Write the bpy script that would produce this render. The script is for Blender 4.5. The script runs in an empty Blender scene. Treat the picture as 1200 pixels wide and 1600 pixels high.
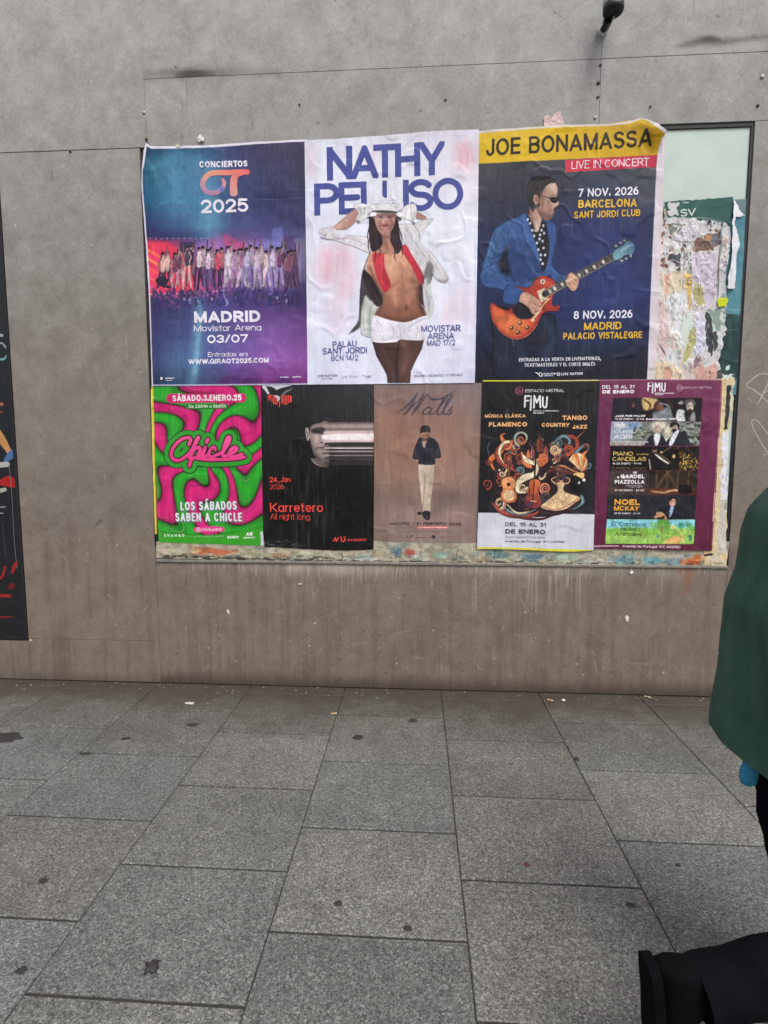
import bpy, bmesh, math, random
import numpy as np
from mathutils import Vector, Matrix

scene = bpy.context.scene
COL = scene.collection
random.seed(7)

# ---------------------------------------------------------------- camera, sky, sun, exposure
F_PX, PITCH, YAW, ROLL = 830.0, -0.09295, -0.06009, 0.00002      # for a 1200 x 1600 picture
CAM = np.array([0.0, 0.0, 1.45])
WALL_Y = 3.290


def cam_axes():
    cy, sy = math.cos(YAW), math.sin(YAW)
    fwd = np.array([sy * math.cos(PITCH), cy * math.cos(PITCH), math.sin(PITCH)])
    right = np.array([cy, -sy, 0.0])
    up = np.cross(right, fwd)
    c, s = math.cos(ROLL), math.sin(ROLL)
    return c * right + s * up, -s * right + c * up, fwd


AX_R, AX_U, AX_F = cam_axes()
cam = bpy.data.objects.new('camera', bpy.data.cameras.new('camera'))
COL.objects.link(cam)
mw = Matrix.Identity(4)
for i in range(3):
    mw[i][0], mw[i][1], mw[i][2], mw[i][3] = AX_R[i], AX_U[i], -AX_F[i], CAM[i]
cam.matrix_world = mw
cam.data.sensor_fit = 'HORIZONTAL'
cam.data.sensor_width = 36.0
cam.data.lens = 36.0 * F_PX / 1200.0
cam.data.clip_start = 0.05
cam.data.clip_end = 2000.0
scene.camera = cam

SUN_ELEV, SUN_AZ = math.radians(58), math.radians(148)     # azimuth clockwise from +Y
world = bpy.data.worlds.new('World')
scene.world = world
world.use_nodes = True
wn = world.node_tree.nodes
sky = wn.new('ShaderNodeTexSky')
sky.sky_type = 'NISHITA'
sky.sun_disc = False
sky.sun_elevation = SUN_ELEV
sky.sun_rotation = SUN_AZ
sky.air_density = 1.0
sky.dust_density = 6.0
sky.ozone_density = 1.0
hs = wn.new('ShaderNodeHueSaturation')
hs.inputs['Saturation'].default_value = 0.42
world.node_tree.links.new(sky.outputs[0], hs.inputs['Color'])
world.node_tree.links.new(hs.outputs[0], wn['Background'].inputs['Color'])
wn['Background'].inputs['Strength'].default_value = 0.13

sun_data = bpy.data.lights.new('sun', 'SUN')
sun_data.energy = 1.0
sun_data.angle = math.radians(24)
sun_data.color = (1.0, 0.975, 0.94)
sun = bpy.data.objects.new('sun', sun_data)
COL.objects.link(sun)
_d = Vector((math.sin(SUN_AZ) * math.cos(SUN_ELEV), math.cos(SUN_AZ) * math.cos(SUN_ELEV), math.sin(SUN_ELEV)))
sun.rotation_euler = _d.to_track_quat('Z', 'Y').to_euler()
sun.location = (4, -6, 9)

scene.view_settings.view_transform = 'Standard'
scene.view_settings.look = 'None'
scene.view_settings.gamma = 1.0
scene.view_settings.use_curve_mapping = False
scene.view_settings.exposure = 0.43

# ---------------------------------------------------------------- geometry helpers
def rays(px, py):
    px = np.asarray(px, float); py = np.asarray(py, float)
    return ((px - 600)[..., None] * AX_R - (py - 800)[..., None] * AX_U + F_PX * AX_F)


def on_wall(px, py, off=0.0):
    """photo position -> point on the vertical plane `off` metres in front of the wall"""
    d = rays(px, py)
    t = (WALL_Y - off) / d[..., 1]
    return CAM + d * t[..., None]


def on_ground(px, py, z=0.0):
    d = rays(px, py)
    t = (z - CAM[2]) / d[..., 2]
    return CAM + d * t[..., None]


def wx(px, py):
    p = on_wall(px, py)
    return float(p[0]), float(p[2])


def tag(o, label=None, cat=None, group=None, kind=None):
    if label: o['label'] = label
    if cat: o['category'] = cat
    if group: o['group'] = group
    if kind: o['kind'] = kind
    return o


def empty(name, loc, label, cat, group=None):
    o = bpy.data.objects.new(name, None)
    o.empty_display_size = 0.1
    COL.objects.link(o)
    o.location = loc
    return tag(o, label, cat, group)


def new_obj(name, verts, loops, sizes, mat, parent=None, smooth=True, origin=None):
    """numpy arrays -> one linked mesh object (verts in world space, stored relative to its thing)"""
    verts = np.asarray(verts, np.float32)
    o0 = np.zeros(3, np.float32)
    if parent is not None:
        o0 = np.array(parent.matrix_basis.translation, np.float32)
        q = parent.parent
        while q is not None:
            o0 = o0 + np.array(q.matrix_basis.translation, np.float32); q = q.parent
    elif origin is not None:
        o0 = np.array(origin, np.float32)
    me = bpy.data.meshes.new(name)
    me.vertices.add(len(verts))
    me.vertices.foreach_set('co', (verts - o0).ravel())
    loops = np.asarray(loops, np.int32); sizes = np.asarray(sizes, np.int32)
    me.loops.add(len(loops)); me.loops.foreach_set('vertex_index', loops)
    me.polygons.add(len(sizes))
    me.polygons.foreach_set('loop_start', np.concatenate([[0], np.cumsum(sizes)[:-1]]).astype(np.int32))
    me.polygons.foreach_set('loop_total', sizes)
    me.polygons.foreach_set('use_smooth', np.full(len(sizes), bool(smooth)))
    me.update(calc_edges=True)
    if mat: me.materials.append(mat)
    o = bpy.data.objects.new(name, me)
    COL.objects.link(o)
    if parent is not None: o.parent = parent
    elif origin is not None: o.location = origin
    return o


class MB:
    """collects simple solids into one mesh"""
    def __init__(s): s.v = []; s.f = []
    def add(s, v, f):
        n = len(s.v); s.v += [tuple(map(float, p)) for p in v]; s.f += [[i + n for i in q] for q in f]
    def box(s, a, b, ch=0.0):
        x0, y0, z0 = a; x1, y1, z1 = b
        if ch <= 0:
            s.add([(x0, y0, z0), (x1, y0, z0), (x1, y1, z0), (x0, y1, z0), (x0, y0, z1), (x1, y0, z1), (x1, y1, z1), (x0, y1, z1)],
                  [(0, 3, 2, 1), (4, 5, 6, 7), (0, 1, 5, 4), (1, 2, 6, 5), (2, 3, 7, 6), (3, 0, 4, 7)])
            return
        bm = bmesh.new()
        bmesh.ops.create_cube(bm, size=1.0)
        for v in bm.verts:
            v.co = ((x0 + x1) / 2 + v.co.x * (x1 - x0), (y0 + y1) / 2 + v.co.y * (y1 - y0), (z0 + z1) / 2 + v.co.z * (z1 - z0))
        bmesh.ops.bevel(bm, geom=bm.edges[:], offset=ch, segments=2, affect='EDGES', profile=0.5)
        bm.verts.index_update()
        s.add([v.co for v in bm.verts], [[v.index for v in f.verts] for f in bm.faces])
        bm.free()
    def tube(s, pts, rad, n=12, caps=True):
        pts = [Vector(p) for p in pts]
        rad = rad if hasattr(rad, '__len__') else [rad] * len(pts)
        rings = []
        for i, p in enumerate(pts):
            t = (pts[min(i + 1, len(pts) - 1)] - pts[max(i - 1, 0)]).normalized()
            u = t.cross(Vector((0, 0, 1)))
            if u.length < 0.05: u = t.cross(Vector((1, 0, 0)))
            u.normalize(); w = t.cross(u)
            rings.append([p + (u * math.cos(a) + w * math.sin(a)) * rad[i] for a in [2 * math.pi * k / n for k in range(n)]])
        v = [q for r in rings for q in r]
        f = []
        for i in range(len(pts) - 1):
            for k in range(n):
                k2 = (k + 1) % n
                f.append((i * n + k, i * n + k2, (i + 1) * n + k2, (i + 1) * n + k))
        if caps:
            f.append(tuple(range(n))); f.append(tuple((len(pts) - 1) * n + k for k in reversed(range(n))))
        s.add(v, f)
    def rings(s, rings, cap=True):
        n = len(rings[0]); f = []
        for i in range(len(rings) - 1):
            for k in range(n):
                k2 = (k + 1) % n
                f.append((i * n + k, i * n + k2, (i + 1) * n + k2, (i + 1) * n + k))
        if cap:
            f.append(tuple(reversed(range(n)))); f.append(tuple((len(rings) - 1) * n + k for k in range(n)))
        s.add([q for r in rings for q in r], f)
    def build(s, name, mat, parent=None, smooth=False, origin=None):
        return new_obj(name, s.v, [i for q in s.f for i in q], [len(q) for q in s.f], mat, parent, smooth, origin)


# ---------------------------------------------------------------- numpy noise
def vnoise(x, y, seed=0):
    x = np.asarray(x, float); y = np.asarray(y, float)
    xi = np.floor(x).astype(np.int64); yi = np.floor(y).astype(np.int64)
    fx = x - xi; fy = y - yi
    fx = fx * fx * (3 - 2 * fx); fy = fy * fy * (3 - 2 * fy)
    def h(a, b):
        n = (a * 374761393 + b * 668265263 + seed * 974634777) & 0xFFFFFFFF
        n = ((n ^ (n >> 13)) * 1274126177) & 0xFFFFFFFF
        return ((n ^ (n >> 16)) & 0xFFFF) / 65535.0
    a = h(xi, yi); b = h(xi + 1, yi); c = h(xi, yi + 1); d = h(xi + 1, yi + 1)
    return (a * (1 - fx) + b * fx) * (1 - fy) + (c * (1 - fx) + d * fx) * fy


def fbm(x, y, seed=0, octv=4):
    t = 0; amp = 0.5; n = 0
    for k in range(octv):
        t = t + amp * vnoise(x * 2 ** k, y * 2 ** k, seed + k * 17); n += amp; amp *= 0.5
    return t / n


def sstep(a, b, x):
    t = np.clip((x - a) / (b - a), 0, 1)
    return t * t * (3 - 2 * t)


def rgb(c):
    return np.array(c, float) / 255.0


def lin(c):
    c = np.clip(np.asarray(c, float), 0, 1)
    return np.where(c <= 0.04045, c / 12.92, ((c + 0.055) / 1.055) ** 2.4)


def spline(pts, closed=True, sub=6):
    p = np.asarray(pts, float); n = len(p); out = []
    rng = range(n) if closed else range(n - 1)
    for i in rng:
        if closed: p0, p1, p2, p3 = p[i - 1], p[i], p[(i + 1) % n], p[(i + 2) % n]
        else: p0, p1, p2, p3 = p[max(i - 1, 0)], p[i], p[i + 1], p[min(i + 2, n - 1)]
        for k in range(sub):
            t = k / sub
            out.append(0.5 * ((2 * p1) + (-p0 + p2) * t + (2 * p0 - 5 * p1 + 4 * p2 - p3) * t * t + (-p0 + 3 * p1 - 3 * p2 + p3) * t ** 3))
    if not closed: out.append(p[-1])
    return np.array(out)


def gr(c0, c1, p0, p1):
    """linear gradient between two places"""
    c0, c1 = rgb(c0), rgb(c1); p0 = np.array(p0, float); d = np.array(p1, float) - p0; L = (d ** 2).sum()
    def f(X, Y):
        t = np.clip(((X - p0[0]) * d[0] + (Y - p0[1]) * d[1]) / L, 0, 1)[..., None]
        return c0 * (1 - t) + c1 * t
    return f


class Art:
    """a printed or painted picture: one colour and one coverage per grid point"""
    def __init__(s, x0, y0, x1, y1, cell):
        s.nx = max(2, int(round((x1 - x0) / cell)) + 1); s.ny = max(2, int(round((y1 - y0) / cell)) + 1)
        s.xs = np.linspace(x0, x1, s.nx); s.ys = np.linspace(y0, y1, s.ny)
        s.cell = cell
        s.rgb = np.zeros((s.ny, s.nx, 3)); s.a = np.zeros((s.ny, s.nx))
    def win(s, pts, pad):
        p = np.asarray(pts, float)
        i0 = max(0, np.searchsorted(s.ys, p[:, 1].min() - pad) - 1); i1 = min(s.ny, np.searchsorted(s.ys, p[:, 1].max() + pad) + 1)
        j0 = max(0, np.searchsorted(s.xs, p[:, 0].min() - pad) - 1); j1 = min(s.nx, np.searchsorted(s.xs, p[:, 0].max() + pad) + 1)
        if i1 <= i0 or j1 <= j0: return None
        X, Y = np.meshgrid(s.xs[j0:j1], s.ys[i0:i1])
        return (slice(i0, i1), slice(j0, j1)), X, Y
    def put(s, sl, m, c, X, Y):
        c = c(X, Y) if callable(c) else rgb(c)
        a = s.a[sl]; oa = m + a * (1 - m)
        w = np.where(oa > 1e-6, m / np.maximum(oa, 1e-6), 1.0)[..., None]
        s.rgb[sl] = s.rgb[sl] * (1 - w) + c * w
        s.a[sl] = oa
    def over(s, m, c):
        """whole-sheet blend with a mask"""
        X, Y = np.meshgrid(s.xs, s.ys)
        s.put((slice(None), slice(None)), m, c, X, Y)
    def XY(s): return np.meshgrid(s.xs, s.ys)
    def poly(s, pts, c, soft=None, smooth=True, alpha=1.0, mask=False, grow=0.0):
        soft = s.cell * 0.7 if soft is None else soft
        p = spline(pts) if smooth else np.asarray(pts, float)
        w = s.win(p, soft + abs(grow) + s.cell * 2)
        if w is None: return
        sl, X, Y = w
        d2 = np.full(X.shape, 1e18); ins = np.zeros(X.shape, bool)
        n = len(p)
        for k in range(n):
            ax, ay = p[k]; bx, by = p[(k + 1) % n]
            dx, dy = bx - ax, by - ay; L = dx * dx + dy * dy
            if L < 1e-12: continue
            t = np.clip(((X - ax) * dx + (Y - ay) * dy) / L, 0, 1)
            d2 = np.minimum(d2, (X - ax - t * dx) ** 2 + (Y - ay - t * dy) ** 2)
            if ay != by:
                cr = ((ay > Y) != (by > Y)) & (X < (bx - ax) * (Y - ay) / (by - ay) + ax)
                ins ^= cr
        sd = np.where(ins, -1, 1) * np.sqrt(d2) - grow
        m = sstep(soft, -soft, sd) * alpha
        if mask: return sl, m
        s.put(sl, m, c, X, Y)
    def line(s, pts, wid, c, soft=None, smooth=True, alpha=1.0, sub=6):
        soft = s.cell * 0.7 if soft is None else soft
        p = np.asarray(pts, float)
        wd = np.full(len(p), float(wid)) if not hasattr(wid, '__len__') else np.asarray(wid, float)
        if smooth and len(p) > 2:
            q = spline(np.c_[p, wd], closed=False, sub=sub); p, wd = q[:, :2], q[:, 2]
        w = s.win(p, soft + wd.max() / 2 + s.cell * 2)
        if w is None: return
        sl, X, Y = w
        d = np.full(X.shape, 1e9)
        for k in range(len(p) - 1):
            ax, ay = p[k]; bx, by = p[k + 1]
            dx, dy = bx - ax, by - ay; L = dx * dx + dy * dy
            if L < 1e-12: continue
            t = np.clip(((X - ax) * dx + (Y - ay) * dy) / L, 0, 1)
            d = np.minimum(d, np.hypot(X - ax - t * dx, Y - ay - t * dy) - (wd[k] * (1 - t) + wd[k + 1] * t) / 2)
        s.put(sl, sstep(soft, -soft, d) * alpha, c, X, Y)
    def ell(s, cx, cy, rx, ry, c, rot=0, soft=None, alpha=1.0):
        a = np.linspace(0, 2 * np.pi, 28, endpoint=False); r = math.radians(rot)
        x, y = rx * np.cos(a), ry * np.sin(a)
        s.poly(np.c_[cx + x * math.cos(r) - y * math.sin(r), cy + x * math.sin(r) + y * math.cos(r)], c, soft, False, alpha)
    def field(s, xs, ys, cols):
        """smooth colour field through a coarse grid of colours"""
        c = rgb(cols)                                     # (rows, cols, 3)
        def prep(k, q):
            k = np.asarray(k, float)
            i = np.clip(np.searchsorted(k, q) - 1, 0, len(k) - 2)
            t = np.clip((q - k[i]) / (k[i + 1] - k[i]), 0, 1)
            return i, t * 0.5 + 0.5 * t * t * (3 - 2 * t)
        i, ti = prep(ys, s.ys); j, tj = prep(xs, s.xs)
        ti = ti[:, None, None]; tj = tj[None, :, None]
        I, J = np.meshgrid(i, j, indexing='ij')
        s.rgb[:] = (c[I, J] * (1 - tj) + c[I, J + 1] * tj) * (1 - ti) + (c[I + 1, J] * (1 - tj) + c[I + 1, J + 1] * tj) * ti
        s.a[:] = 1
    def grain(s, sx, sy, amt, seed=0):
        X, Y = s.XY()
        s.rgb *= (1 + amt * (fbm(X / sx, Y / sy, seed, 3) - 0.5) * 2)[..., None]
    def photo(s, amt=.22, seed=1, scale=1.0, edge=9.0, sat=.86, dark=.5):
        """makes a printed figure read as a photograph: folds, blotches, soft modelling towards its outline, film grain"""
        X, Y = s.XY()
        a = s.a.copy(); k = max(1, int(edge / s.cell))
        b = a
        for _ in range(3):
            for ax in (0, 1):
                c = np.cumsum(np.pad(b, [(k + 1, k) if q == ax else (0, 0) for q in (0, 1)], mode='edge'), axis=ax)
                n = b.shape[ax]
                b = (np.take(c, np.arange(n) + 2 * k, ax) - np.take(c, np.arange(n), ax)) / (2 * k)
        rim = sstep(.45, 1.0, b)
        u = X / (26 * scale); v = Y / (40 * scale)
        w1 = fbm(u + 2.2 * fbm(u * .7, v * .7, seed + 3, 2), v, seed, 4) - .5
        fold = 1 - np.abs(fbm(X / (16 * scale) + 1.5 * w1, Y / (30 * scale), seed + 7, 3) - .5) * 4
        m = 1 + amt * (1.5 * w1 + .55 * (fold - .4))
        m *= 1 - dark * (1 - rim)
        g = (fbm(X / (3.2 * scale), Y / (3.2 * scale), seed + 11, 2) - .5)
        m *= 1 + amt * .6 * g
        lum = s.rgb.mean(-1, keepdims=True)
        s.rgb[:] = np.clip((lum + (s.rgb - lum) * sat) * m[..., None], 0, 1)
        return s
    def cut(s, pts, smooth=False):
        """trim the sheet to an outline"""
        sl, m = s.poly(pts, None, mask=True, smooth=smooth)
        M = np.zeros_like(s.a); M[sl] = m
        s.a *= M


# ---------------------------------------------------------------- a stroke alphabet (cap height 1)
def L(*a): return ('L',) + a
def A(*a): return ('A',) + a
GL = {
 'A': (.78, L(0,0,.5,1), L(.5,1,1,0), L(.17,.27,.83,.27)),
 'B': (.68, L(0,0,0,1), L(0,1,.55,1), L(0,.53,.55,.53), L(0,0,.6,0), A(.55,.765,.4,.235,90,-90), A(.6,.265,.4,.265,90,-90)),
 'C': (.76, A(.5,.5,.5,.5,48,312)),
 'D': (.74, L(0,0,0,1), L(0,1,.42,1), L(0,0,.42,0), A(.42,.5,.58,.5,90,-90)),
 'E': (.6, L(0,0,0,1), L(0,1,1,1), L(0,.52,.92,.52), L(0,0,1,0)),
 'F': (.57, L(0,0,0,1), L(0,1,1,1), L(0,.5,.9,.5)),
 'G': (.78, A(.5,.5,.5,.5,42,322), L(.66,.44,1,.44), L(1,.44,1,.2)),
 'H': (.72, L(0,0,0,1), L(1,0,1,1), L(0,.52,1,.52)),
 'I': (0, L(0,0,0,1)),
 'J': (.52, L(1,1,1,.3), A(.5,.3,.5,.3,0,-170)),
 'K': (.7, L(0,0,0,1), L(0,.36,1,1), L(.3,.55,1,0)),
 'L': (.55, L(0,0,0,1), L(0,0,1,0)),
 'M': (.86, L(0,0,0,1), L(0,1,.5,0), L(.5,0,1,1), L(1,0,1,1)),
 'N': (.73, L(0,0,0,1), L(0,1,1,0), L(1,0,1,1)),
 'O': (.8, A(.5,.5,.5,.5,0,360)),
 'P': (.66, L(0,0,0,1), L(0,1,.52,1), L(0,.45,.52,.45), A(.52,.725,.48,.275,90,-90)),
 'Q': (.8, A(.5,.5,.5,.5,0,360), L(.6,.3,1,0)),
 'R': (.7, L(0,0,0,1), L(0,1,.52,1), L(0,.47,.52,.47), A(.52,.735,.46,.265,90,-90), L(.5,.47,1,0)),
 'S': (.66, A(.5,.76,.48,.24,28,270), A(.5,.26,.5,.26,90,-152)),
 'T': (.66, L(.5,0,.5,1), L(0,1,1,1)),
 'U': (.72, L(0,1,0,.4), L(1,1,1,.4), A(.5,.4,.5,.4,180,360)),
 'V': (.74, L(0,1,.5,0), L(.5,0,1,1)),
 'W': (1.08, L(0,1,.26,0), L(.26,0,.5,1), L(.5,1,.74,0), L(.74,0,1,1)),
 'X': (.72, L(0,1,1,0), L(0,0,1,1)),
 'Y': (.74, L(0,1,.5,.42), L(1,1,.5,.42), L(.5,.45,.5,0)),
 'Z': (.66, L(0,1,1,1), L(1,1,0,0), L(0,0,1,0)),
 '0': (.66, A(.5,.5,.5,.5,0,360)),
 '1': (.36, L(1,0,1,1), L(1,1,0,.74)),
 '2': (.62, A(.5,.7,.5,.3,168,-38), L(.9,.52,0,0), L(0,0,1,0)),
 '3': (.62, A(.5,.76,.46,.24,155,-90), A(.5,.265,.5,.265,90,-155)),
 '4': (.66, L(.76,0,.76,1), L(.76,1,0,.25), L(0,.25,1,.25)),
 '5': (.62, L(.12,1,.95,1), L(.12,1,.06,.5), A(.48,.32,.52,.32,135,-150)),
 '6': (.64, A(.5,.31,.5,.31,0,360), A(.78,.33,.78,.67,100,182)),
 '7': (.6, L(0,1,1,1), L(1,1,.3,0)),
 '8': (.64, A(.5,.76,.44,.24,0,360), A(.5,.26,.5,.26,0,360)),
 '9': (.64, A(.5,.69,.5,.31,0,360), A(.22,.67,.78,.67,-80,2)),
 '.': (0, L(0,0,0,.02)), ',': (.06, L(1,.02,0,-.16)), ':': (0, L(0,.06,0,.08), L(0,.56,0,.58)),
 '/': (.42, L(0,0,1,1)), '-': (.36, L(0,.42,1,.42)), '_': (.5, L(0,-.08,1,-.08)), '|': (0, L(0,-.1,0,1.1)),
 "'": (0, L(0,.8,0,1)), '!': (0, L(0,.3,0,1), L(0,0,0,.02)), '(': (.2, A(1,.5,1,.6,130,230)),
 '@': (.95, A(.5,.42,.5,.5,-60,250), A(.5,.42,.24,.24,0,360), L(.74,.66,.74,.25)),
 'a': (.58, L(1,.0,1,.72), A(.5,.36,.5,.36,0,360)),
 'b': (.58, L(0,0,0,1), A(.5,.36,.5,.36,0,360)),
 'c': (.55, A(.5,.36,.5,.36,48,312)),
 'd': (.58, L(1,0,1,1), A(.5,.36,.5,.36,0,360)),
 'e': (.58, A(.5,.36,.5,.36,0,318), L(0,.36,1,.36)),
 'f': (.34, L(.45,0,.45,.8), A(.95,.8,.5,.2,180,90), L(0,.7,1,.7)),
 'g': (.58, L(1,.72,1,0), A(.5,.36,.5,.36,0,360), A(.5,0,.5,.26,0,-150)),
 'h': (.56, L(0,0,0,1), A(.5,.4,.5,.32,180,0), L(1,0,1,.4)),
 'i': (0, L(0,0,0,.72), L(0,.96,0,.98)),
 'j': (.2, L(1,.72,1,-.05), A(.2,-.05,.8,.2,0,-90), L(1,.96,1,.98)),
 'k': (.54, L(0,0,0,1), L(0,.24,.95,.72), L(.3,.4,1,0)),
 'l': (0, L(0,0,0,1)),
 'm': (.9, L(0,0,0,.72), A(.25,.44,.25,.28,180,0), L(.5,0,.5,.44), A(.75,.44,.25,.28,180,0), L(1,0,1,.44)),
 'n': (.56, L(0,0,0,.72), A(.5,.4,.5,.32,180,0), L(1,0,1,.4)),
 'o': (.6, A(.5,.36,.5,.36,0,360)),
 'p': (.58, L(0,-.28,0,.72), A(.5,.36,.5,.36,0,360)),
 'r': (.34, L(0,0,0,.72), A(.75,.36,.75,.36,170,75)),
 's': (.5, A(.5,.54,.46,.18,28,270), A(.5,.18,.5,.18,90,-152)),
 't': (.36, L(.42,.12,.42,.95), A(.92,.14,.5,.14,180,270), L(0,.72,1,.72)),
 'u': (.56, L(0,.72,0,.3), A(.5,.3,.5,.3,180,360), L(1,0,1,.72)),
 'v': (.56, L(0,.72,.5,0), L(.5,0,1,.72)),
 'w': (.86, L(0,.72,.26,0), L(.26,0,.5,.72), L(.5,.72,.74,0), L(.74,0,1,.72)),
 'x': (.54, L(0,.72,1,0), L(0,0,1,.72)),
 'y': (.56, L(0,.72,.5,0), L(1,.72,.35,-.26)),
 'z': (.52, L(0,.72,1,.72), L(1,.72,0,0), L(0,0,1,0)),
}
ACC = {'Á': 'A', 'É': 'E', 'Í': 'I', 'Ó': 'O', 'Ú': 'U', 'Ü': 'U', 'í': 'i', 'á': 'a'}


def glyph_segments(ch, W, w):
    """list of (polyline in cap units, inside-box flag)"""
    base = ACC.get(ch, ch)
    if base not in GL: return []
    out = []
    X = lambda x: w / 2 + x * max(W - w, 0)
    Y = lambda y: w / 2 + y * (1 - w)
    for g in GL[base][1:]:
        if g[0] == 'L':
            a = np.array([X(g[1]), Y(g[2])]); b = np.array([X(g[3]), Y(g[4])])
            d = b - a; n = np.hypot(*d); d = d / max(n, 1e-9)
            edge = lambda x, y: x in (0, 1) or (y in (0, 1) and abs(d[0]) < .05)
            if edge(g[1], g[2]): a = a - d * w * 0.9
            if edge(g[3], g[4]): b = b + d * w * 0.9
            out.append(np.array([a, b]))
        else:
            cx, cy, rx, ry, a0, a1 = g[1:]
            n = max(6, int(abs(a1 - a0) / 12))
            t = np.radians(np.linspace(a0, a1, n + 1))
            out.append(np.c_[X(0) + (cx + rx * np.cos(t)) * max(W - w, 0), Y(0) + (cy + ry * np.sin(t)) * (1 - w)])
    return out


def text_layout(txt, p0, p1, h, weight, gap):
    n = len(txt); Lr = math.hypot(p1[0] - p0[0], p1[1] - p0[1]) / h
    fixed = 0; flex = 0
    ws = []
    for ch in txt:
        if ch == ' ': ws.append(('s', .32)); flex += .32; continue
        b = ACC.get(ch, ch)
        g = GL[b][0]
        if g < .1: ws.append(('f', max(weight, g))); fixed += max(weight, g)
        else: ws.append(('x', g)); flex += g
    kern = [-.10 if txt[i:i + 2] in ('AT', 'TA', 'AV', 'VA', 'AY', 'YA', 'LT', 'LY', 'TO', 'P.', 'AP') else 0 for i in range(n)]
    k = (Lr - fixed - gap * (n - 1) - sum(kern[:-1])) / flex if flex else 1.0
    pos = []; u = 0
    for (kind, g), kn in zip(ws, kern):
        W = g if kind == 'f' else g * k
        pos.append((u, W)); u += W + gap + kn
    return pos


def draw_text(art, txt, p0, p1, h, c, weight=.2, gap=None, slant=0.0, lean=0.0, grow=0.0, alpha=1.0, box=True):
    """write txt along p0->p1 (picture coordinates, y down); h = cap height"""
    gap = weight * .32 + .045 if gap is None else gap
    p0 = np.array(p0, float); p1 = np.array(p1, float)
    pos = text_layout(txt, p0, p1, h, weight, gap)
    cap = min([W * lim for (u, W), ch in zip(pos, txt) for lim in [{'M': .25, 'W': .2, 'm': .24, 'w': .22, 'A': .34, 'N': .33}.get(ch, .36)] if ch != ' ' and GL.get(ACC.get(ch, ch), (0,))[0] > .3] + [9])
    if cap < weight:
        weight = max(cap, weight * .6); pos = text_layout(txt, p0, p1, h, weight, gap)
    ex = (p1 - p0) / np.hypot(*(p1 - p0)) * h
    ey = np.array([lean * h, -h])
    M = np.linalg.inv(np.array([[ex[0], ey[0]], [ex[1], ey[1]]]))
    for ch, (u0, W) in zip(txt, pos):
        if ch == ' ': continue
        segs = glyph_segments(ch, W, weight)
        o = p0 + ex * u0
        box_c = [o + ex * a * 1.0 + ey * b for a in (-.35, W + .35) for b in (-.45, 1.35)]
        w = art.win(box_c, art.cell * 2)
        if w is None: continue
        sl, X, Yy = w
        U = M[0, 0] * (X - o[0]) + M[0, 1] * (Yy - o[1]); V = M[1, 0] * (X - o[0]) + M[1, 1] * (Yy - o[1])
        U = U - slant * V
        d = np.full(X.shape, 9.0)
        for s in segs:
            for k in range(len(s) - 1):
                ax, ay = s[k]; bx, by = s[k + 1]; dx, dy = bx - ax, by - ay; LL = dx * dx + dy * dy
                if LL < 1e-9: LL = 1e-9
                t = np.clip(((U - ax) * dx + (V - ay) * dy) / LL, 0, 1)
                d = np.minimum(d, np.hypot(U - ax - t * dx, V - ay - t * dy) - weight / 2)
        lo = -.3 if ch in 'gjpqy,_|(' else 0.0
        hi = 1.1 if ch in '|(' else (.72 if ch in 'acemnorsuvwxyzgpq' else 1.0)
        if box: d = np.maximum(d, np.maximum(np.maximum(lo - V, V - hi), np.maximum(-U, U - max(W, weight))))
        if ch in 'ÁÉÍÓÚáí':
            top = 1.0 if ch.isupper() else .75
            t = np.clip(((U - W * .42) * .16 + (V - top - .1) * .16) / (2 * .16 ** 2), 0, 1)
            d = np.minimum(d, np.hypot(U - W * .42 - t * .16, V - top - .1 - t * .16) - weight * .42)
        if ch == 'Ü':
            for q in (.28, .72):
                d = np.minimum(d, np.maximum(abs(U - W * q), abs(V - 1.18)) - weight * .5)
        e = art.cell * .7 / h
        art.put(sl, sstep(e, -e, d - grow) * alpha, c, X, Yy)


# ---------------------------------------------------------------- picture grid -> mesh on the wall
def wrinkle(px, py, seed=0):
    """how the pasted paper ripples over the board; every sheet follows the same ripples, so layers never cross"""
    u = px + 14 * (fbm(px / 30, py / 40, 2, 2) - .5)
    crease = 1 - np.abs(fbm(u / 46, py / 60, 13, 2) - .5) * 14
    bub = sstep(.60, .78, fbm(px / 34, py / 30, 33, 2))
    return (0.0045 * (fbm(px / 70, py / 110, 1, 3) - .5) + 0.0020 * (fbm(u / 11, py / 120, 5, 2) - .5) + 0.0026 * (fbm(u / 24, py / 22, 9, 3) - .5)
            + 0.0030 * np.clip(crease, 0, 1) * sstep(.42, .7, vnoise(px / 60, py / 60, 21)) + .0035 * bub) * .8


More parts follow.
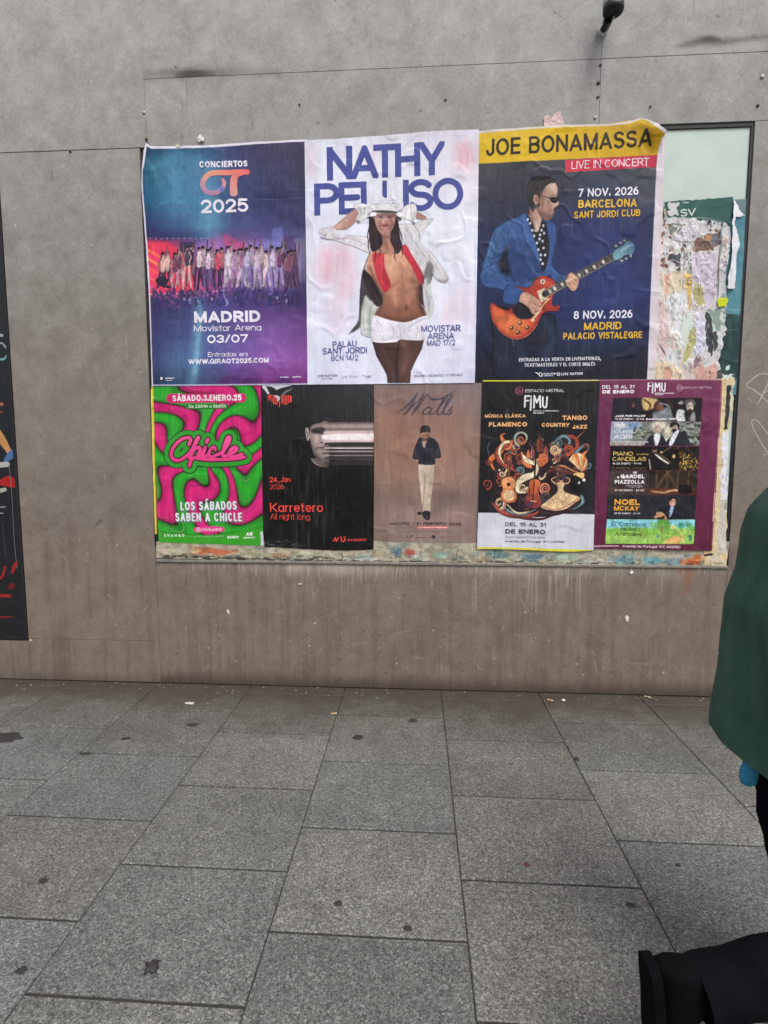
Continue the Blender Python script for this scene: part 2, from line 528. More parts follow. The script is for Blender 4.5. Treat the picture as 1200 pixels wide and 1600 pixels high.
def mesh_from_art(art, name, mat, parent, to_px, off, seed=0, extra=None, label=None, gain=1.0, level=.5, attr='Col', flat=False):
    ny, nx = art.ny, art.nx; N = ny * nx
    a = art.a
    ins = a >= level
    gid = np.arange(N).reshape(ny, nx)
    c = [gid[:-1, :-1], gid[:-1, 1:], gid[1:, 1:], gid[1:, :-1]]
    e = [N + gid[:-1, :-1], 2 * N + gid[:-1, 1:], N + gid[1:, :-1], 2 * N + gid[:-1, :-1]]
    I = [ins[:-1, :-1], ins[:-1, 1:], ins[1:, 1:], ins[1:, :-1]]
    case = I[0] * 1 + I[1] * 2 + I[2] * 4 + I[3] * 8
    loops = []; sizes = []
    for k in range(1, 16):
        m = case == k
        if not m.any(): continue
        seq = []
        for q in range(4):
            b0 = (k >> q) & 1; b1 = (k >> ((q + 1) % 4)) & 1
            if b0: seq.append(c[q][m])
            if b0 != b1: seq.append(e[q][m])
        F = np.stack(seq[::-1], axis=1)
        loops.append(F.ravel()); sizes.append(np.full(len(F), F.shape[1], np.int32))
    loops = np.concatenate(loops); sizes = np.concatenate(sizes)
    used, inv = np.unique(loops, return_inverse=True)
    typ = used // N; base = used % N; i = base // nx; j = base % nx
    af = a.ravel(); X = np.empty(len(used)); Y = np.empty(len(used)); C = np.empty((len(used), 3))
    cf = art.rgb.reshape(-1, 3)
    g = typ == 0
    X[g] = art.xs[j[g]]; Y[g] = art.ys[i[g]]; C[g] = cf[base[g]]
    for ty, st in ((1, 1), (2, nx)):
        g = typ == ty
        b0 = base[g]; b1 = b0 + st
        t = np.clip((level - af[b0]) / np.where(af[b1] == af[b0], 1, af[b1] - af[b0]), .02, .98)
        x0, y0 = art.xs[b0 % nx], art.ys[b0 // nx]; x1, y1 = art.xs[b1 % nx], art.ys[b1 // nx]
        X[g] = x0 + t * (x1 - x0); Y[g] = y0 + t * (y1 - y0)
        C[g] = np.where((af[b0] >= level)[:, None], cf[b0], cf[b1])
    px, py = to_px(X, Y)
    P = on_wall(px, py, off)
    dz = 0.0 if flat else wrinkle(px, py, seed)
    if extra is not None: dz = dz + extra(px, py)
    P[:, 1] -= dz
    o = new_obj(name, P, inv, sizes, mat, parent, True)
    at = o.data.color_attributes.new(attr, 'FLOAT_COLOR', 'POINT')
    rgba = np.ones((len(used), 4), np.float32); rgba[:, :3] = lin(C) * gain
    at.data.foreach_set('color', rgba.ravel())
    if label: o['label'] = label
    return o


# ---------------------------------------------------------------- materials
def mat_new(name):
    m = bpy.data.materials.new(name); m.use_nodes = True
    nt = m.node_tree
    return m, nt, nt.nodes['Principled BSDF']


def N_(nt, typ, **kw):
    n = nt.nodes.new(typ)
    for k, v in kw.items(): setattr(n, k, v)
    return n


def noise(nt, vec, scale, detail=3, rough=.55, dist=0.0):
    n = N_(nt, 'ShaderNodeTexNoise'); n.inputs['Scale'].default_value = scale
    n.inputs['Detail'].default_value = detail; n.inputs['Roughness'].default_value = rough; n.inputs['Distortion'].default_value = dist
    nt.links.new(vec, n.inputs['Vector']); return n.outputs['Fac']


def mapped(nt, scale=(1, 1, 1), loc=(0, 0, 0)):
    g = N_(nt, 'ShaderNodeNewGeometry'); m = N_(nt, 'ShaderNodeMapping')
    m.inputs['Scale'].default_value = scale; m.inputs['Location'].default_value = loc
    nt.links.new(g.outputs['Position'], m.inputs['Vector']); return m.outputs[0]


def ramp(nt, fac, stops):
    r = N_(nt, 'ShaderNodeValToRGB')
    while len(r.color_ramp.elements) < len(stops): r.color_ramp.elements.new(.5)
    for el, (p, c) in zip(r.color_ramp.elements, stops):
        el.position = p; el.color = (c, c, c, 1) if not hasattr(c, '__len__') else (*c, 1)
    nt.links.new(fac, r.inputs[0]); return r.outputs[0]


def mix(nt, a, b, fac, blend='MIX'):
    m = N_(nt, 'ShaderNodeMix', data_type='RGBA', blend_type=blend)
    for sock, v in ((m.inputs[0], fac), (m.inputs[6], a), (m.inputs[7], b)):
        if isinstance(v, (int, float)): sock.default_value = v
        elif isinstance(v, tuple): sock.default_value = (*v, 1)
        else: nt.links.new(v, sock)
    return m.outputs[2]


def math_(nt, op, a, b=0.0):
    m = N_(nt, 'ShaderNodeMath', operation=op)
    for k, v in enumerate((a, b)):
        if isinstance(v, (int, float)): m.inputs[k].default_value = v
        else: nt.links.new(v, m.inputs[k])
    return m.outputs[0]


def bump(nt, bsdf, h, strength, dist):
    b = N_(nt, 'ShaderNodeBump'); b.inputs['Strength'].default_value = strength; b.inputs['Distance'].default_value = dist
    nt.links.new(h, b.inputs['Height']); nt.links.new(b.outputs[0], bsdf.inputs['Normal']); return b


def make_print(name, streak=.06, rough=.5):
    m, nt, b = mat_new(name)
    at = N_(nt, 'ShaderNodeVertexColor', layer_name='Col')
    v = mapped(nt, (1, 1, 1))
    vs = mapped(nt, (44, 44, 3.2))
    n1 = noise(nt, v, 9, 4); n2 = noise(nt, vs, 1.0, 4, .7, .6); n3 = noise(nt, v, 260, 2)
    c = mix(nt, at.outputs[0], ramp(nt, n1, [(.3, .9), (.7, 1.06)]), 1.0, 'MULTIPLY')
    c = mix(nt, c, ramp(nt, n3, [(.3, .93), (.7, 1.06)]), 1.0, 'MULTIPLY')
    st = math_(nt, 'MULTIPLY', math_(nt, 'MULTIPLY', ramp(nt, n2, [(.52, 0.0), (.78, 1.0)]), ramp(nt, noise(nt, v, 4, 3), [(.4, .2), (.65, 2.2)])), streak)
    c = mix(nt, c, (.62, .6, .6), st)
    nt.links.new(c, b.inputs['Base Color'])
    nt.links.new(ramp(nt, n1, [(.3, rough - .08), (.7, rough + .12)]), b.inputs['Roughness'])
    b.inputs['Specular IOR Level'].default_value = .2
    hsum = math_(nt, 'ADD', math_(nt, 'MULTIPLY', noise(nt, mapped(nt, (34, 34, 3)), 1.0, 4, .6), 1.0), math_(nt, 'MULTIPLY', noise(nt, v, 26, 4), .7))
    bump(nt, b, hsum, .35, .006)
    return m


def simple_mat(name, col, rough=.6, metal=0.0, var=.12, scale=40, bmp=.15):
    m, nt, b = mat_new(name)
    v = mapped(nt)
    n = noise(nt, v, scale, 4)
    c = mix(nt, tuple(x * (1 - var) for x in col), tuple(min(1, x * (1 + var)) for x in col), ramp(nt, n, [(.3, 0.0), (.7, 1.0)]))
    nt.links.new(c, b.inputs['Base Color'])
    b.inputs['Roughness'].default_value = rough; b.inputs['Metallic'].default_value = metal
    if bmp: bump(nt, b, noise(nt, v, scale * 4, 3), bmp, .002)
    return m


M_PRINT = make_print('printed_paper', .035)
M_INK = make_print('printing_ink', .02, .46)

# ================================================================ THE SETTING
# ---- cladding material: smooth cement board, mottled, darker and browner towards the street
def make_facade():
    m, nt, b = mat_new('cement_board')
    v = mapped(nt)
    cloud = noise(nt, v, 5.5, 5, .62, .4); cloud2 = noise(nt, mapped(nt, (1, 1, 1), (7, 3, 5)), 15, 5, .62, .3)
    fine = noise(nt, v, 70, 4, .6); grit = noise(nt, v, 330, 2, .6)
    vert = noise(nt, mapped(nt, (26, 26, 1.3)), 1.0, 4, .6)
    sep = N_(nt, 'ShaderNodeSeparateXYZ'); g = N_(nt, 'ShaderNodeNewGeometry'); nt.links.new(g.outputs['Position'], sep.inputs[0])
    zz = math_(nt, 'ADD', sep.outputs['Z'], math_(nt, 'MULTIPLY', math_(nt, 'SUBTRACT', cloud, .5), 1.2))
    zt = math_(nt, 'MULTIPLY', zz, 1 / 4.2)
    base = ramp(nt, zt, [(.0, (.182, .143, .115)), (.20, (.192, .155, .127)), (.50, (.214, .194, .174)), (.80, (.300, .293, .281)), (1.0, (.370, .367, .356))])
    c = mix(nt, base, ramp(nt, cloud, [(.25, .84), (.5, 1.0), (.78, 1.14)]), 1.0, 'MULTIPLY')
    c = mix(nt, c, ramp(nt, cloud2, [(.25, .87), (.5, 1.0), (.75, 1.14)]), 1.0, 'MULTIPLY')
    c = mix(nt, c, ramp(nt, fine, [(.25, .88), (.75, 1.12)]), 1.0, 'MULTIPLY')
    c = mix(nt, c, ramp(nt, grit, [(.25, .82), (.75, 1.18)]), 1.0, 'MULTIPLY')
    low = ramp(nt, zt, [(.0, 1.0), (.20, .8), (.3, 0.0)])
    c = mix(nt, c, mix(nt, c, ramp(nt, vert, [(.34, .82), (.52, 1.01), (.7, 1.06)]), 1.0, 'MULTIPLY'), low)
    at = N_(nt, 'ShaderNodeVertexColor', layer_name='StainShade')
    c = mix(nt, c, at.outputs['Color'], at.outputs['Alpha'])
    nt.links.new(c, b.inputs['Base Color'])
    nt.links.new(ramp(nt, cloud2, [(.3, .62), (.7, .8)]), b.inputs['Roughness'])
    b.inputs['Specular IOR Level'].default_value = .25
    bump(nt, b, math_(nt, 'ADD', math_(nt, 'MULTIPLY', fine, .6), math_(nt, 'MULTIPLY', grit, .35)), .22, .004)
    return m


M_FACADE = make_facade()
M_JOINT = simple_mat('dark_joint', (.12, .112, .104), .9, 0, .2, 30, 0)

facade = empty('facade_wall', (0, WALL_Y, 0), 'tall mottled grey cement board wall that carries all the posters', 'wall')
bk = MB(); bk.box((-8.0, WALL_Y + .02, -.05), (8.0, WALL_Y + .4, 8.0)); bk.build('backing_wall', M_JOINT, facade)

PANELS = []


def panel(x0, x1, z0, z1, cell=.012, paint=None, label=None, ch=.0011):
    art = Art(x0, -z1, x1, -z0, cell)
    if paint: paint(art)
    ny, nx = art.ny, art.nx
    X, Z = np.meshgrid(art.xs, -art.ys)
    Yd = np.full(X.shape, WALL_Y); Yd[0, :] += ch; Yd[-1, :] += ch; Yd[:, 0] += ch; Yd[:, -1] += ch
    # the outermost ring is a small chamfer
    xs = art.xs.copy(); zs = -art.ys.copy()
    xs[1] = xs[0] + ch; xs[-2] = xs[-1] - ch; zs[1] = zs[0] - ch; zs[-2] = zs[-1] + ch
    X, Z = np.meshgrid(xs, zs)
    V = np.stack([X, Yd, Z], -1).reshape(-1, 3)
    gid = np.arange(nx * ny).reshape(ny, nx)
    q = np.stack([gid[:-1, :-1], gid[1:, :-1], gid[1:, 1:], gid[:-1, 1:]], -1).reshape(-1, 4)
    ring = np.concatenate([gid[0, :-1], gid[:-1, -1], gid[-1, :0:-1], gid[:0:-1, 0]])
    back = V[ring].copy(); back[:, 1] = WALL_Y + .014
    nb = len(ring); bi = np.arange(nb) + nx * ny
    sk = np.stack([ring, np.roll(ring, -1), np.roll(bi, -1), bi], -1)
    F = np.concatenate([q, sk])
    o = new_obj('wall_panel', np.concatenate([V, back]), F.ravel(), np.full(len(F), 4), M_FACADE, facade, False)
    at = o.data.color_attributes.new('StainShade', 'FLOAT_COLOR', 'POINT')
    c = np.zeros((len(V) + nb, 4), np.float32)
    c[:nx * ny, :3] = lin(art.rgb).reshape(-1, 3); c[:nx * ny, 3] = art.a.ravel()
    at.data.foreach_set('color', c.ravel())
    if label: o['label'] = label
    PANELS.append(o)
    return o


def PW(pts):
    """photo points -> (x, -z) on the wall for painting stains and a lamp shadow"""
    return [(wx(*p)[0], -wx(*p)[1]) for p in pts]


rs = np.random.RandomState(3)


def paint_upper_left(a):
    scratches(a, 60, 1)
    for k in range(10):                                                # faint wiped patches
        x, z = rs.uniform(-3, -1.7), rs.uniform(3.4, 4.3)
        a.ell(x, -z, rs.uniform(.05, .2), rs.uniform(.04, .1), (172, 170, 166), rs.uniform(0, 180), .08, .1)


def paint_upper_mid(a):
    scratches(a, 70, 2)
    a.line(PW([(228, 116), (280, 113), (340, 112), (440, 109)]), [.012, .045, .035, .004], (70, 66, 62), .03, alpha=.5)
    a.line(PW([(276, 116), (300, 114), (335, 114)]), [.016, .034, .012], (52, 49, 46), .012, alpha=.8)
    X, Y = a.XY()
    a.line(PW([(900, 70), (925, 30), (930, 0)]), .12, (88, 83, 80), .12, alpha=.12)  # pale cast shadow left of the lamp, painted into the panel colour


def paint_upper_right(a):
    scratches(a, 50, 3)
    a.line(PW([(1058, 73), (1085, 66), (1105, 63), (1130, 65), (1200, 57)]), [.01, .035, .05, .03, .012], (66, 60, 57), .02, alpha=.72)
    a.line(PW([(1095, 62), (1112, 60), (1125, 62)]), [.01, .03, .01], (44, 40, 38), .012, alpha=.6)


def paint_band_left(a):
    scratches(a, 30, 6)
    a.line(PW([(286, 121), (284, 224)]), .003, (84, 80, 76), .003, alpha=.5, smooth=False)
    a.line(PW([(291, 121), (296, 224)]), .003, (84, 80, 76), .003, alpha=.45, smooth=False)
    a.line(PW([(696, 140), (695, 206)]), .003, (92, 88, 84), .003, alpha=.6, smooth=False)
    a.line(PW([(228, 128), (290, 122), (440, 118)]), .02, (100, 96, 92), .02, alpha=.3)


def paint_left(a):
    scratches(a, 90, 4)
    for k in range(26):
        x, z = rs.uniform(-2.45, -1.65), rs.uniform(.3, 3.2)
        d = rs.rand() < .5
        a.ell(x, -z, rs.uniform(.03, .14), rs.uniform(.03, .1), (150, 142, 134) if d else (84, 76, 70), rs.uniform(0, 180), .07, .12)
    a.line(PW([(148, 822), (156, 815), (160, 812)]), [.004, .012, .003], (45, 42, 40), .004, alpha=.8)
    for k in range(14):
        x, z = rs.uniform(-2.45, -1.65), rs.uniform(.3, 3.2); t = rs.uniform(0, 3)
        l = rs.uniform(.02, .09)
        a.line([(x, -z), (x + l * math.cos(t), -z + l * math.sin(t))], .004, (176, 170, 162), .004, alpha=.3)


def paint_lower(a):
    scratches(a, 120, 5)
    z0 = .812
    # paste that has run down from the old posters: narrow pale drips of uneven length
    X, Y = a.XY()
    dens = [(-1.66, .25), (-1.2, .5), (-.95, .45), (-.8, .8), (-.5, 1.0), (-.2, .9), (.1, .6), (.4, .7), (.7, 1.0), (.95, .8), (1.2, .5), (1.5, .55), (1.86, .3)]
    dx, dv = zip(*dens)
    n = 760
    for k in range(n):
        x = rs.uniform(-1.66, 1.87); dd = np.interp(x, dx, dv)
        if rs.rand() > dd: continue
        l = rs.gamma(1.4, .026) * (0.4 + dd) * (2.2 if rs.rand() < .06 else 1) + .006
        w = rs.uniform(.003, .009)
        c = (188, 176, 160) if rs.rand() < .75 else (206, 202, 194)
        a.line([(x, -z0), (x + rs.normal(0, .002), -z0 + l * .6), (x + rs.normal(0, .003), -z0 + l)], [w, w * .8, w * .3], c, .003, alpha=rs.uniform(.08, .38), sub=2)
    for k in range(60):                                                # wide faint wash under the sill
        x = rs.uniform(-1.6, 1.85); dd = np.interp(x, dx, dv)
        a.ell(x, -z0 + .02, rs.uniform(.03, .1), rs.uniform(.02, .06), (186, 176, 162), 0, .05, .16 * dd)
    for (px, py, l) in [(740, 905, .3), (838, 880, .42), (890, 900, .1), (905, 895, .36), (858, 900, .22), (452, 880, .12), (490, 925, .08), (566, 890, .13), (617, 890, .13), (830, 890, .28), (872, 893, .2)]:
        x, z = wx(px, py)
        for q in range(3):
            xx = x + rs.normal(0, .012)
            a.line([(xx, -z), (xx + rs.normal(0, .004), -z + l * rs.uniform(.6, 1))], [.006, .002], (190, 180, 166), .003, alpha=.32)
    for k in range(46):                                                # dark run marks lower down
        x = rs.uniform(-1.6, 1.85); z = rs.uniform(.15, .5); l = rs.uniform(.06, .22)
        a.line([(x, -z), (x + rs.normal(0, .004), -z + l)], [.003, .006, .002][:2], (60, 48, 40), .004, alpha=rs.uniform(.12, .4))
    for k in range(34):
        x = rs.uniform(-1.6, 1.85); z = rs.uniform(.03, .6)
        a.ell(x, -z, rs.uniform(.003, .007), rs.uniform(.003, .006), (196, 188, 176) if rs.rand() < .6 else (52, 44, 38), rs.uniform(0, 90), .003, .8)
    a.line(PW([(540, 1011), (556, 1007), (574, 1004)]), .004, (170, 158, 144), .003, alpha=.7)
    a.line(PW([(374, 985), (376, 1066)]), .003, (70, 60, 54), .003, alpha=.4, smooth=False)
    a.line(PW([(470, 912), (471, 1060)]), .003, (150, 140, 130), .003, alpha=.35, smooth=False)
    a.line(PW([(897, 890), (897, 960)]), .004, (64, 54, 48), .003, alpha=.6, smooth=False)
    a.line(PW([(1062, 880), (1075, 895), (1070, 930)]), [.05, .06, .01], (150, 84, 50), .04, alpha=.35)
    # soil splashed up along the pavement
    m = sstep(.13, .0, -Y + .03 * (fbm(X * 14, Y * 8, 4, 3) - .5)) * .75
    a.over(m, (58, 48, 42))


def scratches(a, n, seed):
    r_ = np.random.RandomState(seed); x0, x1, y0, y1 = a.xs[0], a.xs[-1], a.ys[0], a.ys[-1]
    x0, x1, y0 = max(x0, -2.9), min(x1, 2.4), max(y0, -4.4)
    for k in range(n):
        x, y = r_.uniform(x0, x1), r_.uniform(y0, y1); t = r_.normal(1.57, .5) if r_.rand() < .6 else r_.uniform(0, 3); l = r_.gamma(1.5, .04)
        c = (188, 184, 178) if r_.rand() < .5 else (82, 76, 70)
        a.line([(x, y), (x + l * .5 * math.cos(t) + r_.normal(0, .004), y + l * .5 * math.sin(t)), (x + l * math.cos(t), y + l * math.sin(t))], [.002, .005, .001], c, .004, alpha=r_.uniform(.15, .5), sub=2)
    for k in range(n // 2):
        x, y = r_.uniform(x0, x1), r_.uniform(y0, y1); a.ell(x, y, r_.uniform(.003, .008), r_.uniform(.003, .007), (70, 64, 60) if r_.rand() < .6 else (196, 192, 186), 0, .003, r_.uniform(.3, .8))


def paint_under(a):
    X, Y = a.XY()
    m = sstep(.08, .0, -Y + .04 * (fbm(X * 14, Y * 8, 9, 3) - .5)) * .5
    a.over(m, (58, 50, 44))


g = .0008
panel(-8.0, -3.6, 3.337, 8.0, .2); panel(-3.6 + g, -1.629 - .0003, 3.337, 8.0, .016, paint_upper_left, ch=.0004)
panel(-2.566 + g, -1.672 - g, .286, 3.332, .012, paint_left)
panel(-2.566 + g, -1.672 - g, .006, .284, .012, paint_under)
panel(-8.0, -2.566 - g, .006, .268, .03, paint_under)
panel(-1.629 + .0003, 1.030 - g, 3.7195, 8.0, .014, paint_upper_mid, ch=.0004)
panel(1.030 + g, 3.6, 3.7195, 8.0, .012, paint_upper_right); panel(3.6 + 2 * g, 8.0, 3.7195, 8.0, .2)
panel(-1.629 + g, 1.030 - g, 3.300, 3.717, .010, paint_band_left)
panel(1.030 + g, 3.6, 3.359, 3.717, .012, lambda a: scratches(a, 24, 9))
panel(1.889, 3.6, .006, 3.3565, .010, lambda a: scratches(a, 70, 8))
panel(-1.672 + g, 1.889 - g, .006, .808, .0055, paint_lower)

# ---- pavement: granite slabs in half-bond columns
def make_granite():
    m, nt, b = mat_new('granite_slab')
    v = mapped(nt)
    vor = N_(nt, 'ShaderNodeTexVoronoi', feature='F1'); vor.inputs['Scale'].default_value = 175
    nt.links.new(v, vor.inputs['Vector'])
    vor2 = N_(nt, 'ShaderNodeTexVoronoi', feature='F1'); vor2.inputs['Scale'].default_value = 280
    nt.links.new(v, vor2.inputs['Vector'])
    s1 = N_(nt, 'ShaderNodeSeparateColor'); nt.links.new(vor.outputs['Color'], s1.inputs[0])
    s2 = N_(nt, 'ShaderNodeSeparateColor'); nt.links.new(vor2.outputs['Color'], s2.inputs[0])
    gr1 = ramp(nt, s1.outputs[0], [(0, .028), (.22, .078), (.55, .132), (.85, .19), (1, .36)])
    gr2 = ramp(nt, s2.outputs[0], [(0, .03), (.4, .105), (.8, .175), (1, .34)])
    c = mix(nt, gr1, gr2, .5)
    c = mix(nt, c, (1.0, 1.015, .96), 1.0, 'MULTIPLY')
    cl = noise(nt, v, 2.2, 5, .6); cl2 = noise(nt, mapped(nt, (1, 1, 1), (3, 1, 2)), 11, 4, .6)
    c = mix(nt, c, ramp(nt, cl, [(.3, .82), (.7, 1.16)]), 1.0, 'MULTIPLY')
    c = mix(nt, c, ramp(nt, cl2, [(.3, .88), (.7, 1.1)]), 1.0, 'MULTIPLY')
    at = N_(nt, 'ShaderNodeVertexColor', layer_name='Tint')
    c = mix(nt, c, at.outputs[0], 1.0, 'MULTIPLY')
    sep = N_(nt, 'ShaderNodeSeparateXYZ'); g_ = N_(nt, 'ShaderNodeNewGeometry'); nt.links.new(g_.outputs['Position'], sep.inputs[0])
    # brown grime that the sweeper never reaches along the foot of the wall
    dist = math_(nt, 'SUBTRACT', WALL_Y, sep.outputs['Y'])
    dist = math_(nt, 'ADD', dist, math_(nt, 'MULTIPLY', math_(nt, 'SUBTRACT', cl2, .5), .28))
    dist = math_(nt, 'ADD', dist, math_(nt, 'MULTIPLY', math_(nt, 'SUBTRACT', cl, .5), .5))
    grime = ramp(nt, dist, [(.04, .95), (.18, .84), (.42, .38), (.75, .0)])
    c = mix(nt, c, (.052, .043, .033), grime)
    spots = noise(nt, v, 26, 2, .5)
    c = mix(nt, c, (.05, .048, .045), ramp(nt, spots, [(.70, 0.0), (.76, .55)]))
    nt.links.new(c, b.inputs['Base Color'])
    nt.links.new(ramp(nt, cl2, [(.3, .58), (.7, .75)]), b.inputs['Roughness'])
    b.inputs['Specular IOR Level'].default_value = .3
    h = math_(nt, 'ADD', s1.outputs[1], math_(nt, 'MULTIPLY', noise(nt, v, 420, 2), 1.0))
    bump(nt, b, h, .35, .003)
    return m


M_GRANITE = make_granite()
M_DIRT = simple_mat('joint_dirt', (.03, .027, .023), .95, 0, .3, 60, .2)
M_ASPHALT = simple_mat('street_ground', (.09, .088, .084), .9, 0, .25, 60, .2)

PV = MB(); tints = []
SX, SY = .6145, .4745
for ci in range(-14, 14):
    x0 = .165 + SX * ci
    ph = 1.500 if (ci % 2 == 1) else 1.268
    k = -12
    while True:
        y0 = ph + SY * k; y1 = y0 + SY; k += 1
        if y0 > WALL_Y: break
        y1 = min(y1, WALL_Y + .01)
        if y1 - y0 < .03: continue
        g = .0018; gy = .0046; ch = .003
        a0, a1, b0, b1 = x0 + g, x0 + SX - g, y0 + gy, y1 - gy
        dz = random.uniform(-.0006, .0006)
        top = [(a0 + ch, b0 + ch, dz), (a1 - ch, b0 + ch, dz), (a1 - ch, b1 - ch, dz), (a0 + ch, b1 - ch, dz)]
        mid = [(a0, b0, dz - ch), (a1, b0, dz - ch), (a1, b1, dz - ch), (a0, b1, dz - ch)]
        low = [(x, y, -.03) for x, y, z in mid]
        f = [(0, 1, 2, 3)]
        for i in range(4):
            j = (i + 1) % 4
            f.append((4 + i, 4 + j, j, i)); f.append((8 + i, 8 + j, 4 + j, 4 + i))
        PV.add(top + mid + low, f)
        t = random.uniform(.88, 1.09); w = random.uniform(-.015, .02)
        tints += [(t + w, t, t - w, 1)] * 12
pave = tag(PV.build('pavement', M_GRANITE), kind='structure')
at = pave.data.color_attributes.new('Tint', 'FLOAT_COLOR', 'POINT')
at.data.foreach_set('color', np.array(tints, np.float32).ravel())
bed = MB(); bed.box((-8.6, -4.6, -.06), (8.8, WALL_Y + .02, -.0055)); tag(bed.build('pavement_bed', M_DIRT), kind='structure')
gd = MB(); gd.add([(-900, -900, -.05), (900, -900, -.05), (900, 900, -.05), (-900, 900, -.05)], [(0, 1, 2, 3)])
tag(gd.build('ground', M_ASPHALT), kind='structure')

# ---- the shop-window case the posters are pasted over: pale board, dark frame, metal sill
M_FRAME = simple_mat('dark_metal_frame', (.008, .008, .010), .6, 0, .2, 30, .1)
M_BOARD = simple_mat('pale_green_board', (.50, .60, .55), .55, 0, .06, 6, .1)
M_SILL = simple_mat('dull_sill_metal', (.26, .24, .21), .5, .4, .25, 18, .2)
case = empty('display_case', (.1, WALL_Y, .81), 'pale green display board in a dark frame sunk in the wall, posters pasted over it', 'display case')
b_ = MB(); b_.box((-1.654, WALL_Y + .0145, .836), (1.871, WALL_Y + .019, 3.333)); b_.build('back_board', M_BOARD, case)
for a0, a1 in (((1.034, WALL_Y + .006, 3.334), (1.884, WALL_Y + .019, 3.356)), ((-1.669, WALL_Y + .006, .836), (-1.655, WALL_Y + .019, 3.298)),
               ((1.872, WALL_Y + .006, .836), (1.886, WALL_Y + .019, 3.332))):
    b_ = MB(); b_.box(a0, a1, .0015); b_.build('frame_bar', M_FRAME, case)
b_ = MB(); b_.box((-1.669, WALL_Y - .010, .811), (1.884, WALL_Y + .019, .829), .003); b_.build('sill', M_SILL, case)

# ---- black display panel at the left, sprayed and scribbled on
M_BLACK = simple_mat('black_panel', (.010, .011, .014), .35, 0, .3, 14, .1)
bp = empty('black_display_panel', (-4.0, WALL_Y, .278), 'black display panel in a thin frame covered in red, white and orange graffiti', 'display panel')
b_ = MB(); b_.box((-6.0, WALL_Y + .008, .302), (-2.592, WALL_Y + .019, 3.285)); b_.build('black_board', M_BLACK, bp)
b_ = MB(); b_.box((-2.590, WALL_Y - .002, .274), (-2.570, WALL_Y + .019, 3.307), .0015); b_.build('frame_bar', M_FRAME, bp)
b_ = MB(); b_.box((-6.0, WALL_Y - .002, .274), (-2.5925, WALL_Y + .019, .300), .0015); b_.build('frame_bar', M_FRAME, bp)
b_ = MB(); b_.box((-6.0, WALL_Y - .002, 3.287), (-2.5925, WALL_Y + .019, 3.307), .0015); b_.build('frame_bar', M_FRAME, bp)


def flat_art(art, name, parent, off, mat=None, ox=0, oy=0, sc=1.0, **kw):
    return mesh_from_art(art, name, mat or M_INK, parent, lambda X, Y: (ox + X / sc, oy + Y / sc), off, **kw)


def C3(x, y): return x / 2.667, 480 + y / 2.667
ga = Art(-60, 480, 36, 1010, .7)
def gl(pts, w, c, **k): ga.line([C3(*p) for p in pts], [q / 2.667 for q in w] if hasattr(w, '__len__') else w / 2.667, c, **k)
gl([(-30, 110), (8, 118)], 12, (190, 196, 200)); gl([(-40, 190), (0, 150), (22, 165), (34, 190), (33, 236)], 7, (176, 186, 186)); gl([(-30, 205), (10, 218), (26, 205)], 9, (140, 190, 190))
gl([(-60, 405), (8, 404)], 14, (196, 120, 110)); gl([(-60, 440), (6, 436)], 10, (150, 80, 70))
gl([(-50, 470), (0, 540), (44, 612)], [26, 34, 18], (232, 170, 110)); gl([(20, 640), (42, 620), (52, 600)], [10, 30, 14], (90, 130, 190))
gl([(-60, 660), (30, 655)], 22, (214, 214, 206)); gl([(12, 730), (38, 726), (60, 740)], [30, 46, 24], (200, 40, 40)); gl([(-40, 775), (20, 760)], [22, 16], (200, 205, 190))
gl([(-20, 835), (20, 832)], 6, (160, 160, 160)); gl([(-20, 860), (12, 858)], 5, (170, 170, 170)); gl([(36, 650), (48, 760), (60, 980), (72, 1090)], 2.6, (130, 130, 138)); gl([(10, 900), (24, 1040)], 2.5, (90, 92, 98))
gl([(-60, 1110), (0, 1130), (20, 1090), (18, 1080)], [10, 12, 10, 6], (170, 46, 46)); gl([(52, 1105), (60, 1080), (70, 1064)], [12, 16, 10], (178, 50, 48)); gl([(-60, 1200), (40, 1203)], 14, (176, 52, 50))
gl([(42, 1165), (52, 1160)], 22, (120, 40, 40)); gl([(-60, 1300), (10, 1292), (50, 1290)], [10, 8, 5], (150, 46, 46))
ga.rgb *= .8
flat_art(ga, 'graffiti_strokes', bp, -.0072, level=.5, flat=True)

# ---- grey-white tag sprayed on the wall at the right
def C7(x, y): return 1130 + x / 8.886, 540 + y / 8.886
gw = Art(1160, 570, 1300, 760, .45)
def gl2(pts, w): gw.line([C7(*p) for p in pts], w / 8.886, (176, 168, 158), alpha=1)
gl2([(480, 810), (560, 660), (620, 520), (640, 430), (590, 392), (500, 400), (400, 470), (320, 560), (420, 610), (520, 690), (640, 800), (760, 850)], 16)
gl2([(540, 690), (620, 620), (760, 560), (900, 620)], 15)
gl2([(700, 1600), (560, 1400), (440, 1190), (395, 1070), (430, 1025), (500, 1070), (620, 1230), (760, 1420)], 14)
gl2([(560, 1520), (640, 1505), (800, 1500)], 12); gl2([(345, 730), (400, 785)], 9)
go = flat_art(gw, 'graffiti_tag', None, .0006, flat=True)
tag(go, 'thin pale grey spray tag of loops on the bare wall beside the display case', 'graffiti')

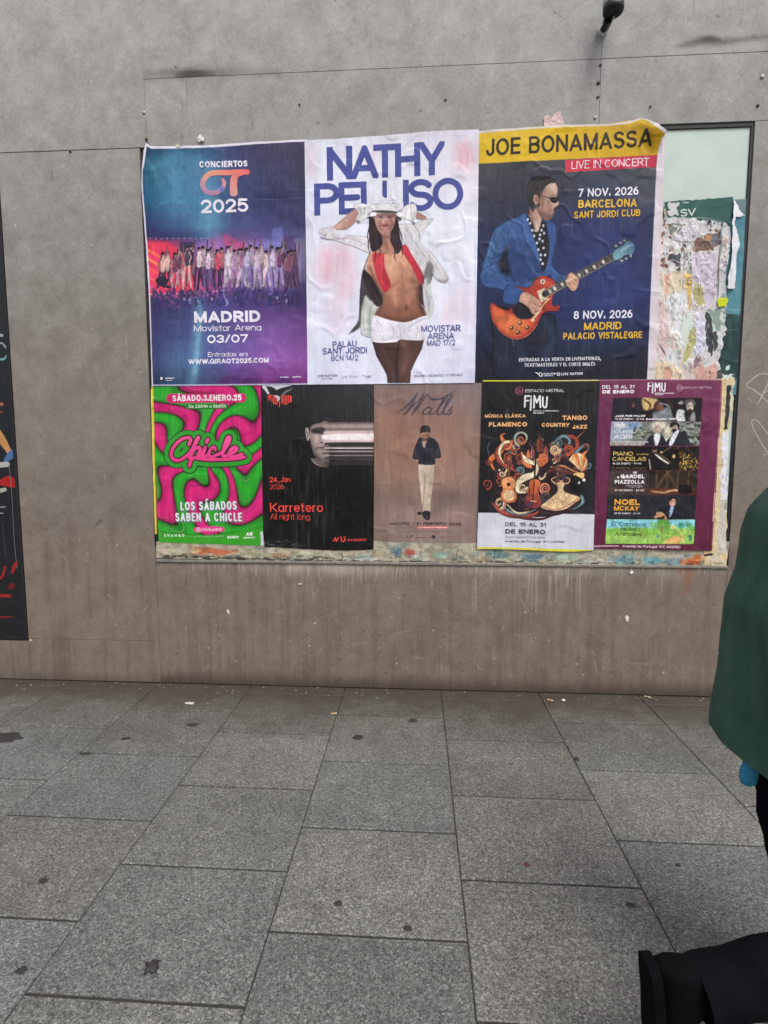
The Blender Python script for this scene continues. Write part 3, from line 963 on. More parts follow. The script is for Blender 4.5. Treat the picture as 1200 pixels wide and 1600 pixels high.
# ---- wall lamp above the posters: wall plate, arm, drum head seen from below
M_LAMPD = simple_mat('lamp_black', (.02, .021, .022), .4, .2, .15, 40, .05)
M_LAMPW = simple_mat('lamp_white', (.55, .6, .55), .45, 0, .08, 40, .05)
lx, lz = wx(941, 50)
lamp = empty('wall_lamp', (lx, WALL_Y, lz), 'small dark drum lamp on a short arm high above the yellow banner', 'lamp')
t = MB(); t.tube([(lx, WALL_Y + .002, lz), (lx, WALL_Y - .018, lz)], .028, 20); t.build('wall_plate', M_LAMPW, lamp)
t = MB(); t.tube([(lx, WALL_Y - .0185, lz), (lx + .003, WALL_Y - .045, lz + .002), (lx + .006, WALL_Y - .072, lz + .008)], [.018, .018, .024], 14); t.build('arm', M_LAMPD, lamp)
t = MB(); t.tube([(lx + .022, WALL_Y - .012, lz - .004), (lx + .026, WALL_Y - .06, lz - .004), (lx + .03, WALL_Y - .10, lz + .004)], .0045, 8); t.build('cable', M_LAMPW, lamp)
hx, hy, hz = lx + .016, WALL_Y - .122, lz + .008
t = MB()
ring = lambda r, z: [(hx + r * math.cos(a), hy + r * math.sin(a), z) for a in np.linspace(0, 2 * math.pi, 28, endpoint=False)]
t.rings([ring(.030, hz + .012), ring(.047, hz - .004), ring(.052, hz), ring(.054, hz + .012), ring(.054, hz + .030)], True); t.build('lamp_rim', M_LAMPD, lamp, True)
t = MB(); t.rings([ring(.0535, hz + .0305), ring(.0535, hz + .085), ring(.045, hz + .105), ring(.012, hz + .116)], True); t.build('lamp_housing', M_LAMPW, lamp, True)

# ---- fixings left in the wall
M_BOLT = simple_mat('bolt_dark', (.05, .048, .045), .6, .4, .2, 60, 0)
M_BOLTP = simple_mat('bolt_pale', (.45, .44, .42), .5, .3, .2, 60, 0)
def fixing(px, py, r, mat, label, name='wall_bolt', cat='bolt', sq=1.0):
    x, z = wx(px, py); m = MB(); r *= .72
    m.rings([[(x + q * r * math.cos(a), WALL_Y - d, z + sq * q * r * math.sin(a)) for a in np.linspace(0, 2 * math.pi, 10, endpoint=False)] for q, d in ((1, -.001), (1, .004), (.6, .007))])
    o = m.build(name, mat, None, True, (x, WALL_Y, z)); return tag(o, label, cat, 'bolts and plugs left in the wall')
fixing(938, 102, .010, M_BOLT, 'dark plug hole in the seam right under the lamp')
fixing(935, 130, .015, M_BOLT, 'biggest dark plug in the seam below the lamp')
fixing(934, 152, .010, M_BOLT, 'lowest dark plug in the seam below the lamp')
fixing(1016, 167, .009, M_BOLT, 'dark bolt in the wall above the curled yellow corner')
fixing(1184, 165, .012, M_BOLT, 'dark bolt above the right corner of the display case')
fixing(1191, 120, .015, M_BOLTP, 'pale round bolt at the right above the display case corner')
fixing(930, 184, .012, M_BOLTP, 'pale plug just above the edge of the yellow banner')
fixing(696, 156, .009, M_BOLT, 'dark bolt in the wall above the white poster')
fixing(468, 164, .008, M_BOLT, 'dark bolt above the gap of the blue and white posters')
fixing(229, 218, .012, M_BOLT, 'dark bolt at the top left corner of the blue poster')
fixing(225, 176, .013, M_BOLTP, 'pale bolt in the seam above the blue poster')
fixing(110, 237, .010, M_BOLT, 'dark bolt in the level seam of the bare left wall')

# ================================================================ POSTERS
class Poster:
    def __init__(s, name, label, ox, oy, sc, off, foot, seed, extra=None, group='posters pasted on the display case', cat='poster'):
        s.ox, s.oy, s.sc, s.off, s.seed, s.extra = ox, oy, sc, off, seed, extra
        x, z = wx(ox + foot[0] / sc, oy + foot[1] / sc)
        s.root = empty(name, (x, WALL_Y - off, z), label, cat, group)
    def to_px(s, X, Y): return s.ox + X / s.sc, s.oy + Y / s.sc
    def art(s, x0, y0, x1, y1, ss=1.3): return Art(x0, y0, x1, y1, s.sc / ss)
    def put(s, art, name, lift=0.0, mat=None, label=None, level=.5):
        return mesh_from_art(art, name, mat or M_PRINT, s.root, s.to_px, s.off + lift, s.seed, s.extra, label, level=level)
    def lean(s, p): return ((s.ox + p[0] / s.sc) - 605) / (9100 - (s.oy + p[1] / s.sc))
    def letter(s, name, texts, ss=2.6, lift=.0011, paint=None, pad=0, label=None, grow=0.0):
        """one mesh per written line; drawn marks between them become a mesh of their own"""
        def bounds(ts, m):
            xs = [p[0] for t in ts for p in (t[1], t[2])]; ys = [p[1] + q * t[3] for t in ts for p in (t[1], t[2]) for q in (-1.4, .5)]
            return s.art(min(xs) - 14 - m, min(ys) - 6 - m, max(xs) + 14 + m, max(ys) + 6 + m, ss)
        if paint:
            a = bounds(texts, pad); paint(a)
            s.put(a, 'printed_mark', lift - .0003, M_INK)
        for t in texts:
            a = bounds([t], 0)
            kw = t[6] if len(t) > 6 else {}
            draw_text(a, t[0], t[1], t[2], t[3], t[4], t[5], lean=s.lean(t[1]), grow=grow, **kw)
            if (a.a >= .5).any(): s.put(a, name, lift, M_INK, label)


rng = np.random.RandomState(11)
WHITE = (226, 220, 232)

# ---------------------------------------------------------------- 1: blue and purple stage-show poster
P = Poster('concert_poster', 'blue and purple poster showing a row of singers on a red lit stage', 210, 180, 3.721, .0075, (550, 1570), 21)
a = P.art(20, 120, 1030, 1590)
xs = [45, 240, 430, 620, 810, 1005]; ys = [170, 330, 500, 640, 705, 745, 900, 1030, 1075, 1250, 1420, 1560]
a.field(xs, ys, [
 [(22, 56, 80), (40, 86, 118), (50, 78, 116), (60, 60, 98), (64, 62, 90), (66, 64, 88)],
 [(34, 88, 116), (80, 134, 166), (76, 118, 156), (64, 70, 112), (60, 60, 94), (60, 60, 88)],
 [(34, 84, 118), (74, 130, 168), (70, 124, 158), (60, 66, 110), (52, 55, 94), (50, 52, 84)],
 [(42, 56, 98), (62, 92, 138), (82, 128, 160), (72, 80, 130), (66, 66, 116), (62, 62, 106)],
 [(44, 46, 90), (56, 60, 108), (66, 96, 140), (96, 76, 130), (84, 80, 138), (80, 82, 124)],
 [(216, 56, 92), (150, 60, 104), (96, 84, 150), (140, 92, 150), (120, 112, 176), (104, 98, 132)],
 [(240, 66, 108), (226, 60, 108), (160, 74, 136), (150, 96, 160), (150, 116, 180), (92, 84, 122)],
 [(216, 80, 130), (214, 70, 128), (160, 80, 146), (100, 72, 140), (96, 76, 142), (62, 56, 98)],
 [(54, 46, 86), (58, 54, 98), (74, 72, 132), (70, 60, 116), (76, 56, 112), (68, 50, 100)],
 [(50, 50, 96), (66, 74, 122), (84, 94, 146), (106, 84, 152), (124, 86, 158), (108, 70, 134)],
 [(50, 52, 98), (78, 104, 146), (84, 98, 154), (116, 88, 164), (144, 92, 170), (136, 80, 156)],
 [(30, 36, 62), (58, 78, 110), (66, 72, 112), (92, 52, 120), (124, 56, 130), (114, 46, 116)]])
X, Y = a.XY()
# light beams
a.line([(372, 1080), (372, 1180), (360, 1350), (338, 1560)], [40, 30, 44, 40], (112, 176, 200), 40, alpha=.62)
a.line([(386, 1130), (374, 1300), (352, 1500)], [14, 16, 22], (140, 200, 216), 18, alpha=.5)
a.line([(110, 300), (240, 250), (400, 290), (430, 420), (400, 640)], [20, 60, 70, 60, 40], (104, 172, 200), 60, alpha=.35)
a.line([(60, 250), (120, 330), (150, 420)], [10, 20, 8], (110, 170, 196), 22, alpha=.35)
a.line([(440, 470), (456, 600), (430, 700)], [30, 40, 30], (126, 178, 204), 50, alpha=.35)
a.line([(640, 520), (640, 726)], 3, (150, 130, 170), 5, alpha=.3)
# lit screens at the back of the stage
a.poly([(60, 735), (190, 738), (300, 800), (350, 860), (350, 1035), (85, 1042)], (232, 62, 92), 6, False, .8)
for k, c in enumerate([(250, 150, 80), (250, 176, 96), (240, 110, 90), (246, 130, 120), (214, 90, 160)]):
    y = 760 + 52 * k
    a.line([(70, y + 20), (150, y + 66), (260, y + 150)], [16, 9, 3], c, 6, alpha=.75)
    a.line([(72, y + 42), (140, y + 90), (230, y + 160)], [5, 5, 2], (180, 60, 150), 4, alpha=.5)
a.poly([(350, 735), (560, 735), (640, 800), (640, 900), (350, 880)], (118, 116, 196), 14, False, .5)
a.poly([(520, 690), (600, 730), (700, 770), (720, 800), (560, 800), (520, 760)], (216, 78, 120), 16, True, .6)
a.poly([(640, 740), (790, 745), (790, 880), (640, 880)], (134, 130, 200), 14, False, .5)
a.poly([(800, 660), (862, 650), (862, 900), (800, 900)], (128, 136, 204), 10, False, .45)
a.poly([(265, 735), (345, 735), (345, 800), (300, 812), (265, 790)], (58, 48, 84), 6, False, .9)
a.poly([(870, 700), (930, 700), (935, 980), (870, 960)], (82, 56, 110), 8, False, .75)
for xq in (945, 965, 985): a.line([(xq, 720), (xq + 2, 960)], 7, (150, 142, 140), 4, alpha=.4, smooth=False)
for k in range(11): a.ell(92 + 33 * k, 716 + (k % 3), 4, 4, (170, 176, 206), soft=4, alpha=.8)
a.line([(85, 1043), (300, 1034), (545, 1018)], 5, (214, 196, 214), 3, alpha=.9)
for k in range(18): a.ell(rng.uniform(380, 960), rng.uniform(760, 1000), rng.uniform(14, 40), rng.uniform(40, 90), [(206, 120, 180), (176, 150, 220), (224, 110, 150), (150, 140, 216)][k % 4], soft=26, alpha=.4)
# a row of singers
ppl = [(170, 805, 1, (222, 170, 160), (90, 60, 90), (200, 150, 140)), (240, 800, 1, (120, 60, 90), (190, 130, 150), (190, 140, 150)), (304, 775, 0, (70, 60, 90), (220, 160, 160), (200, 150, 150)),
       (380, 785, 0, (216, 196, 210), (70, 48, 90), (190, 140, 150)), (430, 780, 1, (208, 180, 204), (110, 80, 140), (180, 140, 160)), (488, 792, 0, (214, 70, 96), (70, 44, 80), (200, 140, 150)),
       (540, 778, 2, (214, 196, 216), (190, 170, 196), (210, 160, 170)), (580, 800, 0, (170, 130, 170), (160, 110, 160), (190, 150, 170)), (628, 790, 0, (150, 90, 140), (200, 170, 200), (200, 160, 170)), (660, 770, 0, (180, 170, 210), (130, 120, 180), (180, 140, 160)),
       (718, 775, 2, (206, 180, 200), (170, 150, 190), (190, 150, 170)), (764, 790, 2, (220, 196, 206), (210, 180, 200), (200, 160, 170)), (805, 775, 0, (196, 176, 210), (150, 140, 190), (190, 150, 170)), (842, 785, 2, (110, 60, 100), (150, 130, 190), (170, 130, 160)),
       (890, 790, 0, (130, 70, 100), (90, 56, 96), (160, 110, 130)), (930, 785, 2, (90, 56, 90), (80, 56, 96), (160, 110, 130))]
crew = P.art(80, 690, 990, 1060, 2.0)
back = [(x + 24 + rng.randint(-8, 8), y + rng.randint(-22, 2), rng.randint(0, 2), tuple(int(q * f_) for q in top), tuple(int(q * f_) for q in leg), sk) for (x, y, arm, top, leg, sk) in ppl[:-1] for f_ in [rng.uniform(.6, .95)]]
for qi, (x, y, arm, top, leg, sk) in enumerate(back + ppl):
    x += rng.randint(-7, 8); y += rng.randint(-14, 10)
    sk = tuple(int(q * .85) for q in sk); f = 1000 + rng.randint(-8, 14)
    if qi == len(back): crew.photo(.25, 4, .6, 4, .8, .3)
    crew.line([(x - 8, y + 90), (x - 12 - rng.randint(0, 12), y + 150), (x - 18 - rng.randint(0, 14), f)], [19, 17, 11], leg, 3); crew.line([(x + 8, y + 90), (x + 12, y + 150), (x + 24, f - 4)], [19, 17, 11], leg, 3)
    crew.line([(x, y + 26), (x, y + 60), (x, y + 100)], [27, 30, 26], top, 3)
    crew.line([(x - 12, y + 32), (x - 22, y + 66), (x - 16 - rng.randint(0, 12), y + 102)], [10, 9, 7], sk, 2)
    if arm: crew.line([(x + 11, y + 30), (x + 22, y - 2), (x + 20 + rng.randint(0, 8), y - 42)], [10, 9, 7], sk, 2)
    else: crew.line([(x + 12, y + 32), (x + 24, y + 60), (x + 14, y + 84)], [10, 9, 7], sk, 2)
    crew.ell(x, y + 8, 10, 13, sk, soft=3); crew.ell(x - 2, y + 1, 11, 9, (56, 40, 60), soft=3)
    if rng.rand() < .45: crew.line([(x - 8, y + 4), (x - 10, y + 34)], 6, (60, 42, 60), 3)
crew.ell(162, 965, 34, 26, (46, 34, 60), soft=6); crew.line([(130, 960), (150, 985), (200, 1000)], 14, (50, 36, 64), 5)
# the crowd: dark heads and raised hands
for k in range(220):
    x = rng.uniform(85, 995); y = rng.uniform(1025, 1110); h = rng.uniform(20, 60) * (1.3 if x > 560 else .8)
    c = (50 + rng.randint(-8, 22), 44 + rng.randint(-6, 16), 86 + rng.randint(-10, 26))
    a.line([(x, y), (x + rng.uniform(-14, 14), y - h * .6), (x + rng.uniform(-20, 20), y - h)], [14, 8, 3], c, 4, alpha=.7)
    if rng.rand() < .10: a.ell(x + rng.uniform(-9, 9), y - h * .5, 3.5, 8, (150, 146, 200), rot=rng.uniform(0, 90), soft=4, alpha=.7)
a.line([(520, 1010), (522, 1050), (540, 1090), (530, 1110)], [5, 6, 14, 4], (150, 150, 214), 4, alpha=.8)
for xx, yy in ((290, 1070), (322, 1075), (450, 1068), (830, 1062), (885, 1080)): a.ell(xx, yy, 7, 10, (170, 170, 214), soft=5, alpha=.75)
for k in range(16):
    x = rng.uniform(480, 1000); a.ell(x, rng.uniform(1525, 1560), rng.uniform(15, 40), rng.uniform(10, 28), (76, 40, 96), soft=8, alpha=.55)
a.grain(24, 24, .08, 3); a.grain(5, 140, .05, 4)
for pts in ([(690, 484), (800, 490), (980, 480)], [(700, 884), (840, 880), (985, 884)], [(860, 850), (900, 884), (990, 890)], [(80, 480), (70, 300), (110, 215)]):
    a.line(pts, [2, 3, 2], (160, 160, 190), 3, alpha=.35)
# white paper margin at the top and left
a.line([(48, 300), (66, 168), (100, 188), (240, 187), (400, 184), (560, 172), (700, 161), (850, 152), (1010, 146)], 15, WHITE, 2, smooth=False)
a.line([(58, 180), (46, 300), (44, 420), (62, 640), (80, 900), (90, 1150), (98, 1420), (104, 1575)], 10, (220, 216, 232), 2)
a.line([(98, 1570), (500, 1568), (1006, 1562)], 7, (190, 186, 206), 2, smooth=False)
a.line([(998, 150), (1005, 700), (1010, 1570)], 8, WHITE, 2, smooth=False)
a.cut([(70, 153), (104, 181), (240, 180), (400, 177), (560, 165), (700, 155), (1006, 141), (1014, 1566), (500, 1573), (102, 1577), (94, 1300), (82, 1000), (66, 740), (50, 540), (40, 400), (44, 300), (56, 200)])
P.put(a, 'paper_sheet'); P.put(crew.photo(.3, 5, .6, 4, .85, .35), 'singers_picture', .0006)
lg = (232, 226, 240)
P.letter('title_lettering', [('CONCIERTOS', (380, 306), (658, 298), 36, lg, .24), ('2025', (388, 570), (662, 561), 78, lg, .19)])
# the rounded two-letter logo with a glowing gradient
og = P.art(360, 300, 680, 480, 2.6)
def ogc(X, Y):
    t = np.clip((X - 380) / 280, 0, 1); s_ = np.clip((Y - 310) / 160, 0, 1)
    return rgb((224, 96, 110)) * (t * (1 - s_))[..., None] + rgb((240, 176, 120)) * ((1 - t) * (1 - s_))[..., None] + rgb((236, 180, 140)) * (t * s_)[..., None] + rgb((150, 120, 190)) * ((1 - t) * s_)[..., None]
og.line([(656, 330), (560, 333), (470, 335), (425, 350), (398, 390), (405, 430), (440, 452), (480, 450), (512, 425), (522, 395), (512, 372)], [31, 31, 31, 31, 30, 30, 30, 28, 26, 22, 14], ogc)
og.poly([(585, 340), (645, 338), (640, 346), (606, 362), (596, 400), (598, 462), (560, 467), (556, 410), (562, 360)], ogc)
og.ell(508, 430, 16, 20, (84, 100, 190), soft=14, alpha=.8)
P.put(og, 'gradient_logo', .0011, M_INK)
P.letter('venue_lettering', [('MADRID', (348, 1207), (733, 1201), 66, lg, .25), ('Movistar Arena', (346, 1257), (738, 1252), 36, lg, .13), ('03/07', (424, 1326), (661, 1321), 48, lg, .2)])
P.letter('web_lettering', [('Entradas en:', (428, 1405), (660, 1401), 27, lg, .12), ('WWW.GIRAOT2025.COM', (315, 1448), (782, 1439), 29, lg, .21)])
P.letter('small_print', [('GESTMUSIC', (846, 1528), (898, 1527), 8, lg, .2), ('UNIVERSAL', (918, 1527), (970, 1525), 9, lg, .22), ('amazon', (180, 1534), (232, 1532), 10, lg, .2)],
         paint=lambda q: (q.ell(152, 1530, 13, 8, lg), q.line([(184, 1542), (220, 1541)], 2, lg)), pad=14)

# ---------------------------------------------------------------- 2: white poster, woman in hat and red vest
P = Poster('concert_poster', 'white poster with huge blue letters over a woman in a white hat and red vest', 470, 180, 3.721, .0095, (530, 1560), 22)
a = P.art(5, 60, 1050, 1580)
a.field([20, 350, 700, 1030], [80, 300, 600, 900, 1250, 1560], [
 [(206, 209, 222), (216, 217, 232), (212, 209, 222), (216, 215, 230)], [(224, 227, 244), (228, 231, 246), (226, 227, 242), (226, 217, 230)],
 [(222, 223, 242), (230, 233, 248), (230, 235, 248), (226, 227, 242)], [(222, 221, 236), (226, 227, 242), (230, 235, 248), (226, 227, 244)],
 [(222, 225, 244), (224, 227, 246), (228, 231, 248), (224, 223, 242)], [(214, 217, 238), (220, 223, 242), (222, 225, 244), (216, 217, 240)]])
for (x, y, rx, ry, al) in [(150, 880, 60, 120, .5), (260, 930, 60, 140, .45), (240, 790, 50, 70, .35), (950, 230, 55, 80, .6), (210, 1150, 70, 120, .22), (940, 1090, 60, 100, .22), (60, 260, 30, 90, .3), (860, 1150, 40, 90, .2), (430, 240, 20, 60, .3)]:
    a.ell(x, y, rx, ry, (232, 176, 190), soft=50, alpha=al)
for k in range(40):
    x = rng.uniform(40, 1010); y = rng.uniform(650, 1400)
    a.line([(x, y), (x + rng.uniform(-6, 6), y + rng.uniform(60, 200))], [2, 5], (232, 190, 202) if rng.rand() < .6 else (240, 236, 246), 6, alpha=.28)
for pts in ([(905, 180), (930, 250), (910, 330)], [(940, 170), (975, 240), (960, 300)], [(985, 200), (1000, 260)]): a.line(pts, [3, 8, 2], (222, 130, 150), 6, alpha=.4)
a.line([(150, 800), (160, 900), (150, 960)], [6, 20, 4], (222, 120, 140), 24, alpha=.25)
a.line([(25, 140), (380, 128), (400, 190)], [4, 5, 1], (182, 176, 192), 8, alpha=.5); a.line([(600, 190), (660, 130), (740, 110)], [2, 7, 3], (170, 162, 178), 8, alpha=.5)
a.line([(1014, 700), (1012, 1200), (1008, 1540)], 3, (180, 170, 198), 4, alpha=.5)
a.grain(30, 200, .035, 8)
a.cut([(22, 146), (200, 138), (380, 124), (520, 116), (700, 98), (860, 88), (1036, 82), (1030, 600), (1012, 1556), (500, 1562), (40, 1566), (32, 900)])
P.put(a, 'paper_sheet')
BL = (74, 82, 152)
P.letter('title_lettering', [('NATHY', (152, 380), (838, 344), 194, BL, .185, dict(gap=-.045)), ('PELUSO', (79, 584), (946, 546), 186, BL, .185, dict(gap=-.03))], ss=2.2)
w_ = P.art(90, 355, 900, 1565, 2.0)
LG = (220, 215, 222)
# open white jacket and loose sleeves
w_.poly([(196, 650), (112, 664), (116, 690), (150, 700), (112, 716), (180, 722), (300, 760), (404, 796), (424, 720), (330, 700), (262, 700), (240, 745)], LG, 4)
w_.line([(112, 705), (160, 722), (250, 716), (320, 722)], [6, 10, 4, 3], (150, 146, 152), 7, alpha=.7)
w_.line([(235, 745), (262, 655)], [3, 6], (150, 140, 146), 5, alpha=.5); w_.line([(120, 664), (150, 690), (128, 700)], [4, 8, 3], (168, 164, 168), 6, alpha=.6); w_.line([(345, 760), (410, 726)], [2, 7], (164, 158, 162), 6, alpha=.6)
w_.poly([(566, 640), (650, 628), (768, 598), (742, 640), (716, 672), (700, 740), (764, 800), (820, 880), (858, 948), (826, 972), (768, 930), (742, 860), (760, 1000), (774, 1130), (734, 1182), (712, 1090), (702, 980), (660, 840), (600, 740)], (214, 212, 217), 4)
w_.poly([(735, 850), (772, 880), (764, 950), (744, 980), (726, 940)], (122, 120, 126), 12, True, .85)
w_.line([(800, 960), (838, 966), (858, 946)], [8, 22, 5], (140, 138, 144), 10, alpha=.7)
w_.line([(700, 990), (722, 930), (738, 870)], [8, 14, 5], (96, 92, 98), 8, alpha=.8); w_.line([(704, 1020), (716, 1110), (730, 1178)], [10, 6, 3], (110, 106, 110), 6, alpha=.8)
w_.line([(600, 760), (690, 800), (740, 840)], [6, 14, 4], (186, 184, 188), 12, alpha=.6); w_.line([(690, 640), (740, 630), (700, 670)], [8, 12, 6], (186, 184, 190), 8, alpha=.7)
w_.poly([(744, 985), (770, 1090), (772, 1130), (736, 1176), (722, 1080)], (190, 192, 194), 8, True, .9)
w_.poly([(404, 800), (372, 880), (356, 960), (344, 1100), (330, 1200), (276, 1274), (344, 1236), (352, 1272), (414, 1286), (420, 1180), (476, 1080), (440, 960)], (192, 196, 192), 4)
w_.poly([(362, 900), (344, 1020), (340, 1150), (334, 1200), (290, 1262), (346, 1226), (356, 1120), (376, 1050), (410, 1080), (430, 1010), (400, 930)], (66, 62, 68), 8)
w_.line([(404, 800), (374, 868), (360, 920)], [3, 5, 3], (70, 64, 66), 3, alpha=.9)
w_.line([(380, 1090), (368, 1180), (378, 1260)], [20, 30, 16], (206, 208, 204), 16, alpha=.8); w_.line([(400, 1120), (392, 1250)], [6, 4], (150, 156, 150), 8, alpha=.7)
# legs, shorts, torso
w_.poly([(416, 1318), (440, 1400), (480, 1470), (500, 1510), (504, 1556), (636, 1556), (640, 1490), (672, 1420), (704, 1360), (718, 1298), (580, 1304), (500, 1322)], gr((62, 42, 44), (88, 60, 54), (420, 1400), (620, 1380)), 3, False)
w_.line([(600, 1330), (618, 1400), (590, 1500)], [30, 46, 16], (132, 92, 78), 26, alpha=.55); w_.line([(470, 1340), (500, 1420), (526, 1500)], [10, 20, 8], (104, 70, 62), 20, alpha=.5); w_.line([(574, 1310), (556, 1420), (560, 1550)], [6, 12, 6], (34, 26, 30), 10, alpha=.7)
w_.line([(534, 1500), (542, 1550)], [3, 8], (96, 110, 130), 8, alpha=.5)
w_.poly([(402, 800), (448, 772), (540, 780), (610, 768), (676, 860), (706, 940), (702, 1010), (690, 1080), (728, 1176), (604, 1204), (436, 1172), (466, 1100), (474, 1040), (440, 1000), (392, 930), (382, 880)], gr((222, 162, 132), (124, 78, 62), (520, 800), (560, 1190)), 4)
w_.line([(700, 950), (688, 1040), (700, 1120), (720, 1172)], [20, 26, 24, 10], (62, 40, 40), 18, alpha=.7); w_.line([(474, 1040), (470, 1110), (446, 1160)], [12, 18, 10], (92, 56, 48), 16, alpha=.7)
w_.line([(580, 860), (592, 960), (610, 1080)], [6, 9, 6], (142, 88, 72), 12, alpha=.55); w_.line([(660, 900), (650, 960), (668, 1010)], [24, 26, 10], (118, 76, 64), 20, alpha=.5)
w_.ell(520, 900, 34, 66, (238, 184, 154), soft=36, alpha=.6); w_.ell(640, 880, 22, 60, (214, 156, 126), soft=26, alpha=.5); w_.ell(548, 1010, 26, 90, (214, 152, 118), soft=30, alpha=.6); w_.ell(628, 1040, 20, 60, (196, 136, 106), soft=24, alpha=.45); w_.line([(398, 880), (440, 980), (470, 1050)], [10, 24, 14], (96, 58, 50), 16, alpha=.6); w_.line([(500, 960), (520, 1000), (560, 980)], [4, 12, 5], (130, 80, 64), 12, alpha=.5); w_.line([(640, 950), (668, 970), (690, 950)], [4, 12, 5], (110, 68, 58), 12, alpha=.5); w_.line([(455, 1150), (520, 1180), (600, 1196), (690, 1172)], [6, 14, 14, 6], (84, 50, 42), 12, alpha=.55); w_.ell(500, 1090, 30, 40, (150, 98, 80), soft=26, alpha=.4); w_.ell(640, 1120, 26, 36, (150, 98, 82), soft=22, alpha=.4)
w_.ell(612, 1118, 10, 17, (96, 56, 48), soft=8, alpha=.8); w_.ell(606, 1108, 8, 6, (190, 130, 108), soft=5, alpha=.6)
w_.poly([(426, 1166), (500, 1186), (606, 1204), (700, 1172), (734, 1166), (738, 1190), (722, 1298), (640, 1308), (578, 1304), (545, 1320), (420, 1316), (412, 1240)], (228, 224, 238), 3)
w_.line([(630, 1230), (680, 1200), (728, 1180)], [4, 6, 3], (176, 170, 184), 6, alpha=.7); w_.line([(575, 1230), (584, 1300)], [3, 8], (176, 170, 188), 8, alpha=.6); w_.line([(424, 1300), (500, 1306), (570, 1290)], [4, 8, 4], (194, 188, 204), 8, alpha=.6); w_.line([(604, 1210), (606, 1290)], 3, (206, 200, 216), 4, alpha=.7)
# cloth folds and the dark gap under the arm
w_.poly([(694, 985), (708, 1000), (708, 1060), (718, 1110), (704, 1090), (692, 1040)], (64, 50, 52), 4)
for pts, wd_, c_ in [([(600, 650), (640, 700), (650, 760)], [2, 8, 3], (166, 164, 170)), ([(660, 640), (690, 690), (690, 740)], [2, 7, 2], (158, 156, 162)), ([(620, 700), (680, 760), (720, 820)], [2, 9, 3], (176, 174, 180)), ([(700, 760), (760, 830), (800, 900)], [2, 8, 3], (164, 162, 168)), ([(740, 800), (800, 870), (830, 930)], [3, 8, 2], (238, 237, 242)), ([(640, 660), (668, 720)], [3, 8], (238, 236, 242)),
                      ([(720, 1000), (740, 1080), (744, 1150)], [2, 7, 2], (142, 142, 146)), ([(752, 1010), (764, 1100)], [3, 6], (222, 222, 224)), ([(270, 690), (330, 730), (390, 760)], [2, 7, 2], (180, 176, 182)), ([(300, 700), (360, 716), (410, 730)], [2, 6, 3], (240, 238, 243)), ([(180, 700), (220, 720)], [2, 7], (150, 146, 152)), ([(370, 1120), (362, 1190), (372, 1250)], [2, 6, 2], (140, 144, 142)), ([(410, 1090), (402, 1180), (404, 1270)], [2, 6, 2], (150, 154, 150)), ([(440, 1060), (420, 1140)], [2, 7], (226, 228, 224)),
                      ([(440, 1190), (470, 1230), (460, 1290)], [2, 6, 2], (190, 186, 200)), ([(520, 1210), (540, 1260), (530, 1300)], [2, 6, 2], (186, 182, 196)), ([(660, 1210), (680, 1250), (670, 1290)], [2, 7, 2], (184, 180, 194)), ([(490, 1200), (500, 1270)], [3, 8], (240, 238, 246))]:
    w_.line(pts, wd_, c_, 5, alpha=.7)
w_.line([(440, 690), (452, 720), (446, 770)], [3, 5, 2], (98, 74, 74), 4, alpha=.6); w_.line([(560, 620), (574, 690), (576, 750)], [2, 5, 2], (96, 74, 74), 4, alpha=.6)
# red vest
w_.poly([(418, 806), (470, 782), (484, 800), (488, 880), (520, 970), (516, 1008), (488, 1030), (452, 970), (426, 880)], gr((212, 56, 72), (190, 40, 58), (430, 800), (510, 1020)), 3)
w_.poly([(578, 772), (612, 754), (650, 820), (704, 910), (714, 960), (700, 985), (676, 950), (650, 890), (612, 830)], gr((208, 52, 70), (186, 40, 60), (600, 760), (700, 980)), 3)
w_.line([(706, 930), (712, 972)], [6, 10], (90, 26, 40), 6, alpha=.7); w_.line([(440, 820), (452, 900), (480, 980)], [4, 8, 4], (226, 84, 96), 10, alpha=.5)
# neck, long dark hair, face
w_.poly([(440, 660), (528, 660), (534, 745), (580, 790), (520, 806), (450, 800), (425, 790)], (186, 132, 114), 4)
w_.line([(470, 700), (492, 740), (500, 780)], [8, 12, 5], (136, 86, 74), 12, alpha=.6); w_.line([(455, 690), (500, 708), (530, 690)], [10, 18, 8], (120, 76, 68), 14, alpha=.65); w_.line([(470, 796), (520, 812), (570, 790)], [2, 4, 2], (150, 100, 84), 5, alpha=.7)
HR = (48, 34, 40)
w_.poly([(402, 580), (396, 660), (400, 730), (412, 790), (444, 784), (474, 752), (470, 700), (446, 660), (436, 590)], HR, 4)
w_.poly([(538, 575), (566, 610), (572, 690), (588, 752), (580, 788), (556, 808), (538, 770), (520, 730), (522, 680), (540, 640)], HR, 4)
w_.poly([(366, 905), (404, 930), (440, 990), (474, 1060), (472, 1100), (446, 1112), (416, 1080), (384, 1010), (362, 950)], (42, 32, 36), 6)
for k in range(9): w_.line([(380 + 8 * k, 930 + 14 * k), (398 + 7 * k, 1010 + 9 * k), (420 + 6 * k, 1104 + 2 * k)], [2, 3, 1], (30, 22, 26) if k % 2 else (86, 66, 64), 3, alpha=.7)
for k in range(4): w_.line([(408 + 10 * k, 620), (404 + 12 * k, 700), (420 + 10 * k, 770)], [2, 3, 2], (84, 62, 64), 4, alpha=.5)
w_.poly([(428, 566), (545, 566), (548, 610), (538, 650), (520, 680), (494, 692), (464, 684), (442, 652), (430, 610)], gr((196, 148, 138), (162, 112, 104), (450, 600), (540, 670)), 3)
w_.line([(436, 584), (490, 576), (544, 582)], [16, 20, 16], (96, 70, 74), 14, alpha=.75)
for q in (466, 516): w_.ell(q, 594, 13, 6, (70, 52, 58), soft=5, alpha=.85)
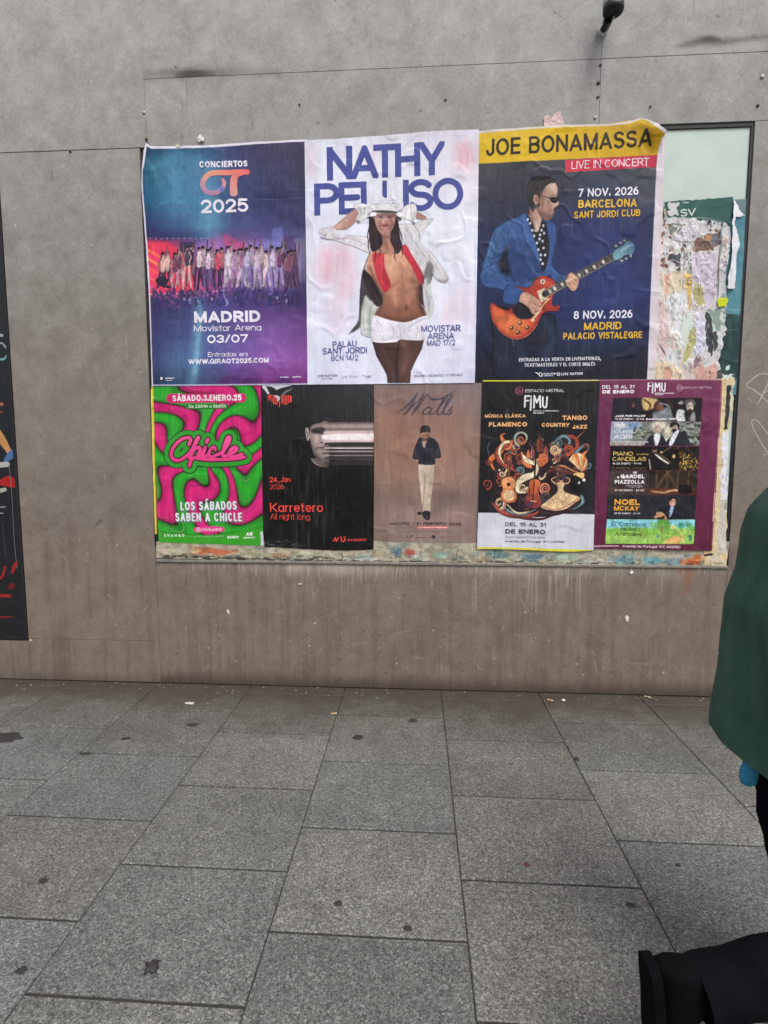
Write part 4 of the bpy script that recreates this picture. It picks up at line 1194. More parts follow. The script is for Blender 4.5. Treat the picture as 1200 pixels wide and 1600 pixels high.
w_.line([(494, 590), (496, 612), (484, 620)], [4, 6, 5], (142, 96, 92), 6, alpha=.7); w_.ell(496, 608, 5, 10, (212, 168, 158), soft=6, alpha=.7)
w_.line([(470, 606), (462, 640), (474, 668)], [6, 12, 6], (128, 84, 82), 8, alpha=.6); w_.line([(522, 600), (532, 636), (516, 668)], [8, 14, 6], (120, 78, 76), 9, alpha=.65); w_.ell(480, 618, 8, 9, (222, 176, 164), soft=6, alpha=.6); w_.ell(491, 640, 21, 8, (156, 78, 84), soft=4); w_.line([(470, 640), (491, 642), (512, 639)], 3, (86, 44, 52), 3); w_.ell(452, 640, 10, 22, (150, 102, 98), soft=12, alpha=.55); w_.ell(494, 672, 20, 9, (196, 146, 132), soft=10, alpha=.6)
for pts in ([(404, 700), (392, 760), (404, 812)], [(430, 770), (436, 820), (426, 850)], [(456, 760), (462, 800), (452, 830)], [(576, 740), (592, 790), (584, 830)], [(548, 790), (546, 830), (556, 850)], [(566, 640), (584, 700), (590, 750)], [(400, 640), (388, 700), (394, 740)]): w_.line(pts, [5, 5, 1], HR, 3)
# forearms and gloves
w_.poly([(188, 656), (250, 596), (312, 546), (338, 560), (326, 606), (268, 660)], gr((206, 164, 152), (176, 130, 120), (230, 600), (290, 640)), 4)
w_.poly([(664, 566), (690, 566), (734, 598), (700, 606), (668, 596)], (176, 130, 122), 4)
GV = (222, 221, 226)
w_.poly([(306, 528), (334, 514), (372, 516), (396, 534), (402, 560), (392, 592), (364, 606), (340, 628), (322, 618), (326, 590), (336, 566)], GV, 3)
for pts in ([(344, 530), (350, 570), (330, 610)], [(372, 540), (370, 580)], [(392, 548), (388, 590)], [(322, 612), (340, 626)]): w_.line(pts, 5, (150, 148, 156), 5, smooth=False, alpha=.7)
w_.ell(333, 618, 11, 7, (110, 104, 112), soft=5, alpha=.8)
w_.poly([(584, 548), (622, 518), (662, 514), (674, 548), (668, 590), (656, 628), (640, 614), (616, 604), (584, 594), (566, 580)], GV, 3)
for pts in ([(640, 530), (642, 580), (652, 622)], [(612, 544), (606, 590)], [(590, 560), (580, 590)], [(664, 566), (650, 632)]): w_.line(pts, 5, (144, 142, 150), 5, smooth=False, alpha=.7)
w_.ell(574, 602, 10, 14, (150, 150, 154), soft=5, alpha=.8); w_.ell(656, 630, 8, 10, (104, 100, 108), soft=4, alpha=.8)
# the white hat with its dark under-brim; its crown hides the foot of the letters
hc_ = P.art(375, 340, 610, 600, 2.2)
hc_.poly([(388, 480), (396, 430), (392, 396), (430, 372), (468, 366), (474, 400), (476, 470), (508, 474), (510, 400), (516, 376), (560, 378), (566, 420), (588, 480), (596, 530), (566, 556), (480, 566), (402, 566), (388, 530)], gr((228, 230, 243), (218, 218, 230), (480, 400), (480, 540)), 6)
hc_.line([(420, 400), (428, 460), (408, 520)], [4, 9, 4], (208, 206, 220), 10, alpha=.7); hc_.line([(545, 410), (562, 470)], [4, 8], (208, 206, 220), 10, alpha=.7)
P.put(hc_, 'hat_picture', .0015)
w_.poly([(402, 520), (560, 512), (568, 558), (480, 566), (404, 572)], (220, 217, 224), 5, True, .9)
w_.line([(398, 576), (432, 562), (500, 560), (562, 566)], [8, 14, 14, 8], (58, 54, 60), 4); w_.line([(392, 598), (430, 586)], [8, 5], (50, 46, 52), 4); w_.poly([(404, 570), (436, 564), (438, 584), (406, 590)], (232, 230, 238), 3, True); w_.poly([(560, 566), (590, 572), (586, 590), (562, 588)], (236, 232, 240), 3, True); w_.line([(560, 590), (578, 606)], [6, 12], (60, 56, 60), 5)
for pts in ([(512, 500), (540, 492), (566, 510), (560, 536), (530, 528), (520, 510)], [(530, 500), (552, 530)], [(548, 496), (526, 526)]): w_.line(pts, 3, (150, 148, 160), 3, alpha=.8)
w_.ell(484, 404, 8, 12, (60, 66, 120), soft=5, alpha=.85)
P.put(w_.photo(.13, 8, 1.3, 5, .92, .13), 'performer_picture', .0017)
P.letter('venue_lettering', [('PALAU', (185, 1351), (325, 1345), 36, BL, .14), ('SANT JORDI', (126, 1390), (384, 1383), 36, BL, .14), ('BCN 14/2', (178, 1429), (333, 1425), 33, BL, .13),
    ('MOVISTAR', (700, 1260), (929, 1256), 38, BL, .14), ('ARENA', (738, 1301), (891, 1298), 35, BL, .14), ('MAD 17/2', (733, 1341), (898, 1337), 33, BL, .13)], lift=.0022)
GY = (110, 106, 128)
P.letter('small_print', [('LIVE NATION', (97, 1524), (210, 1520), 14, GY, .26), ('ENTERTAINMENT', (118, 1536), (188, 1534), 6, GY, .2), ('Line Wave', (236, 1531), (330, 1527), 20, (176, 172, 190), .12), ('vpi', (372, 1528), (408, 1526), 17, (120, 116, 140), .18), ('the', (355, 1518), (372, 1517), 9, (140, 136, 160), .16),
    ('TICKETS:', (656, 1500), (702, 1499), 8, GY, .14), ('LIVENATION.ES, TICKETMASTER.ES Y EL CORTE INGLÉS', (656, 1524), (942, 1516), 15, (120, 116, 146), .12)], lift=.0011)

# ---------------------------------------------------------------- 3: black poster, guitarist in blue suit
def curl3(px, py):
    t = sstep(55, 0, np.hypot((px - 1036) * 1.0, (py - 200) * 1.3))
    return .035 * t
P = Poster('concert_poster', 'black poster with yellow banner and a man in blue suit playing red guitar', 735, 170, 3.635, .0085, (520, 1545), 23, curl3)
a = P.art(0, 40, 1130, 1570)
a.field([25, 250, 500, 760, 1060], [280, 480, 700, 950, 1120, 1300, 1420, 1545], [  # upper rows greyed: sky sheen painted into the black print
 [(70, 73, 80), (62, 64, 70), (62, 66, 74), (66, 70, 78), (72, 76, 82)], [(56, 60, 72), (46, 48, 62), (46, 50, 68), (54, 60, 86), (70, 75, 86)],
 [(38, 46, 78), (36, 42, 74), (38, 46, 92), (44, 54, 104), (42, 48, 84)], [(36, 46, 84), (34, 42, 80), (38, 48, 98), (44, 56, 110), (40, 48, 92)],
 [(32, 42, 80), (28, 36, 70), (36, 46, 92), (42, 54, 106), (38, 46, 90)], [(28, 36, 66), (26, 32, 56), (34, 44, 80), (36, 46, 84), (34, 40, 70)],
 [(27, 32, 50), (26, 30, 46), (28, 34, 56), (30, 34, 52), (32, 36, 50)], [(30, 32, 40), (28, 30, 38), (28, 30, 38), (30, 32, 40), (34, 36, 44)]])
a.line([(690, 1110), (850, 1070), (1040, 1046)], [10, 30, 20], (62, 76, 140), 30, alpha=.45)
for k in range(30):
    x = rng.uniform(30, 1040); y = rng.uniform(360, 1400)
    a.line([(x, y), (x + rng.uniform(-4, 4), y + rng.uniform(30, 160))], [1, 2.5], (120, 124, 140), 3, alpha=rng.uniform(.08, .25))
a.grain(40, 60, .08, 9)
a.line([(40, 1490), (300, 1480), (600, 1500), (1000, 1490)], [8, 26, 20, 10], (20, 22, 28), 16, alpha=.5)
a.poly([(40, 120), (400, 90), (850, 70), (960, 40), (1060, 90), (1100, 150), (1064, 262), (700, 280), (43, 312)], gr((218, 180, 34), (196, 154, 22), (300, 150), (1050, 200)), None, False)
a.line([(840, 84), (900, 130), (960, 110), (1010, 150), (1030, 240)], [12, 24, 16, 26, 10], (140, 106, 16), 22, alpha=.55)
a.line([(48, 190), (200, 160), (330, 130)], [14, 10, 4], (236, 204, 70), 14, alpha=.5); a.line([(900, 80), (960, 74), (1030, 120)], [6, 14, 8], (232, 202, 80), 10, alpha=.6)
a.poly([(538, 292), (1059, 262), (1056, 331), (540, 361)], gr((204, 54, 78), (186, 44, 74), (600, 300), (1050, 300)), None, False)
# paper margin on the right and along the torn top
a.poly([(1076, 176), (1062, 262), (1056, 331), (1030, 900), (1002, 1556), (1060, 1560), (1090, 800), (1130, 160)], (214, 206, 216), 2, False)
a.line([(44, 132), (200, 120), (400, 106), (600, 96), (760, 92), (850, 84), (910, 74), (960, 60), (1000, 72), (1040, 108), (1100, 150)], [16, 14, 12, 12, 11, 12, 14, 10, 12, 20, 24], (212, 206, 204), 3)
a.line([(1030, 96), (1060, 120), (1100, 152)], [8, 26, 20], (226, 222, 226), 3)
a.cut([(40, 128), (120, 118), (230, 112), (330, 104), (450, 98), (560, 92), (680, 88), (770, 84), (840, 78), (890, 66), (930, 66), (958, 56), (985, 62), (1010, 76), (1030, 92), (1052, 104), (1070, 124), (1100, 143), (1082, 186), (1086, 260), (1078, 420), (1064, 700), (1050, 1000), (1030, 1300), (1016, 1548), (500, 1546), (22, 1550), (30, 1100), (40, 500)])
P.put(a, 'paper_sheet')
YL = (222, 178, 52)
P.letter('title_lettering', [('JOE BONAMASSA', (88, 268), (1026, 213), 96, (44, 38, 30), .155)], ss=2.2)
P.letter('subtitle_lettering', [('LIVE IN CONCERT', (573, 343), (1014, 323), 45, (236, 220, 228), .11)])
P.letter('date_lettering', [('7 NOV. 2026', (612, 502), (954, 489), 47, (228, 226, 240), .17), ('BARCELONA', (612, 564), (944, 557), 46, YL, .19), ('SANT JORDI CLUB', (588, 623), (963, 610), 39, YL, .19),
    ('8 NOV. 2026', (586, 1195), (920, 1187), 46, (228, 226, 240), .17), ('MADRID', (644, 1257), (857, 1252), 43, YL, .19), ('PALACIO VISTALEGRE', (526, 1311), (975, 1302), 38, YL, .19)])
sw = (214, 214, 224)
def p3logo(q):
    q.line([(368, 1498), (384, 1504), (402, 1520)], [3, 8, 6], sw); q.ell(398, 1509, 12, 12, sw); q.ell(398, 1509, 6, 7, (34, 36, 44)); q.ell(500, 1507, 10, 10, sw); q.ell(500, 1507, 5, 5, (34, 36, 44))
P.letter('small_print', [('ENTRADAS A LA VENTA EN LIVENATION.ES,', (275, 1436), (740, 1427), 20, sw, .19), ('TICKETMASTER.ES Y EL CORTE INGLÉS', (306, 1466), (708, 1459), 20, sw, .19), ('ROCKIN SPAIN', (415, 1510), (484, 1508), 9, sw, .2), ('CONCERTS', (415, 1520), (470, 1519), 8, sw, .2), ('LIVE NATION', (516, 1514), (637, 1511), 15, sw, .26)], paint=p3logo)
g_ = P.art(30, 370, 620, 1540, 2.0)
JK = (50, 86, 146)
g_.poly([(130, 1120), (300, 1160), (470, 1170), (492, 1300), (490, 1420), (450, 1530), (150, 1530), (124, 1300)], (27, 32, 54), 14)
g_.line([(420, 1200), (470, 1290), (430, 1400), (420, 1520)], [30, 40, 26, 14], (52, 70, 112), 30, alpha=.6); g_.line([(250, 1310), (300, 1400), (290, 1500)], [20, 30, 14], (42, 56, 92), 26, alpha=.5); g_.line([(240, 1310), (246, 1350)], [4, 3], (150, 110, 96), 3, alpha=.8)
g_.poly([(312, 586), (268, 606), (196, 636), (134, 680), (108, 740), (88, 810), (62, 900), (50, 960), (80, 1010), (150, 1020), (250, 1040), (370, 1000), (440, 944), (470, 980), (545, 995), (566, 955), (505, 930), (470, 890), (462, 850), (486, 760), (490, 690), (478, 650), (430, 630), (360, 640)], JK, 4)
g_.poly([(212, 740), (196, 800), (164, 860), (156, 900), (200, 950), (300, 1000), (400, 950), (390, 850), (330, 800), (270, 740)], (30, 52, 104), 24, True, .75)
g_.poly([(206, 780), (172, 850), (158, 890), (196, 940), (226, 930), (214, 860)], (16, 20, 40), 14, True, .92)
g_.line([(160, 690), (130, 780), (92, 880), (74, 940)], [26, 40, 34, 24], (64, 112, 172), 24, alpha=.75); g_.line([(210, 650), (280, 640), (310, 690)], [10, 26, 16], (62, 108, 168), 22, alpha=.65); g_.line([(120, 900), (170, 960), (240, 1000)], [14, 22, 16], (64, 104, 166), 16, alpha=.6)
g_.line([(240, 700), (280, 800), (360, 900)], [16, 30, 14], (58, 96, 160), 24, alpha=.5); g_.line([(62, 920), (110, 890), (150, 870)], [3, 5, 3], (22, 38, 80), 8, alpha=.7); g_.line([(90, 840), (130, 850), (170, 830)], [3, 6, 3], (24, 44, 92), 9, alpha=.7)
g_.poly([(312, 590), (290, 640), (300, 720), (350, 800), (392, 872), (400, 780), (360, 700), (330, 630)], (54, 92, 156), 5); g_.line([(290, 640), (304, 730), (360, 830), (392, 880)], [2, 4, 4, 3], (20, 30, 66), 5, alpha=.9)
g_.poly([(430, 632), (478, 650), (490, 690), (484, 770), (466, 850), (440, 800), (436, 700)], (44, 78, 140), 5); g_.line([(436, 680), (446, 780), (440, 850)], [3, 5, 3], (20, 28, 62), 5, alpha=.8); g_.line([(476, 680), (470, 770)], [12, 8], (58, 96, 156), 12, alpha=.7)
g_.poly([(318, 600), (350, 636), (380, 650), (424, 640), (438, 700), (446, 800), (430, 900), (404, 920), (392, 840), (364, 740), (336, 660)], (24, 22, 32), 4)
for (x, y) in [(326, 628), (352, 690), (362, 722), (378, 762), (370, 690), (396, 716), (410, 752), (386, 800), (400, 830), (416, 790), (398, 856), (424, 830), (410, 880), (352, 630), (418, 706), (404, 690), (392, 740), (340, 650), (414, 664)]:
    g_.ell(x, y, 6.5, 8, (206, 212, 226), soft=3, alpha=.95)
g_.poly([(340, 552), (400, 596), (402, 640), (388, 690), (372, 696), (352, 640), (330, 596)], gr((196, 160, 142), (150, 108, 94), (390, 620), (340, 620)), 4); g_.line([(372, 640), (382, 690)], [4, 6], (214, 206, 206), 5, alpha=.7)
for pts, wd_, c_ in [([(120, 720), (150, 780), (130, 860)], [2, 8, 2], (30, 54, 104)), ([(170, 700), (196, 760), (186, 830)], [2, 8, 3], (28, 50, 98)), ([(90, 860), (120, 880), (160, 880)], [2, 6, 2], (24, 44, 90)), ([(80, 900), (110, 930), (150, 940)], [2, 6, 2], (84, 130, 186)), ([(230, 680), (250, 760), (240, 840)], [2, 7, 2], (30, 54, 108)), ([(280, 760), (300, 850), (340, 920)], [2, 8, 2], (28, 50, 102)), ([(330, 860), (360, 920), (400, 950)], [2, 7, 2], (76, 120, 178)), ([(260, 900), (320, 950), (380, 970)], [2, 9, 2], (26, 46, 94)),
                      ([(210, 660), (240, 700), (250, 740)], [2, 7, 2], (88, 136, 190)), ([(130, 700), (110, 780), (96, 840)], [2, 6, 2], (96, 146, 196)), ([(450, 880), (490, 920), (540, 960)], [2, 8, 3], (28, 48, 96)), ([(460, 900), (510, 940), (556, 956)], [2, 5, 2], (80, 120, 176)), ([(456, 700), (462, 780), (456, 850)], [2, 6, 2], (74, 114, 170)), ([(180, 960), (230, 990), (280, 1010)], [2, 7, 2], (26, 46, 94))]:
    g_.line(pts, wd_, c_, 6, alpha=.6)
# head in profile
g_.poly([(386, 500), (400, 452), (430, 424), (466, 414), (488, 428), (497, 462), (492, 492), (500, 520), (504, 546), (490, 556), (474, 566), (476, 586), (470, 610), (452, 628), (424, 632), (394, 606), (374, 570), (366, 530)], gr((204, 164, 146), (150, 106, 92), (490, 500), (390, 560)), 3)
g_.poly([(380, 560), (410, 590), (456, 600), (470, 596), (466, 614), (450, 628), (424, 632), (394, 606)], (116, 84, 76), 10, True, .8); g_.line([(462, 570), (480, 576)], [3, 6], (110, 66, 62), 4, alpha=.8); g_.ell(482, 540, 10, 12, (216, 172, 156), soft=8, alpha=.7); g_.ell(430, 545, 18, 22, (186, 140, 124), soft=16, alpha=.6); g_.ell(470, 452, 18, 20, (222, 184, 166), soft=16, alpha=.6)
g_.poly([(350, 580), (328, 520), (322, 460), (334, 410), (372, 384), (430, 384), (474, 400), (484, 420), (452, 424), (424, 446), (404, 490), (394, 512), (392, 548), (380, 560), (372, 500), (360, 540), (362, 580)], (44, 42, 44), 5)
for k in range(8): g_.line([(340 + 16 * k, 470 - 6 * k), (370 + 13 * k, 420 - 3 * k), (410 + 9 * k, 398 + k)], [1.5, 3, 1], (86, 82, 82) if k % 2 else (24, 24, 28), 3, alpha=.65)
for k in range(4): g_.line([(316 + 6 * k, 560), (318 + 5 * k, 480), (340 + 4 * k, 420)], [1, 2, 1], (96, 94, 96), 3, alpha=.35)
g_.ell(373, 514, 15, 28, (198, 150, 132), rot=-8, soft=3); g_.ell(376, 516, 8, 18, (140, 92, 80), rot=-8, soft=5, alpha=.8)
g_.poly([(450, 506), (478, 500), (502, 502), (500, 522), (482, 536), (460, 528)], (18, 18, 24), 2.5); g_.line([(396, 494), (426, 500), (455, 508)], 5, (46, 40, 42), 2, smooth=False); g_.ell(486, 510, 6, 3, (90, 96, 110), soft=3, alpha=.7)
g_.line([(400, 470), (410, 520), (404, 570)], [10, 16, 10], (128, 88, 76), 10, alpha=.6); g_.line([(440, 520), (456, 556), (446, 590)], [4, 9, 4], (132, 92, 80), 7, alpha=.6); g_.line([(452, 496), (480, 490), (494, 494)], [3, 5, 3], (84, 60, 56), 4, alpha=.7)
P.put(g_.photo(.2, 12, 1.3, 9, .86, .5), 'performer_picture', .0006)
# the guitar, a layer of its own over the man
k_ = P.art(100, 720, 960, 1330, 2.2)
k_.poly([(116, 1098), (112, 1150), (128, 1210), (170, 1268), (230, 1304), (290, 1306), (340, 1278), (378, 1226), (404, 1172), (440, 1150), (486, 1150), (508, 1130), (500, 1112), (476, 1120), (462, 1104), (470, 1060), (492, 1012), (474, 974), (436, 950), (398, 948), (364, 972), (346, 1004), (312, 1016), (262, 1008), (280, 1050), (240, 1120), (204, 1142), (160, 1124)], (168, 48, 42), 3)
k_.poly([(126, 1120), (124, 1160), (140, 1210), (178, 1258), (232, 1292), (286, 1294), (330, 1268), (366, 1218), (390, 1168), (330, 1180), (250, 1170), (200, 1150)], gr((206, 92, 50), (196, 72, 46), (240, 1200), (360, 1240)), 14, True, .95)
k_.ell(250, 1225, 60, 44, (222, 122, 66), rot=20, soft=44, alpha=.75)
k_.poly([(300, 1020), (350, 1016), (372, 980), (404, 960), (440, 966), (474, 1000), (456, 1060), (420, 1110), (340, 1060)], (178, 56, 46), 10, True, .9); k_.ell(430, 1000, 26, 20, (200, 84, 60), soft=20, alpha=.6)
k_.line([(116, 1100), (114, 1150), (132, 1212), (172, 1268), (232, 1304), (290, 1304), (340, 1276), (380, 1224)], 3.5, (206, 150, 120), 2.5, alpha=.7)
k_.poly([(238, 1128), (284, 1090), (330, 1090), (378, 1150), (352, 1186), (290, 1196), (252, 1172)], (24, 24, 36), 5)
k_.poly([(462, 1072), (440, 1090), (412, 1120), (392, 1160), (356, 1200), (346, 1206), (352, 1186), (398, 1128), (440, 1078)], (214, 190, 146), 3, False)
k_.poly([(378, 1038), (420, 1018), (438, 1078), (402, 1100)], (214, 200, 168), 2.5, False); k_.line([(388, 1046), (424, 1028)], 3, (160, 148, 120), 2); k_.line([(400, 1088), (434, 1070)], 3, (160, 148, 120), 2)
k_.ell(410, 982, 14, 14, (206, 190, 160)); k_.ell(410, 982, 6, 7, (90, 60, 50))
ax_, bx_ = np.array([424., 1052.]), np.array([818., 836.]); dn = (bx_ - ax_) / np.hypot(*(bx_ - ax_)); nn = np.array([-dn[1], dn[0]])
k_.line([ax_, bx_], 42, (150, 140, 122), 2, smooth=False); k_.line([ax_, bx_], 33, (50, 44, 54), 2, smooth=False)
for q in range(21):
    t = 1 - (2 ** (-q / 12)) ; t = t / .72
    if t > 1: break
    pc = bx_ + (ax_ - bx_) * t
    k_.line([pc - nn * 16, pc + nn * 16], 2.2, (170, 164, 156), 1.6, smooth=False, alpha=.8)
for t in (.16, .29, .40, .505, .60, .68, .75, .86, .93):
    pc = bx_ + (ax_ - bx_) * t; k_.poly([pc - dn * 8 - nn * 11, pc + dn * 8 - nn * 11, pc + dn * 6 + nn * 11, pc - dn * 6 + nn * 11], (206, 206, 184), 2, False, .95)
for q in (-9, -3, 3, 9): k_.line([ax_ + nn * q, bx_ + nn * q], 1.2, (196, 190, 176), 1.4, smooth=False, alpha=.45)
k_.poly([(806, 818), (832, 792), (868, 770), (898, 742), (916, 756), (936, 776), (928, 812), (914, 826), (880, 832), (846, 854), (820, 856)], gr((112, 160, 174), (70, 104, 140), (830, 830), (930, 770)), 3)
k_.line([(850, 812), (890, 786), (918, 770)], [6, 14, 6], (176, 206, 210), 8, alpha=.6)
for (x, y) in [(826, 778), (852, 760), (874, 748), (858, 862), (884, 850), (910, 836)]: k_.ell(x, y, 9, 8, (196, 202, 178)); k_.line([(x, y), (870, 805)], 3, (120, 130, 130), 2, smooth=False, alpha=.4)
for (x, y) in [(232, 1244), (282, 1216), (270, 1270), (322, 1242)]: k_.ell(x, y, 13, 13, (92, 44, 34)); k_.ell(x - 3, y - 3, 6, 6, (226, 170, 110), soft=4)
k_.ell(355, 1200, 10, 8, (226, 206, 160))
# picking hand and sleeve cuff, fretting hand
sk = (196, 148, 126)
k_.poly([(206, 1000), (262, 1012), (304, 1042), (284, 1092), (232, 1112), (180, 1090)], (44, 78, 138), 5); k_.line([(286, 1050), (276, 1092)], 4, (26, 44, 90), 3)
k_.poly([(290, 1050), (318, 1042), (352, 1060), (384, 1082), (404, 1112), (392, 1126), (404, 1150), (386, 1156), (366, 1146), (372, 1166), (352, 1164), (330, 1130), (300, 1106), (276, 1090)], sk, 3)
for pts in ([(340, 1090), (370, 1112), (398, 1120)], [(330, 1104), (360, 1132), (384, 1150)], [(318, 1112), (346, 1144), (362, 1162)]): k_.line(pts, [2, 4, 3], (124, 80, 66), 3, alpha=.75)
k_.line([(300, 1060), (340, 1066), (376, 1092)], [6, 12, 8], (222, 178, 156), 9, alpha=.6)
k_.poly([(548, 960), (556, 936), (576, 928), (590, 940), (606, 950), (616, 976), (608, 1012), (590, 1034), (572, 1032), (556, 1014), (546, 1000)], sk, 3)
for pts in ([(556, 965), (580, 985), (600, 1008)], [(572, 950), (594, 970), (610, 990)], [(552, 985), (570, 1006), (584, 1028)]): k_.line(pts, [2, 4, 3], (118, 76, 62), 3, alpha=.8)
for (x, y) in ((570, 944), (590, 956), (562, 972)): k_.ell(x, y, 9, 7, (226, 184, 160), soft=6, alpha=.7)
P.put(k_.photo(.22, 14, .9, 6, .9, .4), 'guitar_picture', .0013)

# ---------------------------------------------------------------- 4: green and pink swirl poster
P = Poster('club_poster', 'green and pink poster of wavy swirls with a pink script word in the middle', 220, 590, 3.158, .0052, (345, 830), 24)
a = P.art(40, 20, 620, 850, 1.6)
X, Y = a.XY()
a.rgb[:] = rgb((52, 168, 50)); a.a[:] = 1
cx, cy = 330., 372.
r = np.hypot((X - cx), (Y - cy) * .88); th = np.arctan2(Y - cy, X - cx)
f = np.sin(8 * th + 2.3 * np.sin(r / 48. + 1.3 * np.sin(3 * th + 1)) + .9 + .4 * np.sin(5 * th))
wd = .10 + 10.0 / np.maximum(r, 30)
pinkm = sstep(-.05, .05, f - .05)
sh = np.clip(np.abs(f - .05), 0, 1)
a.rgb[:] = np.where((f > .05)[..., None], rgb((206, 38, 116)) * (.72 + .33 * sh[..., None]), rgb((44, 160, 46)) * (.70 + .34 * sh[..., None]))
out_l = sstep(wd * 1.6, wd * .7, np.abs(f - .05))
a.over(out_l * .88, (60, 34, 38))
hl = sstep(.05, .0, np.abs(np.abs(f - .05) - .62)) * sstep(.45, .6, vnoise(X / 40, Y / 40, 5)) * (r > 100)
a.over(hl * .5, (240, 150, 190))
a.grain(8, 120, .10, 6)
a.poly([(60, 752), (150, 768), (330, 778), (480, 762), (612, 738), (612, 850), (60, 850)], (58, 158, 40), None, False)
a.line([(60, 750), (150, 766), (330, 776), (480, 760), (610, 736)], 4, (40, 90, 30), 3, alpha=.6)
a.line([(595, 765), (602, 800), (600, 832)], [14, 20, 18], (200, 204, 206), 4)
a.cut([(62, 40), (300, 39), (592, 38), (597, 400), (603, 745), (606, 828), (590, 830), (400, 822), (200, 816), (88, 812), (76, 500)])
P.put(a, 'paper_sheet')
# date pills
q_ = P.art(110, 70, 540, 165, 2.4)
q_.line([(150, 103), (498, 100)], 46, (206, 40, 112), smooth=False); q_.line([(232, 143), (420, 141)], 25, (36, 116, 40), smooth=False)
P.put(q_, 'date_band', .0006, M_INK)
P.letter('date_lettering', [('SÁBADO.3.ENERO.25', (158, 117), (497, 113), 30, (240, 232, 238), .24), ('De 23:59h a 06:00h', (237, 150), (420, 148), 16, (206, 226, 196), .16)])
# the script word
CH = [[(238, 330), (246, 306), (232, 296), (196, 308), (160, 346), (150, 384), (170, 408), (204, 402), (240, 374)],
      [(240, 374), (268, 330), (286, 296), (276, 306), (256, 352), (240, 396), (262, 356), (288, 344), (292, 360), (280, 392), (300, 384)],
      [(300, 384), (318, 344), (308, 378), (314, 392), (336, 378)], [(368, 356), (362, 344), (346, 352), (336, 376), (346, 392), (372, 382)],
      [(372, 382), (402, 368), (432, 326), (440, 296), (426, 300), (410, 350), (408, 386), (428, 384)], [(428, 384), (462, 366), (474, 350), (458, 344), (440, 366), (444, 388), (470, 388), (500, 378)],
      [(240, 436), (246, 412), (262, 396), (320, 404), (400, 404), (470, 400), (512, 392)]]
q_ = P.art(100, 240, 570, 480, 2.2)
for (w_d, c) in ((78, (36, 60, 36)), (70, (52, 156, 52)), (28, (66, 26, 44))):
    for s_ in CH: q_.line(s_, w_d, c, sub=4)
    q_.line([(325, 318), (331, 306)], w_d, c)
for s_ in CH: q_.line(s_, 16 if len(s_) > 4 else 15, gr((238, 88, 150), (222, 56, 130), (300, 290), (300, 440)), sub=4)
q_.line([(325, 318), (331, 306)], 17, (236, 84, 148))
P.put(q_, 'script_lettering', .0009, M_INK)
WH = (226, 228, 232); SH = (112, 128, 134)
T4 = [('LOS SÁBADOS', (196, 655), (473, 651), 42, .28), ('SABEN A CHICLE', (171, 709), (499, 709), 42, .28)]
P.letter('slogan_shadow', [(t, (p[0] + 3, p[1] + 4), (q[0] + 3, q[1] + 4), h, SH, w) for t, p, q, h, w in T4], lift=.0011, grow=.03)
P.letter('slogan_lettering', [(t, p, q, h, WH, w) for t, p, q, h, w in T4], lift=.0017)
q_ = P.art(250, 725, 425, 775, 2.4); q_.poly([(260, 750), (275, 738), (335, 733), (395, 736), (414, 748), (400, 760), (335, 766), (275, 762)], (226, 58, 140)); P.put(q_, 'handle_band', .0006, M_INK)
def p4(q):
    q.ell(284, 750, 11, 11, (240, 220, 232)); q.ell(284, 750, 8, 8, (226, 58, 140)); q.ell(284, 750, 4, 4, (240, 220, 232))
P.letter('small_print', [('chicle.party', (299, 757), (400, 755), 15, (244, 232, 240), .22), ('S H A N G O', (115, 786), (215, 785), 13, (220, 236, 214), .22), ('C/DE SAN BERNARDO 36, MADRID', (226, 788), (408, 787), 7, (176, 214, 166), .14), ('BENNY', (428, 795), (485, 793), 13, (226, 238, 222), .24), ('AB', (520, 781), (552, 779), 16, (232, 242, 230), .26), ('APEROCK', (505, 795), (563, 793), 8, (232, 242, 230), .22)], paint=p4)

# ---------------------------------------------------------------- 5: black poster with smeared face
P = Poster('club_poster', 'black poster with red lettering and a grey face smeared sideways into stripes', 220, 590, 3.158, .0060, (875, 845), 25)
a = P.art(585, 15, 1165, 870, 1.6)
a.field([598, 780, 960, 1150], [40, 150, 300, 500, 700, 850], [
 [(38, 38, 40), (42, 42, 45), (50, 51, 55), (54, 55, 60)], [(30, 30, 32), (34, 34, 36), (44, 45, 48), (46, 47, 50)], [(29, 28, 30), (29, 28, 29), (34, 33, 35), (34, 33, 35)],
 [(18, 17, 17), (15, 14, 15), (19, 18, 20), (20, 20, 21)], [(20, 19, 20), (18, 17, 18), (18, 17, 18), (19, 18, 19)], [(24, 24, 26), (22, 21, 23), (20, 20, 22), (22, 22, 24)]])
for k in range(60):
    x = rng.uniform(605, 1148); y = rng.uniform(45, 780); l = rng.uniform(30, 140)
    a.line([(x, y), (x + rng.uniform(-3, 3), y + l)], [1, 2.2], (140, 140, 146), 2.4, alpha=rng.uniform(.05, .28))
for k in range(26):
    x = rng.uniform(606, 800); y = rng.uniform(800, 840)
    a.line([(x, y), (x + rng.uniform(6, 20), y + rng.uniform(-8, 8)), (x + rng.uniform(16, 40), y + rng.uniform(-10, 10))], [1, 3, 1], (130, 130, 134), 3, alpha=.4)
a.grain(12, 60, .06, 4)
